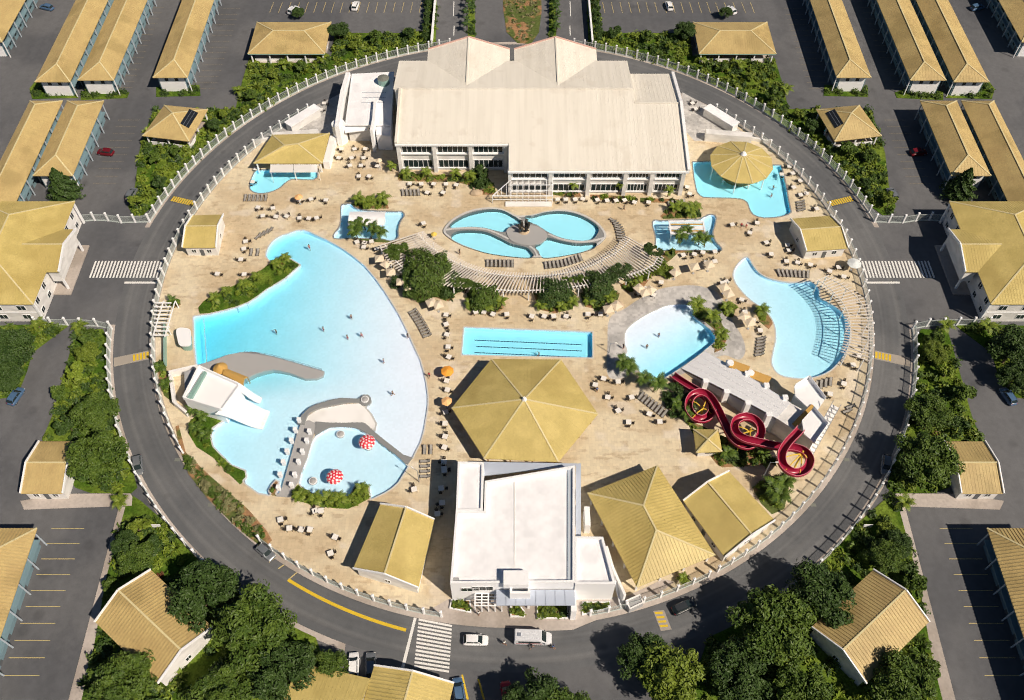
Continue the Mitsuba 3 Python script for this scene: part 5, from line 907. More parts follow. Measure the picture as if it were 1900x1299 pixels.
add('start_wall', prism(poly([(54.66,-41.73),(56.69,-39.59),(58.29,-42.67),(55.90,-45.56)]), 0, 7.4), 'mat_wall', k)
add('awning', slope([(*(52.89,-41.23), 6.0), (*(57.38,-37.01), 6.3), (*(57.86,-37.74), 6.3), (*(53.54,-42.06), 6.0)], .15, 0), 'mat_thatch', k)
a, b = np.array((56.25,-45.52)), np.array((61.40,-38.07)); ns = 14
for i in range(ns):
    p, q = a + (b - a) * i / ns, a + (b - a) * (i + 1) / ns; add('step', prism(LineString([p, q]).buffer(.7, cap_style=2), max(0, 7.2 * i / ns), 7.2 * (i + 1) / ns), 'mat_beach', k)
o = np.array([-(b - a)[1], (b - a)[0]]) / np.linalg.norm(b - a)
for s_ in (-.75, .75): add('handrail', bar((*(a + o * s_), 1.3), (*(b + o * s_), 8.5), .09), 'mat_metal', k)
for z, q in ((6.0, [(54.90,-32.91),(58.02,-30.89),(60.15,-35.90)]), (7.8, [(55.66,-46.48),(58.71,-42.79),(56.76,-39.00)])):
    for i in range(len(q) - 1): add('balustrade', quad((*q[i], z), (*q[i + 1], z), (*q[i + 1], z + 1.0), (*q[i], z + 1.0), .08), 'mat_white_paint', k)
k = thing('cabana', 'row of ochre roofed changing cabins between the ramp slide and the curved pool', 'cabin')
for i, q in enumerate(([(44.71,-24.07),(48.18,-25.68),(47.28,-27.26),(43.80,-25.81)], [(48.49,-26.47),(52.09,-28.31),(50.94,-30.00),(47.55,-28.31)])):
    add('roof', prism(poly(q), 2.5, 2.65), 'mat_thatch', k); add('wall', prism(poly(q).buffer(-.35), .13, 2.5), 'mat_white_paint', k); p = np.mean(q[:1] + q[3:], axis=0); add('pier', cyl(*p, 0, 3.0, .7, 10), 'mat_white_paint', k)

# ---------------------------------------------------------------- the left slide house
k = thing('slide_house', 'white slide house with a green roof strip at the west end of the wave pool', 'building')
hs = [(-62.18,-27.47),(-53.47,-31.73),(-55.86,-37.47),(-63.69,-34.87)]
add('platform', prism(poly(hs), 0, 4.6), 'mat_white_paint', k)
for i in range(4): a, b = hs[i], hs[(i + 1) % 4]; add('balustrade', prism(LineString([a, b]).buffer(.14, cap_style=2), 4.6, 5.5 - .4 * (i == 1)), 'mat_white_paint', k)
add('roof_strip', prism(poly([(-60.87,-28.81),(-60.29,-29.07),(-61.93,-35.40),(-62.81,-35.15)]), 5.0, 5.6), 'mat_trim_teal', k)
add('lower_roof', prism(poly([(-66.04,-26.93),(-64.25,-26.14),(-64.06,-32.12),(-64.67,-32.76)]), 0, 2.5), 'mat_wall_gray', k)
add('side_wall', cat([prism(LineString([(-69.52,-26.45),(-64.07,-24.85)]).buffer(.25, cap_style=2), 0, 1.9), prism(LineString([(-69.18,-26.98),(-66.94,-33.57),(-63.84,-36.08)]).buffer(.25, cap_style=2), 0, 1.9)]), 'mat_beach', k)
k = thing('wide_slide', 'broad white slide from the slide house into the shallow bay', 'water slide')
A, B, C, D = (-54.50,-33.87,4.4), (-57.04,-38.07,4.4), (-48.85,-38.90,.15), (-48.11,-34.92,.15)
us = np.linspace(0, 1, 15); pa = [np.array(A) + (np.array(D) - A) * np.array([u, u, .5 - .5 * math.cos(PI * u)]) for u in us]; pb = [np.array(B) + (np.array(C) - B) * np.array([u, u, .5 - .5 * math.cos(PI * u)]) for u in us]
v = pa + pb + [p - [0, 0, .3] for p in pa + pb]; f = []
for i in range(14): f += [[i, i + 15, i + 16], [i, i + 16, i + 1], [30 + i, 31 + i, 46 + i], [30 + i, 46 + i, 45 + i], [i, i + 1, i + 31], [i, i + 31, i + 30], [i + 15, i + 45, i + 46], [i + 15, i + 46, i + 16]]
add('slide_bed', trimesh.Trimesh(v, f, process=False), 'mat_white_paint', k, smooth=30)
for e in (pa, pb, [(x + y) / 2 for x, y in zip(pa, pb)]): add('rail', tube([p + [0, 0, .1] for p in e], .14, 6), 'mat_white_paint', k)
k = thing('body_slide', 'narrow white slide beside the broad one', 'water slide')
e0, e1 = np.array((-55.30,-30.95,4.2)), np.array((-50.23,-32.42,.2)); pp = [e0 + (e1 - e0) * np.array([u, u, .5 - .5 * math.cos(PI * u)]) for u in us]
add('chute', cat([bar(pp[i], pp[i + 1], 1.3, .25) for i in range(14)]), 'mat_white_paint', k)
d = (e1 - e0)[:2] / np.linalg.norm((e1 - e0)[:2]); o3 = np.array([-d[1], d[0], 0])
for s_ in (-.62, .62): add('rail', tube([p + o3 * s_ + [0, 0, .2] for p in pp], .1, 6), 'mat_white_paint', k)
for i in (4, 7): add('post', cyl(*pp[i][:2], -.6, pp[i][2], .12, 8), 'mat_metal', k)
k = thing('thatch_shelter', 'straw thatched shelter behind the white slide house', 'shelter')
c = [(-57.65,-26.08),(-53.17,-28.06),(-53.69,-30.01),(-58.27,-27.40)]; A, B, C, D = [np.array((*p, 2.4)) for p in c]; r0, r1 = (A + D) / 2 + [0, 0, .9], (B + C) / 2 + [0, 0, .9]
add('roof_slope', slope([A, B, r1, r0], .3, 0), 'mat_thatch', k); add('roof_slope', slope([D, C, r1, r0], .3, 0), 'mat_thatch', k)
for p in (A, B, C, D): add('post', cyl(p[0], p[1], 0, 2.3, .1, 8), 'mat_wood', k)
k = thing('thatch_shelter', 'round straw hut at the corner of the slide house', 'shelter'); x, y = (-59.11,-25.80)
add('roof', cyl(x, y, 2.1, 3.3, 1.5, 14, .1), 'mat_thatch', k); add('post', cyl(x, y, 0, 2.1, .15, 8), 'mat_wood', k)
k = thing('pump_house', 'white curved pump house beside the deep end of the wave pool', 'building')
q = blob([(-70.18,-16.05),(-69.29,-15.48),(-67.39,-15.91),(-66.75,-17.88),(-66.41,-19.97),(-68.50,-20.10),(-69.45,-18.30)], 4); add('roof', prism(q, 2.0, 2.2), 'mat_white_paint', k); add('wall', prism(q.buffer(-.3), 0, 2.0), 'mat_trim_teal', k)
k = thing('service_wall', 'low dark wall beside the pump house', 'wall'); add('wall', prism(LineString([(-73.58,-13.41),(-71.12,-23.88)]).buffer(.15, cap_style=2), 0, 1.6), 'mat_trim_teal', k)

# ---------------------------------------------------------------- water toys
def mushroom(label, c):
    k = thing('mushroom_shower', label, 'water mushroom'); x, y = c; n = 28; rr = np.linspace(0, 1, 9); v = [(0, 0, .9)]; 
    for r in rr[1:]: v += [(1.6 * r * math.cos(a), 1.6 * r * math.sin(a), .9 * math.sqrt(max(0, 1 - r * r * .97))) for a in np.arange(n) * 2 * PI / n]
    f = [[0, 1 + i, 1 + (i + 1) % n] for i in range(n)]
    for g in range(7): f += [x_ for i in range(n) for x_ in ([1 + g * n + i, 1 + (g + 1) * n + i, 1 + (g + 1) * n + (i + 1) % n], [1 + g * n + i, 1 + (g + 1) * n + (i + 1) % n, 1 + g * n + (i + 1) % n])]
    m = trimesh.Trimesh(v, f, process=False).subdivide(); vv = m.vertices
    r_, a_ = np.hypot(vv[:, 0], vv[:, 1]), np.arctan2(vv[:, 1], vv[:, 0])
    spot = np.zeros(len(vv), bool)
    for cr, cn in ((.0, 1), (.62, 6), (1.1, 9), (1.5, 12)):
        for i in range(cn): spot |= np.hypot(vv[:, 0] - cr * math.cos(i * 2 * PI / cn + cr), vv[:, 1] - cr * math.sin(i * 2 * PI / cn + cr)) < .19
    col = np.where(spot[:, None], [[.78, .74, .74]], [[.62, .03, .05]])
    add('cap', m, 'mat_mushroom', k, smooth=True, color=col, to=at(x, y, 1.7)); add('stem', cyl(x, y, -.5, 1.9, .28, 12, .22), 'mat_white_paint', k, smooth=40)
mushroom('red and white mushroom shower near the planted south edge of the splash pool', (-33.11,-50.27))
mushroom('red and white mushroom shower near the grey north wall of the splash pool', (-27.82,-42.76))
for (x, y), z, lab in (((-33.44,-40.03), -.1, 'small grey domed spout by the north wall of the splash pool'), ((-37.46,-50.25), -.1, 'grey domed spout with stripes near the causeway'), ((-27.71,-42.80), -.1, 'grey round rock beside the upper red mushroom'), ((-29.34,-32.41), .55, 'grey dome on the round end of the curved wall')):
    k = thing('water_spout', lab, 'water spout'); v = trimesh.creation.icosphere(2, .8); v.apply_scale([1, 1, .7])
    v.apply_translation([x, y, z]); add('dome', v, 'mat_concrete_gray', k, smooth=True); add('band', cyl(x, y, z + .2, z + .32, .8, 16), 'mat_white_paint', k)
BOL = [[(-41.69,-37.45),(-42.12,-39.66),(-42.51,-42.08),(-42.99,-44.46),(-43.36,-46.80),(-43.57,-49.45),(-43.46,-52.16)], [(-39.33,-40.03),(-39.58,-42.08),(-40.09,-44.46),(-40.50,-46.69),(-40.83,-49.45),(-41.12,-51.60)]]
for r_, lab in zip(BOL, ('west', 'east')):
    for p, w in zip(r_, places(r_)):
        k = thing('bollard_light', f'square white bollard on the {lab} edge of the causeway, {w}', 'bollard', f'white bollards on the {lab} edge of the causeway')
        add('block', box(p[0] - .3, p[0] + .3, p[1] - .3, p[1] + .3, .25, 1.5), 'mat_white_paint', k); add('cap', box(p[0] - .38, p[0] + .38, p[1] - .38, p[1] + .38, 1.5, 1.62), 'mat_white_paint', k)
k = thing('fountain', 'dark bronze leaping fish fountain on the island of the oval pool', 'fountain'); x, y = (2.74,13.78)
add('plinth', cyl(x, y, .62, 1.1, 1.3, 16, 1.0), 'mat_stone', k)
for i in range(6):
    a = i * 1.05; r0 = .8; pth = [(x + r0 * math.cos(a) * (1 + .8 * t), y + r0 * math.sin(a) * (1 + .8 * t), 1.1 + 2.3 * math.sin(PI * .62 * t) * (1 - .1 * i)) for t in np.linspace(0, 1, 9)]
    add('fish', tube(pth, [.12, .3, .38, .38, .34, .28, .2, .12, .04], 8), 'mat_bronze', k, smooth=60); e = np.array(pth[-1]); add('tail_fin', bar(e + [-.4, 0, .1], e + [.4, 0, -.1], .25, .06), 'mat_bronze', k)

# ---------------------------------------------------------------- furniture of the deck
TABLE = [('table_top', mikit.ply(cat([box(-.52, .52, -.52, .52, .70, .75)]), 'mat_table')), ('leg_frame', mikit.ply(cat([box(x - .03, x + .03, y - .03, y + .03, 0, .7) for x in (-.45, .45) for y in (-.45, .45)] + [box(-.45, .45, -.02, .02, .3, .34)]), 'mat_wicker'))]
CHAIR = mikit.ply(cat([box(-.25, .25, -.24, .26, .40, .46)] + [box(x - .025, x + .025, y - .025, y + .025, 0, .4) for x in (-.22, .22) for y in (-.2, .22)] + [bar((-.22, -.25, .46), (-.22, -.34, .92), .05), bar((.22, -.25, .46), (.22, -.34, .92), .05)] +
                      [bar((-.24, -.25 - .09 * t, .46 + .46 * t), (.24, -.25 - .09 * t, .46 + .46 * t), .03, .13) for t in (.2, .55, .92)] + [bar((s * .27, -.26, .64), (s * .27, .2, .64), .05, .04) for s in (-1, 1)]), 'mat_wicker')
LOUNGER = [('bed', mikit.ply(cat([box(-.25, .25, -.95, .35, .30, .36), bar((0, .33, .33), (0, .98, .68), .5, .05)]), 'mat_sling')), ('frame', mikit.ply(cat([box(s * .28 - .035, s * .28 + .035, -1.0, .4, .27, .37) for s in (-1, 1)] + [bar((s * .28, .33, .33), (s * .28, 1.0, .70), .07, .07) for s in (-1, 1)] + [box(x - .03, x + .03, y - .03, y + .03, 0, .28) for x in (-.3, .3) for y in (-.85, .3)]), 'mat_wicker'))]
n_chairs = 0
SIDES = ['right of', 'behind', 'left of', 'before']
def tables(where, group, pts, chairs=2, rot=None):
    for p, w in zip(pts, places(pts)):
        r = rng.uniform(-.5, .5) if rot is None else rot
        k = thing('table', f'white table {where}, {w}', 'table', group)
        for nm, d in TABLE: add(nm, d, None, k, to=at(*p, .13, r))
        for q in rng.permutation(4)[:chairs]:
            a = r + q * PI / 2 + rng.normal(0, .1); d = .82 + rng.uniform(-.08, .16); kk = free('chair')
            scene[kk] = {**CHAIR, 'to_world': at(p[0] + d * math.cos(a), p[1] + d * math.sin(a), .13, a + PI / 2)}
            tag(kk, f'chair {SIDES[q]} the {w.split()[0]} table {" ".join(w.split()[1:])}, {where}', 'chair', 'chairs round the ' + group)
tables('by the hall annex', 'tables by the hall annex', [(-42.40,41.55),(-39.11,41.55),(-36.46,41.55),(-42.66,38.29),(-39.51,38.29),(-36.57,38.29),(-39.63,35.54),(-36.92,35.54),(-32.94,35.39),(-37.06,31.79),(-34.59,31.79)])
tables('below the bar pool', 'tables below the bar pool', [(-50.38,23.65),(-47.59,23.94),(-44.02,23.65),(-59.67,21.26),(-58.11,18.48),(-54.98,18.20),(-52.51,18.34),(-49.45,17.79),(-47.25,17.65),(-45.48,17.79),(-56.11,20.98)])
tables('before the left hall front', 'tables before the left hall front', [(-24.57,29.23),(-21.79,29.09),(-18.82,29.09),(-15.85,29.09),(-13.38,28.79),(-20.20,26.18),(-16.44,26.18)])
tables('right of the glass porch', 'tables before the right hall front', [(10.81,23.89),(12.73,23.89),(14.95,23.89),(16.78,24.03),(20.20,23.75),(22.50,23.47),(24.62,23.47),(26.65,23.61),(28.91,22.90),(32.24,22.90)], 2)
tables('left of the kiosk pool', 'tables left of the kiosk pool', [(41.97,28.06),(42.31,25.75)], 2)
tables('right of the kiosk pool', 'tables right of the kiosk pool', [(67.73,35.19),(68.12,32.78),(69.50,30.26),(70.10,25.89),(71.51,20.79)], 2)
tables('near the upper right house', 'tables left of the upper right house', [(50.96,15.65),(56.78,16.19),(54.61,13.09),(57.92,10.04),(58.39,6.53),(61.45,4.35),(63.87,3.97),(66.60,3.34),(62.54,9.25),(62.64,7.69)])
tables('by the right fence', 'tables by the right fence', [(70.49,1.45),(72.73,2.58),(73.27,-0.17)], 2)
tables('below the right spa pool', 'tables south of the right spa pool', [(38.55,6.23),(41.08,6.48),(43.07,7.00),(45.80,7.26),(43.44,3.93),(45.40,4.31),(36.06,0.91),(46.24,-2.05)])
tables('left of the wave pool tip', 'tables left of the wave pool tip', [(-60.79,4.90),(-60.69,8.12),(-60.69,10.35),(-65.22,0.62),(-59.24,0.50)])
tables('in the central column', 'tables in the central column', [(-17.34,-7.03),(-14.08,-10.88),(-13.96,-13.46),(-13.70,-16.18),(-13.28,-19.38),(-13.03,-21.99)] + [(-13.20,-27.94),(-12.99,-30.14),(-13.10,-35.38),(-13.10,-38.00),(-12.97,-40.96),(-12.97,-43.36),(-12.94,-46.58),(-12.87,-48.04)])
tables('in the shade', 'tables in the shade', [(-12.80,-48.40),(-13.22,-52.10),(-12.88,-55.08),(-13.66,-57.30)], 2, .1)
tables('below the wave pool', 'tables below the wave pool edge', [(-18.24,-52.32),(-31.84,-61.86),(-32.29,-64.95)], 2)
tables('right of the hexagonal pavilion', 'tables right of the hexagonal pavilion', [(18.58,-27.38),(16.81,-28.90),(21.48,-28.14),(19.14,-31.89),(23.92,-31.89),(21.00,-35.07),(22.85,-37.71),(27.11,-35.79),(28.98,-37.61)])
tables('above the lane pool', 'tables north of the lane pool', [(-7.78,-10.17),(-6.00,-10.17),(-4.08,-10.74),(-1.10,-10.74),(4.23,-11.30),(6.90,-11.30),(8.90,-11.30),(11.56,-11.30),(16.25,-10.74),(18.92,-10.74)], 2)
tables('by the hedge', 'tables by the hedge', [(-42.21,-58.46),(-40.33,-60.14),(-38.13,-60.39),(-36.59,-60.39),(-36.14,-56.68),(-35.04,-56.68)])
tables('by the left spa pool', 'tables by the left spa pool', [(-35.31,10.21),(-33.53,9.95),(-32.01,10.35),(-20.49,16.10),(-33.60,8.64)], 2)
tables('below the curved pool', 'tables below the curved pool', [(67.04,-28.63),(63.76,-31.10),(69.98,-24.00),(71.74,-21.63)], 2)
tables('beside the grey terrace', 'tables beside the grey terrace', [(49.92,-10.15),(51.31,-12.35),(52.36,-15.09),(49.75,-6.72),(47.18,-1.67)], 2)
tables('above the beach pool', 'tables above the beach pool', [(27.66,-4.90),(29.30,-3.68),(30.79,-5.36),(32.79,-1.82)], 2)
tables('left of the round tree', 'tables left of the round tree', [(-29.23,5.15),(-27.68,2.58),(-25.46,0.21),(-23.39,-3.68),(-21.19,-4.90),(-30.58,8.09)], 2)
tables('near the kiosk pool corner', 'tables at the kiosk pool corner', [(67.42,27.94),(68.62,25.38),(65.37,32.41)], 2)
tables('by the fence left of the hall', 'tables by the upper left fence', [(-49.42,56.56),(-48.91,59.15),(-62.42,34.31),(-62.43,29.79)], 2)
tables('by the fence right of the hall', 'tables by the upper right fence', [(46.94,59.15),(47.52,56.99)], 2)
def loungers(label, group, pts, ang):
    for i, (p, w) in enumerate(zip(pts, places(pts))):
        k = thing('sun_lounger', f'{label}, {w}', 'sun lounger', group); a = ang[0] + (ang[1] - ang[0]) * i / max(1, len(pts) - 1)
        for nm, d in LOUNGER: add(nm, d, None, k, to=at(*p, .13, math.radians(a)))
def row(p, q, n):
    n = min(n, int(math.dist(p, q) / .82) + 1); return [lerp(p, q, i / (n - 1)) for i in range(n)]
def bow(pts, n):
    s = spline(pts, 8); n = min(n, int(LineString(s).length / .82) + 1); return [tuple(x) for x in resample(s, n=n)]
loungers('lounger in the tight row below the bar pool', 'loungers below the bar pool', row((-63.35,24.65), (-58.48,24.65), 9), (0, 0))
loungers('lounger in the slanting row above the wave pool tip', 'loungers above the wave pool tip', row((-58.19,12.25), (-55.77,14.12), 5), (-35, -35))
loungers('lounger in the short row left of the wave pool tip', 'loungers left of the wave pool tip', row((-58.94,7.27), (-57.48,7.27), 3), (0, 0))
loungers('lounger in the row before the left hall front', 'loungers before the hall', row((-26.03,26.47), (-22.30,26.47), 6), (8, 8))
loungers('lounger in the arc at the right end of the oval pool', 'loungers right of the oval pool', bow([(23.50,17.39),(24.39,15.83),(24.87,13.78),(25.05,11.08)], 11), (-125, -88))
loungers('lounger in the left row south of the oval pool', 'loungers south of the oval pool at left', row((-5.44,4.02), (0.12,3.86), 9), (0, 0))
loungers('lounger in the right row south of the oval pool', 'loungers south of the oval pool at right', bow([(7.60,3.38),(11.48,4.02),(15.42,5.64)], 10), (5, 18))
loungers('lounger in the long row beside the wave pool curve', 'loungers beside the wave pool', bow([(-21.34,-9.70),(-19.53,-12.78),(-17.84,-16.23)], 11), (-60, -68))
loungers('lounger in the row above the curved pool', 'loungers above the curved pool', row((59.33,1.15), (65.59,0.68), 12), (10, -12))
loungers('lounger in the column left of the curved pool', 'loungers left of the curved pool', row((51.26,-21.13), (52.39,-16.94), 8), (-80, -80))
loungers('lounger in the row by the right fence', 'loungers by the right fence', row((61.55,-28.92), (64.58,-28.00), 7), (-14, -14))
loungers('lounger in the slanting row right of the hexagonal pavilion', 'loungers right of the hexagonal pavilion', row((25.87,-31.39), (30.11,-35.58), 10), (-38, -38))
loungers('lounger in the column right of the kiosk pool', 'loungers right of the kiosk pool', row((67.98,20.72), (68.24,23.39), 4), (-80, -80))
loungers('lounger by the lower left corner of the hexagonal pavilion', 'loungers by the wave pool south end', row((-16.82,-43.75), (-15.58,-43.75), 3), (0, 0))
loungers('lounger in the shaded stack left of the entrance building', 'loungers in the shade', row((-16.58,-46.22), (-16.39,-49.45), 7), (-90, -90))
loungers('lounger in the slanting row above the right spa pool', 'loungers above the right spa pool', row((37.20,22.32), (40.85,23.03), 7), (12, 12))
loungers('lounger at the lower right fence by the stairs', 'loungers by the stairs', row((66.43,-34.95), (67.30,-33.94), 3), (-70, -70))
def parasol(label, p, mat, r=1.5, sides=8, h=2.35, group=None):
    k = thing('parasol', label, 'parasol', group); a = np.arange(sides) * 2 * PI / sides + PI / sides
    v = [(0, 0, h + .55)] + [(r * math.cos(t), r * math.sin(t), h) for t in a] + [(0, 0, h + .5)] + [(r * math.cos(t), r * math.sin(t), h - .05) for t in a]
    f = [[0, 1 + i, 1 + (i + 1) % sides] for i in range(sides)] + [[sides + 1, sides + 2 + (i + 1) % sides, sides + 2 + i] for i in range(sides)] + [x for i in range(sides) for x in ([1 + i, sides + 2 + i, sides + 2 + (i + 1) % sides], [1 + i, sides + 2 + (i + 1) % sides, 1 + (i + 1) % sides])]
    add('canopy', trimesh.Trimesh(v, f, process=False), mat, k, to=at(*p, .13, rng.uniform(0, 1))); add('pole', cyl(*p, .13, h + .6, .035, 6), 'mat_white_paint', k); add('base', cyl(*p, .13, .25, .3, 10), 'mat_concrete_gray', k)
parasol('deep yellow parasol at the upper left edge of the hexagonal pavilion', (-13.05,-26.73), 'mat_orange', 1.35)
parasol('apricot six sided parasol at the west corner of the hexagonal pavilion', (-12.85,-33.96), 'mat_apricot', 1.15, 6)
parasol('orange parasol below the bar pool', (-50.07,22.91), 'mat_apricot', 1.0)
for lab, q in (('cream square parasol between the round tree and the wave pool', [(-27.85,2.05),(-26.59,-0.30),(-24.14,-3.09),(-22.40,-4.46),(-29.41,3.65)]), ('cream square parasol among the rocks at the foot of the pergola', [(20.48,-10.73),(22.27,-9.71),(-15.74,-9.56),(-17.26,-8.97)]),
               ('cream square parasol south of the right spa pool', [(40.25,1.26),(35.79,-0.46),(43.53,1.90)]), ('cream square parasol beside the grey terrace', [(46.62,-6.43),(45.95,-4.62),(48.90,-12.77),(50.03,-14.21),(27.50,-4.92),(28.56,-6.13),(29.90,-5.38)])):
    for p, w in zip(q, places(q)): parasol(f'{lab}, {w}', p, 'mat_canvas', 1.45, 4, group=lab.replace('parasol', 'parasols'))
parasol('pale blue grey parasol by the fence below the upper right house', (75.60,2.21), 'mat_pale_canvas', 1.6)
parasol('white parasol in the shade edge of the hall', (-32.34,35.49), 'mat_canvas', .8)
parasol('yellow parasol at the left tip of the oval pool', (-17.80,11.73), 'mat_cloth_yellow', .75, 6, 1.6)

# ---------------------------------------------------------------- vehicles
def lofted(secs, n=None):
    """Close a loft through equally sized cross-sections (each a list of points)."""
    s = np.array(secs, float); m, n = s.shape[:2]; i, j = np.meshgrid(np.arange(m - 1), np.arange(n), indexing='ij')
    q = np.stack([i * n + j, i * n + (j + 1) % n, (i + 1) * n + (j + 1) % n, (i + 1) * n + j], -1).reshape(-1, 4); v = np.vstack([s.reshape(-1, 3), s[0].mean(0)[None], s[-1].mean(0)[None]]); k = np.arange(n); c = m * n
    return trimesh.Trimesh(v, np.vstack([q[:, [0, 1, 2]], q[:, [0, 2, 3]], np.c_[(k + 1) % n, k, k * 0 + c], np.c_[(m - 1) * n + k, (m - 1) * n + (k + 1) % n, k * 0 + c + 1]]), process=False)
def car_sec(x, w, z0, z1, rnd=.18):
    w2 = w / 2; return [(x, -w2 + .04, z0), (x, -w2, z0 + .2), (x, -w2, z1 - rnd), (x, -w2 + rnd * .6, z1), (x, w2 - rnd * .6, z1), (x, w2, z1 - rnd), (x, w2, z0 + .2), (x, w2 - .04, z0)]
WHEEL = [('tyre', mikit.ply(trimesh.creation.cylinder(.32, .22, sections=18, transform=trimesh.transformations.rotation_matrix(PI / 2, [1, 0, 0])), 'mat_tyre', smooth=40)), ('rim', mikit.ply(trimesh.creation.cylinder(.19, .235, sections=12, transform=trimesh.transformations.rotation_matrix(PI / 2, [1, 0, 0])), 'mat_metal'))]
def vehicle(label, cat_, p, rot, paint, L_=4.1, W=1.75, van=False):
    k = thing('parked_car' if not van else 'van', label, cat_); to = at(*p, .006, rot); h = L_ / 2
    if not van:
        body = [(-h, 1.45, .42, .80), (-h + .12, 1.65, .3, .95), (-h + .6, W, .24, 1.0), (-.3, W, .22, .98), (h - 1.15, W, .22, .96), (h - .4, W - .08, .25, .86), (h - .08, W - .3, .3, .70), (h, W - .55, .36, .60)]
        cab = [(-h + .12, 1.30, .90, .98), (-h + .50, 1.34, .90, 1.36), (-h + .95, 1.34, .90, 1.45), (.1, 1.34, .90, 1.46), (.45, 1.30, .90, 1.38), (h - .98, 1.36, .88, .97)]
        add('body', lofted([car_sec(*s) for s in body]), paint, k, smooth=40, to=to); add('glasshouse', lofted([car_sec(x, w + .1, a, b, .12) for x, w, a, b in cab]), 'mat_dark_glass', k, to=to)
        add('roof', lofted([car_sec(x, w, b, c, .04) for x, w, b, c in ((-h + .52, 1.2, 1.28, 1.40), (-h + .95, 1.26, 1.36, 1.49), (.1, 1.26, 1.36, 1.50), (.42, 1.2, 1.30, 1.42))]), paint, k, smooth=40, to=to)
        for s in (-1, 1): add('pillar', cat([bar((-h + .25, s * .68, .95), (-h + .6, s * .64, 1.42), .1), bar((-.35, s * .73, .95), (-.35, s * .66, 1.42), .1), bar((h - 1.1, s * .70, .95), (.4, s * .62, 1.40), .09)]), paint, k, to=to); add('headlight', box(h - .22, h - .06, s * .55 - .2, s * .55 + .2, .55, .68), 'mat_lamp', k, to=to); add('wing_mirror', box(h - 1.35, h - 1.2, s * .96 - .1, s * .96 + .1, .92, 1.04), paint, k, to=to); add('tail_light', box(-h + .02, -h + .14, s * .58 - .14, s * .58 + .14, .68, .88), 'mat_car_red', k, to=to)
        wx = (-h + .75, h - .8)
    else:
        body = [(-h, W - .1, .45, 2.25), (-h + .15, W, .32, 2.45), (h - 2.2, W, .3, 2.46), (h - 1.75, W, .3, 2.4), (h - 1.05, W, .3, 1.42), (h - .35, W - .1, .3, 1.15), (h - .05, W - .35, .35, .85), (h, W - .5, .4, .7)]
        add('body', lofted([car_sec(*s) for s in body]), paint, k, smooth=35, to=to)
        add('windscreen', quad((h - 1.02, -.86, 1.46), (h - 1.02, .86, 1.46), (h - 1.70, .84, 2.36), (h - 1.70, -.84, 2.36), .05), 'mat_dark_glass', k, to=to.translate([.06, 0, .03]))
        for s in (-1, 1):
            add('side_window', box(-h + .7, h - 1.9, s * W / 2 - .02, s * W / 2 + .02, 1.35, 2.05), 'mat_dark_glass', k, to=to); add('stripe', box(-h + .3, h - 1.6, s * W / 2 - .015, s * W / 2 + .015, .95, 1.12), 'mat_car_red', k, to=to)
            add('headlight', box(h - .2, h - .04, s * .6 - .2, s * .6 + .2, .7, .9), 'mat_lamp', k, to=to); add('wing_mirror', box(h - 1.35, h - 1.2, s * 1.1 - .12, s * 1.1 + .12, 1.4, 1.65), 'mat_car_dark', k, to=to)
        add('roof_vent', box(-h + .5, -h + 1.1, -.3, .3, 2.44, 2.54), 'mat_metal', k, to=to); add('roof_rib', cat([box(-h + .4, h - 2.2, y - .03, y + .03, 2.45, 2.49) for y in (-.6, -.2, .2, .6)]), paint, k, to=to); wx = (-h + 1.1, h - 1.0)
    for x in wx:
        for s in (-1, 1):
            m = to @ T().translate([x, s * (W / 2 - .14), .32]); w = add('wheel', WHEEL[0][1], None, k, to=m); add('hub_cap', WHEEL[1][1], None, w, to=m)
    add('bumper', box(-h - .04, -h + .1, -W / 2 + .2, W / 2 - .2, .36, .6), paint, k, to=to)
vehicle('white hatchback on the road right of the bottom zebra crossing', 'car', (-6.08,-80.36), -.02, 'mat_car_white', 4.2)
vehicle('silver minibus with a dark windscreen before the entrance', 'van', (3.54,-80.09), -.03, 'mat_car_silver', 6.3, 2.05, True)
vehicle('pale blue car parked under the big tree at left', 'car', (-71.02,-47.15), math.radians(-72), 'mat_car_gray', 4.3)
vehicle('pale blue car parked under the big tree at right', 'car', (71.02,-47.15), math.radians(-108), 'mat_car_gray', 4.3)
vehicle('dark car on the lower right of the ring road by the trees', 'car', (29.52,-74.61), math.radians(24), 'mat_car_dark', 4.4)
vehicle('grey car half parked on the verge at lower left of the ring road', 'car', (-43.95,-64.67), math.radians(-38), 'mat_car_gray', 4.0)
vehicle('white car parked left of the bottom building, nearer the shrubs', 'car', (-26.17,-84.46), math.radians(95), 'mat_car_white', 4.2)
vehicle('grey car parked left of the bottom building, nearer its gable', 'car', (-23.31,-84.46), math.radians(96), 'mat_car_gray', 4.2)
vehicle('blue car parked right of the bottom building gable', 'car', (-8.70,-88.52), math.radians(100), 'mat_car_blue', 4.2)
vehicle('red car under the trees at the bottom edge', 'car', (-0.79,-89.12), math.radians(100), 'mat_car_red', 4.2)
vehicle('white car in the bay lines of the upper left car park', 'car', (-45.30,103.10), math.radians(84), 'mat_car_white', 4.2)
vehicle('white car in the bay lines of the upper right car park', 'car', (45.46,103.10), math.radians(96), 'mat_car_white', 4.2)
vehicle('silver car beside the small tree in the upper left car park', 'car', (-62.96,100.96), math.radians(60), 'mat_car_silver', 4.1)
vehicle('silver car beside the small tree in the upper right car park', 'car', (62.96,100.96), math.radians(120), 'mat_car_silver', 4.1)
vehicle('blue car by the lodge row at the upper left corner', 'car', (-134.40,102.29), math.radians(160), 'mat_car_blue', 4.3)
vehicle('blue car by the lodge row at the upper right corner', 'car', (134.40,102.29), math.radians(20), 'mat_car_blue', 4.3)
vehicle('red car in shade-darkened paint beside the short lodge row at left', 'car', (-100.82,40.52), math.radians(170), 'mat_car_shade_red', 4.2)
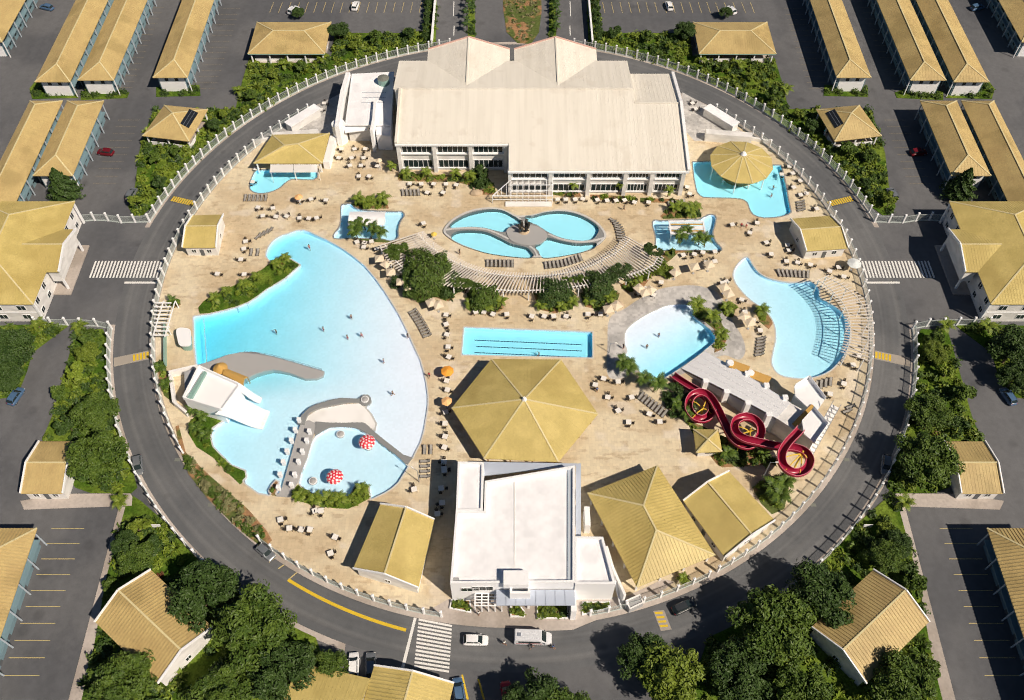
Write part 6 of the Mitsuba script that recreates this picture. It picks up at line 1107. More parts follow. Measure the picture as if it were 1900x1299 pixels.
vehicle('red car in shade-darkened paint beside the short lodge row at right', 'car', (100.82,40.52), math.radians(10), 'mat_car_shade_red', 4.2)
vehicle('dark car in the lane left of the left garden bed', 'car', (-99.33,-31.52), math.radians(75), 'mat_car_blue', 4.2)
vehicle('dark car in the lane right of the right garden bed', 'car', (99.33,-31.52), math.radians(105), 'mat_car_blue', 4.2)
vehicle('grey car beside the shrubs of the left ring bed', 'car', (-90.60,25.92), math.radians(80), 'mat_car_gray', 4.1)
vehicle('grey car beside the shrubs of the right ring bed', 'car', (90.60,25.92), math.radians(100), 'mat_car_gray', 4.1)

# ---------------------------------------------------------------- people
import manifold3d as m3
def body_mesh(J, bones, res=.035, smooth_it=8):
    def ball(p, r): return m3.Manifold.sphere(r, 14).translate(list(map(float, p)))
    parts = [m3.Manifold.batch_hull([ball(*J[a]), ball(*J[b])]) for a, b in bones]
    m = m3.Manifold.batch_boolean(parts, m3.OpType.Add).refine_to_length(res).to_mesh()
    t = trimesh.Trimesh(m.vert_properties[:, :3], m.tri_verts, process=True); trimesh.smoothing.filter_taubin(t, iterations=smooth_it); return t
def figure(pose='walk'):
    """Joints of a 1.72 m figure facing +x: torso, limbs, hands with five fingers, head with nose."""
    w = pose == 'walk'; sw = pose == 'swim'
    J = {'pelvis': ((0, 0, .95), .135), 'waist': ((0, 0, 1.10), .115), 'chest': ((.01, 0, 1.30), .14), 'neck': ((.02, 0, 1.46), .06), 'head': ((.045, 0, 1.60), .095), 'crown': ((.03, 0, 1.645), .085), 'nose': ((.145, 0, 1.59), .016), 'chin': ((.09, 0, 1.53), .04)}
    B = [('pelvis', 'waist'), ('waist', 'chest'), ('chest', 'neck'), ('neck', 'head'), ('head', 'crown'), ('head', 'nose'), ('head', 'chin')]
    for s, nm in ((-1, 'r'), (1, 'l')):
        f = (.22 if w else .03) * s; g = -f
        J |= {nm + 'ear': ((.04, s * .095, 1.59), .02), nm + 'sh': ((0, s * .18, 1.39), .062), nm + 'el': ((g * .6 - .02, s * .25, 1.12), .045), nm + 'wr': ((g * 1.2 + .08, s * .27, .89), .032), nm + 'pa': ((g * 1.3 + .10, s * .27, .81), .036),
              nm + 'hip': ((0, s * .09, .90), .1), nm + 'kn': ((f * .8 + .03, s * .10, .50), .062), nm + 'an': ((f * 1.5 - .02, s * .10, .09), .04), nm + 'he': ((f * 1.5 - .06, s * .10, .045), .042), nm + 'to': ((f * 1.5 + .13, s * .11, .035), .034)}
        if sw: J |= {nm + 'el': ((.2, s * .42, 1.36), .045), nm + 'wr': ((.42, s * .46, 1.34), .032), nm + 'pa': ((.5, s * .46, 1.34), .036)}
        B += [('head', nm + 'ear'), ('chest', nm + 'sh'), (nm + 'sh', nm + 'el'), (nm + 'el', nm + 'wr'), (nm + 'wr', nm + 'pa'), ('pelvis', nm + 'hip'), (nm + 'hip', nm + 'kn'), (nm + 'kn', nm + 'an'), (nm + 'an', nm + 'he'), (nm + 'he', nm + 'to'), (nm + 'an', nm + 'to')]
        pa = np.array(J[nm + 'pa'][0]); dn = pa - np.array(J[nm + 'wr'][0]); dn /= np.linalg.norm(dn)
        for i, (o, l) in enumerate(((-.028, .075), (-.01, .088), (.01, .084), (.028, .066))):
            J[f'{nm}f{i}'] = (tuple(pa + dn * .02 + [o, 0, 0]), .012); J[f'{nm}t{i}'] = (tuple(pa + dn * l + [o * 1.2 + .012, -s * .012, 0]), .010); B += [(nm + 'pa', f'{nm}f{i}'), (f'{nm}f{i}', f'{nm}t{i}')]
        J[nm + 'th'] = (tuple(pa + dn * .02 + [.055, -s * .02, 0]), .011); B.append((nm + 'pa', nm + 'th'))
    return J, B
BODIES = {p: body_mesh(*figure(p)) for p in ('walk', 'stand', 'swim')}
def cloth_of(J, keys, grow, cut):
    ms = [m3.Manifold.batch_hull([m3.Manifold.sphere(J[a][1] + grow, 14).translate(list(map(float, J[a][0]))), m3.Manifold.sphere(J[b][1] + grow, 14).translate(list(map(float, J[b][0])))]) for a, b in keys]
    m = m3.Manifold.batch_boolean(ms, m3.OpType.Add).trim_by_plane((0, 0, 1), cut[0]).trim_by_plane((0, 0, -1), -cut[1]).to_mesh(); return trimesh.Trimesh(m.vert_properties[:, :3], m.tri_verts, process=False)
PP = {}
for p_ in ('walk', 'stand', 'swim'):
    J, B = figure(p_); PP[p_] = dict(body=mikit.ply(BODIES[p_], 'mat_skin', smooth=True), shirt=cloth_of(J, [('waist', 'chest'), ('chest', 'neck'), ('chest', 'lsh'), ('chest', 'rsh')], .014, (1.0, 1.47)), shorts=cloth_of(J, [('pelvis', 'waist'), ('pelvis', 'lhip'), ('pelvis', 'rhip'), ('lhip', 'lkn'), ('rhip', 'rkn')], .018, (.62, 1.02)), hair=cloth_of(J, [('head', 'crown')], .012, (1.60, 1.9)))
def person(label, p, rot, pose='walk', z=.13, top='mat_cloth_white', bottom='mat_cloth_dark'):
    k = thing('person', label, 'person'); to = at(*p, z, rot); d = PP[pose]
    add('body', d['body'], None, k, to=to); add('hair', d['hair'], 'mat_hair', k, to=to)
    if top: add('shirt', d['shirt'], top, k, to=to)
    add('shorts', d['shorts'], bottom, k, to=to)
person('person in white shirt walking on the road below the white hatchback', (-1.27,-80.90), 2.4, z=.006)
person('person in dark clothes walking below the silver minibus', (3.25,-81.44), .6, z=.006, top='mat_cloth_dark')
person('person in blue shirt walking right of the silver minibus', (6.87,-81.53), -.5, z=.006, top='mat_cloth_blue')
person('person in white shirt standing on the pavement by the entrance bars', (-5.73,-75.93), 1.2, 'stand')
person('person in red shirt by the table near the right spa pool', (52.93,15.14), 1.0, 'stand', top='mat_cloth_red')
person('second person in red shorts by the table near the right spa pool', (54.21,15.32), 2.0, 'stand', top='mat_cloth_white', bottom='mat_cloth_red')
for px, lab, ps in (((-50.03,-14.66), 'swimmer in the deep part of the wave pool, leftmost', 'swim'), ((-40.01,-14.37), 'bather standing in the middle of the wave pool', 'stand'), ((-34.62,-16.65), 'bather with dark shorts in the wave pool shallows', 'stand'), ((-31.72,-16.09), 'bather walking on the wave pool beach', 'walk'),
                    ((-26.48,-22.91), 'bather near the right beach of the wave pool', 'stand'), ((-46.13,9.08), 'bather at the tip of the wave pool', 'walk'), ((-34.41,-11.18), 'bather in the upper shallows of the wave pool', 'stand'), ((-23.96,-30.87), 'bather on the lower beach of the wave pool', 'walk'),
                    ((30.93,-16.09), 'bather in the middle of the beach pool', 'stand'), ((28.16,-19.05), 'bather in the left shallows of the beach pool', 'stand'), ((62.89,28.68), 'swimmer in the upper right of the kiosk pool', 'swim'), ((62.06,26.11), 'swimmer lower in the kiosk pool', 'swim'), ((5.61,-20.57), 'swimmer at the south wall of the lane pool', 'swim')):
    z = -.55 if ps != 'swim' else -1.15
    if 'wave' in lab: z = max(z, float(wave_depth(px[0], px[1])) if ps != 'swim' else z)
    person(lab, px, rng.uniform(0, 6), ps, z=z, top=None, bottom=['mat_cloth_dark', 'mat_cloth_red', 'mat_cloth_blue'][len(lab) % 3])
person('person on the deck edge of the wave pool by the long lounger row', (-21.91,-16.65), 2.6, 'stand', top='mat_cloth_dark')
person('person walking on the deck left of the hexagonal pavilion', (-16.82,-26.67), 1.0, top='mat_cloth_red')
person('person on the deck right of the hexagonal pavilion', (17.06,-30.22), 1.6, 'stand', top='mat_cloth_blue')
person('person walking between the right hall front and the oval pool', (26.27,20.89), 3.0, top='mat_cloth_dark')
person('person standing at the edge of the beach pool terrace', (23.18,-19.46), .4, 'stand', top='mat_cloth_dark')
person('person at the pergola left end', (-11.83,6.94), .4, 'stand', top='mat_cloth_dark')

# ---------------------------------------------------------------- small things
def lamp(label, p, h=5.5, arm=1.2, rot=0.0):
    k = thing('lamp_post', label, 'lamp post'); d = np.array([math.cos(rot), math.sin(rot)])
    add('pole', cyl(*p, 0, h, .09, 8, .06), 'mat_metal', k, smooth=40); add('arm', bar((*p, h - .1), (*(np.array(p) + d * arm), h), .07), 'mat_metal', k); add('lamp_head', bar((*(np.array(p) + d * (arm - .3)), h - .02), (*(np.array(p) + d * (arm + .3)), h + .02), .22, .12), 'mat_lamp', k)
lamp('slim lamp post on the deck near the plume bed at lower right', (46.75,-50.59), 8.0)
lamp('slim lamp post by the wave pool south edge', (-17.45,-50.47), 4.5, rot=2.5)
lamp('slim lamp post right of the lane pool', (20.19,-20.44), 3.5)
for lab, q in (('cream boulder at the foot of the pergola shrubs, left one', (20.94,-8.66)), ('cream boulder at the foot of the pergola shrubs, right one', (22.75,-7.77)), ('large boulder beside the glass porch', (-8.03,28.31)), ('small boulder beside the glass porch', (-8.51,26.47))):
    k = free('boulder'); m = trimesh.creation.icosphere(3, 1.0); v = m.vertices * (.7 + .6 * meshkit.fbm(m.vertices * 1.3 + len(lab), 3)[:, None]); m.vertices = v * [1.5, 1.1, .7]; add('boulder', m, 'mat_stone', to=at(*q, .25, len(lab) * .7), smooth=50); tag(k, lab, 'boulder')
k = thing('sign_board', 'small white sign board on the lawn outside the lower right fence', 'sign'); p = (64.43,-59.82)
add('board', box(p[0] - .8, p[0] + .8, p[1] - .06, p[1] + .06, .6, 1.6), 'mat_white_paint', k); add('post', cyl(p[0] - .5, p[1], 0, .7, .05, 6), 'mat_metal', k); add('post', cyl(p[0] + .5, p[1], 0, .7, .05, 6), 'mat_metal', k)
k = thing('sign_board', 'small white sign board on the lawn outside the lower left fence', 'sign'); p = (-64.43,-59.82)
add('board', box(p[0] - .8, p[0] + .8, p[1] - .06, p[1] + .06, .6, 1.6), 'mat_white_paint', k); add('post', cyl(p[0] - .5, p[1], 0, .7, .05, 6), 'mat_metal', k); add('post', cyl(p[0] + .5, p[1], 0, .7, .05, 6), 'mat_metal', k)
for lab, q in (('dark drain cover on the lower right of the ring road', (64.07,-45.64)), ('dark drain cover on the lower left of the ring road', (-64.07,-45.64)), ('drain slot at the kerb on the lower right of the ring road', (55.78,-55.15)), ('drain slot at the kerb on the lower left of the ring road', (-55.78,-55.15))):
    k = free('drain_cover'); add('drain_cover', box(q[0] - .5, q[0] + .5, q[1] - .35, q[1] + .35, .008, .03), 'mat_bin'); tag(k, lab, 'drain cover')

# ---------------------------------------------------------------- plants
GREENS = {'dark': ((.022, .050, .010), (.055, .10, .018)), 'mid': ((.032, .070, .009), (.100, .155, .020)), 'light': ((.075, .125, .012), (.175, .225, .026)), 'lime': ((.10, .165, .014), (.21, .27, .03)), 'blue': ((.025, .06, .028), (.055, .11, .045)), 'red': ((.10, .04, .02), (.18, .07, .03)), 'dry': ((.14, .145, .06), (.24, .23, .11))}
def leaves(c, n, size, col, g=rng, droop=.35):
    """Leaf quads at the points c, roughly facing n; col (len(c), 3). Returns vertices, faces, colours."""
    m = len(c); n = n + g.normal(0, .55, (m, 3)); n /= np.linalg.norm(n, axis=1, keepdims=True)
    a = np.cross(n, g.normal(0, 1, (m, 3))); a /= np.linalg.norm(a, axis=1, keepdims=True) + 1e-9; b = np.cross(n, a)
    s = size * g.uniform(.65, 1.35, (m, 1)); w = s * .5
    v = np.stack([c - a * s, c + b * w, c + a * s - n * s * droop, c - b * w], 1).reshape(-1, 3); i = np.arange(m)[:, None] * 4
    return v, np.vstack([i + [0, 1, 2], i + [0, 2, 3]]), np.repeat(col, 4, 0)
def tint(kind, m, g=rng, clump=None):
    a, b = (np.array(x) for x in GREENS[kind]); t = g.uniform(0, 1, (m, 1)) * .55 + (g.uniform(0, 1, (m, 1)) * .45 if clump is None else clump[:, None] * .45); return a + (b - a) * t
def crown(kind, R, H, z0, clumps=34, per=110, size=.34, seed=0, flat=1.0):
    """A crown of leaf clumps spread through an ellipsoid (radius R, height H, base at z0)."""
    g = np.random.default_rng(seed); d = g.normal(0, 1, (clumps, 3)); d /= np.linalg.norm(d, axis=1, keepdims=True); d[:, 2] = np.where(d[:, 2] < -.35, -d[:, 2] * .5, d[:, 2])
    rad = g.uniform(.45, 1.04, (clumps, 1)); cc = d * rad * [R, R, H / 2] + [0, 0, z0 + H / 2]; cr = R * g.uniform(.15, .40, clumps)
    e = g.normal(0, 1, (clumps * per, 3)); e /= np.linalg.norm(e, axis=1, keepdims=True); idx = np.repeat(np.arange(clumps), per)
    p = cc[idx] + e * cr[idx][:, None] * g.uniform(.55, 1.0, (len(e), 1)) * [1, 1, .75 * flat]; n = e * .8 + [0, 0, .5]
    return leaves(p, n, size, tint(kind, len(p), g, g.uniform(0, 1, clumps)[idx]), g)
def trunk_mesh(h, r, R, z0, seed=0, n=6):
    g = np.random.default_rng(seed); ms = [tube([(0, 0, 0), (g.normal(0, .1), g.normal(0, .1), h * .5), (g.normal(0, .2), g.normal(0, .2), h)], [r * 1.25, r, r * .7], 8)]
    for i in range(n):
        a = i * 2 * PI / n + g.uniform(-.4, .4); q = R * g.uniform(.45, .75); ms.append(tube([(0, 0, h * .75), (q * .5 * math.cos(a), q * .5 * math.sin(a), h * 1.1), (q * math.cos(a), q * math.sin(a), z0 + R * .6)], [r * .55, r * .35, r * .12], 6))
    return cat(ms)
def leafply(vfc): return mikit.ply((vfc[0], vfc[1]), 'mat_leaf', color=vfc[2])
TREES = {}
for kind in ('dark', 'mid', 'light'):
    for s in (0, 1):
        TREES[kind, s] = (mikit.ply(trunk_mesh(3.2, .26, 4.6, 2.6, s), 'mat_trunk', smooth=50), leafply(crown(kind, 4.9, 6.6, 2.0, 60, 190, .29, 10 + s + len(kind))))
SMALL = {}
for kind in ('dark', 'mid', 'light', 'lime'):
    for s in (0, 1): SMALL[kind, s] = (mikit.ply(trunk_mesh(1.5, .1, 1.6, 1.0, s, 4), 'mat_trunk', smooth=50), leafply(crown(kind, 1.9, 3.0, .7, 18, 70, .30, 40 + s + len(kind))))
def tree(label, p, kind='mid', s=1.0, group=None, small=False, name=None, catg=None, sz=None):
    k = thing(name or ('small_tree' if small else 'tree'), label, catg or 'tree', group); v = int(rng.integers(2)); tr, cr = (SMALL if small else TREES)[kind, v]; to = at(*p, .1, rng.uniform(0, 6.28), [s, s, sz or s])
    add('trunk', tr, None, k, to=to); add('crown', cr, None, k, to=to); return k
def conifer(label, p, h=8.0, r=3.2):
    g = np.random.default_rng(3); m = 3600; t = g.uniform(0, 1, m) ** .7; z = .8 + (h - .8) * (1 - t) ; rr = r * t * g.uniform(.55, 1, m) + .1; a = g.uniform(0, 2 * PI, m)
    lob = 1 + .22 * np.sin(a * 7 + z * 3); c = np.c_[rr * lob * np.cos(a), rr * lob * np.sin(a), z]; n = np.c_[np.cos(a) * .7, np.sin(a) * .7, np.full(m, .6)]
    k = thing('conifer', label, 'conifer'); to = at(*p, .05); add('trunk', cyl(0, 0, 0, h * .9, .2, 8, .04), 'mat_trunk', k, to=to); add('crown', leafply(leaves(c, n, .36, tint('dark', m, g), g)), None, k, to=to)
def frond_mesh(L_=2.3, kind='light', seed=0):
    g = np.random.default_rng(seed); n = 9; t = np.linspace(0, 1, n); x = L_ * (t - .12 * t * t); z = L_ * (.55 * t - .85 * t * t); V, F, C = [], [], []
    a, b = (np.array(c) for c in GREENS[kind])
    for i in range(1, n):
        for s in (-1, 1):
            w = .62 * math.sin(PI * min(1, .12 + t[i] * .88)) + .06; p = np.array([x[i], 0, z[i]]); q = np.array([x[i - 1], 0, z[i - 1]]); tip = p + [.22, s * w, -.16 - .1 * t[i]]
            o = len(V); V += [q, p, tip, q * .6 + p * .4 + [.1, s * w * .75, -.1]]; F += [[o, o + 1, o + 2], [o, o + 2, o + 3]]; C += [a + (b - a) * g.uniform(0, 1)] * 4
    return leafply((np.array(V), np.array(F), np.array(C)))
FRONDS = {k: [frond_mesh(2.3, k, s) for s in range(3)] for k in ('light', 'mid', 'lime', 'dark')}
def palm(label, p, h=2.2, s=1.0, kind='light', n=10, group=None, z=.1):
    k = thing('palm', label, 'palm', group); g = rng; tilt = g.normal(0, .12, 2) * h
    add('trunk', tube([(0, 0, 0), (tilt[0] * .4, tilt[1] * .4, h * .55), (tilt[0], tilt[1], h)], [.16 * s, .12 * s, .1 * s], 7), 'mat_trunk', k, to=at(*p, z))
    for i in range(n):
        a = i * 360 / n + g.uniform(-14, 14); e = -g.uniform(-16, 22) if i % 2 else -g.uniform(20, 48); sc = s * g.uniform(.8, 1.1)
        add('frond', FRONDS[kind][i % 3], None, k, to=T().translate([p[0] + tilt[0], p[1] + tilt[1], z + h]).rotate([0, 0, 1], a).rotate([0, 1, 0], e).scale(sc))
def mound(kind, R, H, n=85, size=.3, g=rng):
    d = g.normal(0, 1, (n, 3)); d[:, 2] = np.abs(d[:, 2]) * 1.1; d /= np.linalg.norm(d, axis=1, keepdims=True); r = g.uniform(.5, 1.0, (n, 1)); lob = 1 + .25 * np.sin(np.arctan2(d[:, 1], d[:, 0]) * 4 + g.uniform(0, 6))[:, None]
    return leaves(d * r * lob * [R, R, H], d * .7 + [0, 0, .5], size, tint(kind, n, g), g)
def tuft(kind, R, n=26, g=rng):
    """Long arching leaves from one point (banana, agave, dracaena)."""
    a = g.uniform(0, 2 * PI, n); e = g.uniform(.25, 1.2, n); L_ = R * g.uniform(.7, 1.2, n); d = np.c_[np.cos(a) * np.cos(e), np.sin(a) * np.cos(e), np.sin(e)]; s = np.c_[-np.sin(a), np.cos(a), a * 0] * (R * .13); L_ = L_[:, None]
    m_ = d * L_ * .55; t_ = d * L_ - np.c_[a * 0, a * 0, L_[:, 0] * .3 * np.cos(e)]; z = d * 0; v = np.stack([z, m_ + s, t_, m_ - s], 1).reshape(-1, 3); i = np.arange(n)[:, None] * 4
    return v, np.vstack([i + [0, 1, 2], i + [0, 2, 3]]), np.repeat(tint(kind, n, g), 4, 0)
def scatter(g_, density, g=rng):
    pts = []
    for p in polys(g_):
        x0, y0, x1, y1 = p.bounds; n = int((x1 - x0) * (y1 - y0) * density); q = np.c_[g.uniform(x0, x1, n), g.uniform(y0, y1, n)]; pts.append(q[shapely.contains_xy(p, q[:, 0], q[:, 1])])
    return np.vstack(pts) if pts else np.zeros((0, 2))
def planting(name, label, area, density, mixk, R=(.5, 1.2), H=(.5, 1.1), size=.27, n=70, z=.12, tufts=.2):
    V, F, C, o = [], [], [], 0
    for x, y in scatter(area, density):
        u = meshkit.noise(np.array([x * .16, y * .16, 2.0])); kind = mixk[min(len(mixk) - 1, int((.55 * u + .45 * rng.uniform()) * len(mixk)))]
        if rng.uniform() < tufts: v, f, c = tuft(kind, rng.uniform(*R) * 1.25)
        else: r = rng.uniform(*R); v, f, c = mound(kind, r, rng.uniform(*H), n, size)
        V.append(v + [x, y, z]); F.append(f + o); C.append(c); o += len(v)
    if not V: return
    k = add(name, leafply((np.vstack(V), np.vstack(F), np.vstack(C))), None); tag(k, label, 'shrubbery', kind='stuff')
# outer beds
NAMES = ['long upper', 'middle', 'lower', 'outer', 'lodge', 'lodge', 'lodge', 'top', '', '']
for sx in (1, -1):
    s = 'left' if sx > 0 else 'right'
    for i, b in enumerate(OUTER_BEDS[:8]):
        g = poly(b if sx > 0 else mirror(b)).difference(ROAD_MASK)
        hide = [poly(q if sx > 0 else mirror(q)) for q in ([(-71.51,77.89),(-50.86,78.85),(-50.82,93.23),(-72.13,92.71)], [(-92.27,45.00),(-80.12,42.89),(-77.90,55.15),(-89.49,56.85)], [(-91.18,-53.23),(-82.81,-53.45),(-83.96,-42.18),(-90.92,-42.18)], [(-70.12,-77.84),(-57.35,-87.80),(-50.29,-78.57),(-62.93,-68.62)], [(-118.95,-8.35),(-102.55,-9.09),(-102.41,21.89),(-116.80,21.89)])]
        g = g.difference(unary_union(hide).buffer(-.6)).buffer(-.5)
        if i in (4, 5, 6): planting('clipped_shrubs', f'clipped dark shrubs before the lodge ends at upper {s}', g, .55, ['dark', 'mid'], (.6, 1.1), (.9, 1.5), .24, 80, tufts=0)
        else: planting('garden_shrubs', f'dense tropical shrubs in the {NAMES[i]} {s} garden bed', g, .42 if i != 2 else .36, ['dark', 'mid', 'mid', 'light', 'dark', 'lime', 'mid', 'red'] if i else ['light', 'mid', 'dark', 'light', 'lime', 'mid'], (.55, 1.5), (.6, 1.7), .33, 75)
planting('median_shrubs', 'low hedge plants on the left strip between the approach roads', MEDIANS[0], .5, ['mid', 'dark'], (.4, .8), (.5, .9), .25, 50); planting('median_shrubs', 'low hedge plants on the right strip between the approach roads', MEDIANS[1], .5, ['mid', 'dark'], (.4, .8), (.5, .9), .25, 50)
planting('weeds', 'weeds on the earth island between the approach roads', poly([(-1.95,120.97),(7.48,120.97),(7.47,101.49),(6.38,91.09),(4.51,86.57),(1.50,87.06),(-0.76,92.36),(-1.87,101.49)]), .4, ['mid', 'dry', 'light'], (.3, .8), (.2, .5), .25, 40)
# beds on the deck: soil with kerb, planting
LAB = {'wave': 'long bed along the upper edge of the wave pool', 'ramp': 'bed between the slide house and the shallow bay', 'isle': 'bed along the south edge of the splash pool', 'corner': 'small bed at the foot of the causeway', 'hotel_w': 'bed under the left hall windows', 'hotel_e': 'bed right of the glass porch', 'hotel_f': 'bed under the right hall windows', 'hotel_g': 'bed at the right corner of the hall',
       'entry': 'bed left of the glass porch', 'spa_wn': 'bed above the left spa canopy', 'spa_ws': 'bed below the left spa canopy', 'spa_en': 'bed above the right spa canopy', 'spa_es': 'bed below the right spa canopy', 'perg_1': 'bed under the round tree', 'perg_2': 'left middle bed below the pergola', 'perg_3': 'right middle bed below the pergola', 'perg_4': 'second bed right of the pergola centre', 'perg_5': 'bed at the right end of the pergola',
       'beach_s': 'long bed round the red slide and the south rim of the beach pool', 'beach_n': 'curved bed at the east rim of the beach pool', 'mid': 'small bed between the two right pools', 'mid_2': 'small bed at the west rim of the curved pool', 'plume': 'triangular bed with plume palms at lower right', 'edge': 'tiny bed by the lower right fence', 'verge': 'grey green hedge along the lower left of the ring road', 'strip': 'narrow bed by the left fence', 'kiosk': 'tiny bed by the short left pergola'}
for nm, g in beds.items():
    g = g.difference(unary_union(POOLS).buffer(.3))
    kk = free('flower_bed'); add('flower_bed', cat([prism(p, -.3 if nm in ('isle', 'corner', 'wave', 'ramp') else 0, .2) for p in polys(g)]), 'mat_lawn' if nm in ('wave', 'ramp', 'isle') else 'mat_soil'); labels[kk] = {'label': 'earth of the ' + LAB[nm], 'kind': 'structure'}
    big = nm in ('beach_s', 'perg_1', 'perg_2', 'perg_3', 'perg_4', 'perg_5', 'spa_ws')
    if nm == 'verge': planting('hedge', 'grey green hedge along the lower left of the ring road', g.buffer(-.5), 1.3, ['mid', 'mid', 'dry', 'light'], (.5, 1.0), (.6, 1.1), .26, 70, .15, .05)
    elif nm in ('wave', 'ramp'): planting('bed_plants', 'tropical plants in the ' + LAB[nm], g.buffer(-.4), .42, ['mid', 'light', 'lime', 'mid', 'dark', 'red'], (.45, 1.1), (.4, 1.0), .28, 60, .2, .4)
    else: planting('bed_plants', 'tropical plants in the ' + LAB[nm], g.buffer(-.25), .85 if big else .75, ['dark', 'mid', 'light', 'mid'] if big else ['mid', 'light', 'lime', 'dark'], (.5, 1.1), (.5, 1.3 if big else .9), .27, 60, .2, .35)
for i, g in enumerate(FRONT_BEDS): planting('planter_plants', 'leafy plants in the ' + ['planter left of the white entrance', 'narrow planter beside the entrance bars', 'long planter below the metal canopy', 'wedge planter right of the side wall'][i], g.buffer(-.3), 5.0, ['mid', 'light', 'dark'], (.35, .65), (.4, .7), .22, 50, .35, .3)
# climbing plants and clipped masses of the pergola
def bush(label, p, rx, ry, h, kind='mid', m=2600, size=.26, rot=0.0, z0=.1, boxy=.0, cat_='shrub', name='vine_shrub'):
    g = np.random.default_rng(int(abs(p[0] * 31 + p[1] * 17)) + 1); d = g.normal(0, 1, (m, 3)); d[:, 2] = np.abs(d[:, 2]); d /= np.linalg.norm(d, axis=1, keepdims=True)
    if boxy: d = d / (np.abs(d).max(1, keepdims=True) ** boxy)
    q = np.arctan2(d[:, 1], d[:, 0]); lob = 1 + .10 * np.sin(3 * q + 1) + .07 * np.sin(7 * q + 3 * d[:, 2] * 4) + .12 * (meshkit.noise(d * 4.0 + p[0]) - .5); r = (lob * g.uniform(.72, 1.0, m) ** .5)[:, None]
    c = d * r * [rx, ry, h]
    if not boxy:
        e = g.normal(0, 1, (22, 3)); e[:, 2] = np.abs(e[:, 2]); e /= np.linalg.norm(e, axis=1, keepdims=True); e *= g.uniform(.45, 1.08, (22, 1)); j = g.integers(0, 22, m); c = e[j] * [rx, ry, h * .75] + d * g.uniform(.5, 1.0, (m, 1)) * (np.array([min(rx, ry, 2.6)] * 2 + [min(h, 2.2)]) * g.uniform(.28, .55, 22)[j][:, None])
    cs, sn = math.cos(rot), math.sin(rot); c = np.c_[c[:, 0] * cs - c[:, 1] * sn, c[:, 0] * sn + c[:, 1] * cs, c[:, 2]]
    k = thing(name, label, cat_); add('foliage', leafply(leaves(c, d * .9 + [0, 0, .35], size, tint(kind, m, g, meshkit.noise(c * .8)), g)), None, k, to=at(*p, z0)); add('stem', cyl(*p, 0, z0 + h * .6, .14, 7, .08), 'mat_trunk', k)
bush('big round tree with smooth bright green crown at the left end of the pergola', (-18.74,-0.36), 5.6, 6.2, 5.6, 'mid', 7500, .28, boxy=.35, cat_='tree', name='round_tree')
bush('dark tree standing behind the big round tree at the pergola', (-22.76,-1.22), 3.0, 4.2, 4.2, 'dark', 3600, .28)
bush('vine mat on the left end of the pergola slats', (-25.70,4.98), 3.6, 1.9, .7, 'mid', 2400, .22, .75, 3.1)
bush('vine mass right of the round tree on the pergola', (-13.12,-2.80), 3.0, 3.4, 3.6, 'dark', 2600)
bush('vine mat along the lower pergola edge right of the round tree', (-10.23,-4.25), 3.4, 1.2, .6, 'mid', 1600, .22, -.2, 3.1)
bush('square vine covered mass below the pergola, left of the central path', (-6.04,-6.55), 3.2, 3.3, 3.6, 'mid', 3200, boxy=.5)
bush('square vine covered mass below the pergola, right of the central path', (9.09,-5.34), 3.9, 3.3, 3.8, 'dark', 3600, boxy=.5)
bush('tall vine covered mass second right of the central path', (18.49,-3.69), 3.3, 4.0, 4.2, 'dark', 3600, boxy=.3)
bush('vine mat between the two masses right of the central path', (13.77,-3.02), 4.4, 1.0, .6, 'mid', 1500, .22, .12, 3.1)
bush('brownish climber on the right part of the pergola', (23.49,-1.09), 3.4, 2.4, 1.0, 'dark', 2000, .22, .5, 2.9)
bush('vine mat on the upper right end of the pergola', (31.25,5.47), 2.7, 1.5, .8, 'dark', 1700, .22, -.7, 3.0)
bush('green bush at the lower right end of the pergola', (33.63,1.35), 2.2, 1.9, 2.0, 'light', 1500)
bush('dark bush between the glass porch and the left hall front', (-7.37,29.26), 2.2, 2.0, 2.4, 'dark', 1500)
bush('dark conifer hedge in the bay of the hall', (-7.82,32.68), 1.6, 2.0, 3.4, 'dark', 1300)
bush('dark shrub mass under the first loop of the red slide', (33.48,-32.68), 3.8, 4.4, 2.2, 'dark', 3000)
bush('dark shrub mass under the second loop of the red slide', (43.36,-44.32), 4.8, 2.2, 1.4, 'dark', 2400, .26, -.1)
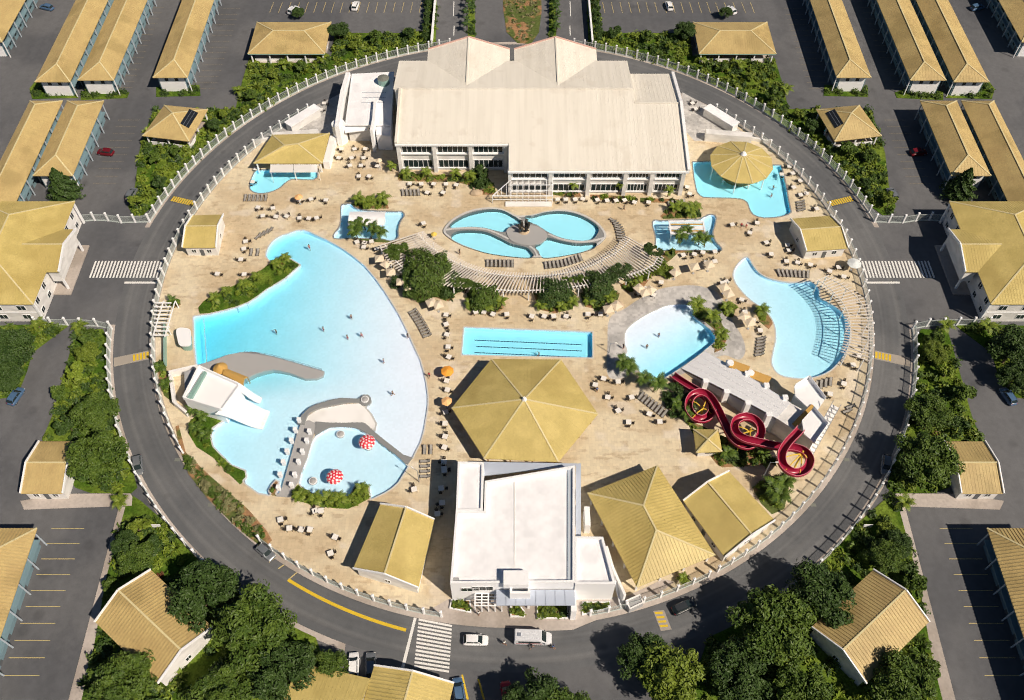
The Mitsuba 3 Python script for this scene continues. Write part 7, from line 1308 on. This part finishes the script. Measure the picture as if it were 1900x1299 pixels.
# big trees outside the ring
for sx, s in ((1, 'left'), (-1, 'right')):
    f = lambda q: (sx * q[0], q[1])
    tree(f'broad glossy tree beside the small garden house at {s}', f((-76.30,-48.70)), 'mid', 1.05)
    tree(f'lighter tree above the broad one in the {s} garden bed', f((-80.70,-37.69)), 'mid', .78)
    tree(f'dark dense tree right by the ring road at lower {s}', f((-51.29,-74.20)), 'dark', 1.05)
    tree(f'big olive green tree between the diagonal house and the road at lower {s}', f((-42.33,-79.76)), 'mid', 1.22)
    tree(f'tree at the lower {s} of the diagonal garden house', f((-61.65,-88.68)), 'mid', .95)
    tree(f'dark tree below the olive one at lower {s}', f((-36.34,-86.84)), 'dark', .95)
    tree(f'mid green tree at the bottom edge of the lower {s} bed', f((-46.08,-90.17)), 'mid', .9)
    tree(f'dark tree on the outer {s} bed below the gatehouse', f((-101.21,-22.96)), 'dark', .95)
    tree(f'smaller dark tree at the tip of the outer {s} bed', f((-100.36,-28.90)), 'dark', .6)
    tree(f'slim tree in the middle {s} garden bed, upper part', f((-86.58,-22.24)), 'light', .5)
    tree(f'bushy tree above the diagonal house at lower {s}', f((-65.45,-66.75)), 'mid', .6)
    tree(f'bushy tree beside the footpath at lower {s}', f((-67.97,-64.24)), 'dark', .5)
    tree(f'tree at the edge between the upper {s} car park and the pavilion', f((-48.10,87.42)), 'dark', .55)
    tree(f'small tree in the bay lines of the upper {s} car park', f((-60.95,97.61)), 'dark', .35)
    conifer(f'dark conifer at the near end of the short lodge row at {s}', f((-105.91,25.55)), 9.0, 3.9)
    for i, (q, kd) in enumerate(BT := (((-37.53,86.07), 'mid'), ((-28.66,88.06), 'dark'), ((-43.16,82.38), 'light'), ((-56.72,72.86), 'mid'), ((-63.44,69.40), 'light'), ((-67.68,60.45), 'mid'), ((-73.43,53.58), 'light'), ((-75.26,48.78), 'dark'), ((-82.84,39.73), 'mid'), ((-87.50,36.81), 'mid'), ((-84.20,28.31), 'dark'), ((-88.46,21.96), 'light'),
                                 ((-89.73,-31.77), 'mid'), ((-87.98,-26.54), 'lime'), ((-85.93,-39.30), 'dark'), ((-88.06,-18.35), 'mid'), ((-66.96,-60.84), 'light'), ((-63.78,-63.95), 'dark'), ((-69.66,-70.96), 'mid'), ((-67.56,-85.69), 'mid'), ((-33.18,-83.49), 'mid'), ((-44.60,-84.81), 'lime'))):
        grp = [f(t[0]) for t in (BT[:12] if i < 12 else BT[12:16] if i < 16 else BT[16:])]; w = places(grp)[i if i < 12 else i - 12 if i < 16 else i - 16]
        tree(f'small bushy tree in the {"upper" if i < 12 else "middle" if i < 16 else "lower"} {s} garden bed, {w}', f(q), kd, rng.uniform(.7, 1.15), f'small trees of the {"upper" if i < 12 else "middle" if i < 16 else "lower"} {s} bed', True)
    PB = ((-61.32,74.49), (-51.40,76.85), (-71.80,63.76), (-72.25,-55.48), (-84.84,48.78), (-91.46,-14.37), (-100.03,-14.37)); pw = places([f(q) for q in PB])
    for i, q in enumerate(PB):
        palm(f'feathery palm among the {s} garden beds outside the ring, {pw[i]}', f(q), 1.4, 1.0, 'light', 9, f'palms of the {s} garden beds')
    for i, y in enumerate(np.linspace((-143.05,87.31)[1], 108, 9)): tree(f'slim roadside shrub beside the {s} approach road wall, {ORD[8 - i]} from the top', (-sx * -24.2 * -1, y), 'dark', .62, f'slim shrubs beside the {s} approach wall', True)
    for i, y in enumerate(np.linspace((-144.33,91.09)[1], 108, 7)): palm(f'small palm on the strip of the {s} approach roads, {ORD[6 - i]} from the top', (-sx * 12.6, y), 2.4, .7, 'dark', 8, f'small palms of the {s} approach strip')
tree('big yellow green tree at the bottom right of the road', (25.24,-88.13), 'light', 1.08); tree('dark tree behind the yellow green one by the road', (21.75,-84.85), 'dark', .8)
tree('dark tree at the bottom centre right of the red car', (2.97,-91.48), 'dark', .88); tree('olive tree at the bottom edge right of centre', (8.42,-93.42), 'mid', .85)
tree('grey green tree at the corner left of the bottom building', (-29.50,-85.41), 'mid', .55)
# palms and small plants on the deck
for lab, kind, h, s_, q in (('palm in the bed above the left spa canopy', 'light', 1.6, 1.0, [(-35.98,22.85),(-32.87,22.32),(-30.40,23.21),(-34.35,21.78)]), ('palm in the bed below the left spa canopy', 'mid', 2.4, 1.0, [(-36.31,13.78),(-33.89,14.46),(-31.77,13.10),(-30.29,11.75),(-35.36,11.75)]), ('palm in the bed above the right spa canopy', 'light', 1.4, .95, [(37.76,20.36),(39.61,21.07),(42.74,20.72),(41.22,19.66)]), ('palm in the bed below the right spa canopy', 'mid', 2.6, 1.0, [(37.81,10.41),(40.28,11.58),(42.55,9.91),(43.67,9.08)]),
                           ('palm by the east rim of the beach pool', 'light', 2.6, 1.05, [(39.78,-9.70),(42.30,-12.64),(43.56,-17.64)]), ('palm at the south rim of the beach pool', 'mid', 2.8, 1.1, [(24.03,-25.87),(26.26,-28.13),(28.47,-30.22),(22.68,-24.67)]), ('palm in the left hall bed', 'light', 1.8, .8, [(-25.65,32.04),(-20.94,32.04),(-13.09,32.04),(-10.70,30.91),(-29.50,34.31)]), ('palm in the right hall beds', 'light', 2.8, .8, [(14.71,26.84),(20.36,28.68),(25.36,26.11),(32.42,28.68),(37.01,25.38)]),
                           ('plume palm in the triangular bed at lower right', 'mid', 2.4, 1.25, [(48.31,-52.72),(50.32,-51.60),(49.06,-54.16)]), ('young palm by the upper wave pool edge', 'light', 1.0, .8, [(-62.23,-4.44),(-58.61,-2.91),(-56.04,-0.58),(-52.82,3.22),(-50.33,5.15),(-64.38,-6.72)]), ('young palm in the bed beside the slide house', 'mid', 1.3, .8, [(-60.86,-36.58),(-61.57,-39.30),(-59.20,-41.12),(-62.77,-35.58)]), ('young palm on the south edge of the splash pool', 'light', 1.2, .85, [(-39.10,-53.83),(-36.22,-54.38),(-27.98,-52.72),(-31.49,-54.60),(-34.02,-54.38)]),
                           ('low palm at the foot of the pergola', 'light', 1.0, .8, [(-9.10,-7.92),(-5.23,-8.81),(-2.33,-7.62),(6.29,-8.52),(10.46,-9.11),(13.08,-7.47),(16.35,-7.47),(21.09,-6.42),(27.42,-0.58)]), ('palm between the red slide loops', 'mid', 1.6, .9, [(32.70,-34.32),(34.62,-36.21),(48.07,-45.05),(40.80,-45.29)],), ('palm in the small bed between the right pools', 'light', 1.4, .9, [(45.97,-9.41),(53.46,-10.44)]), ('young palm by the left fence', 'mid', 1.0, .8, [(-71.80,-25.21),(-69.78,-29.18),(-73.10,-7.47)]), ('small palm by the lower right fence', 'light', 1.0, .7, [(30.07,-69.78)])):
    for p, w in zip(q, places(q)): palm(lab + (f', {w}' if len(q) > 1 else ''), p, h, s_, kind, 10, lab.replace('palm', 'palms', 1) if len(q) > 1 else None, .2)
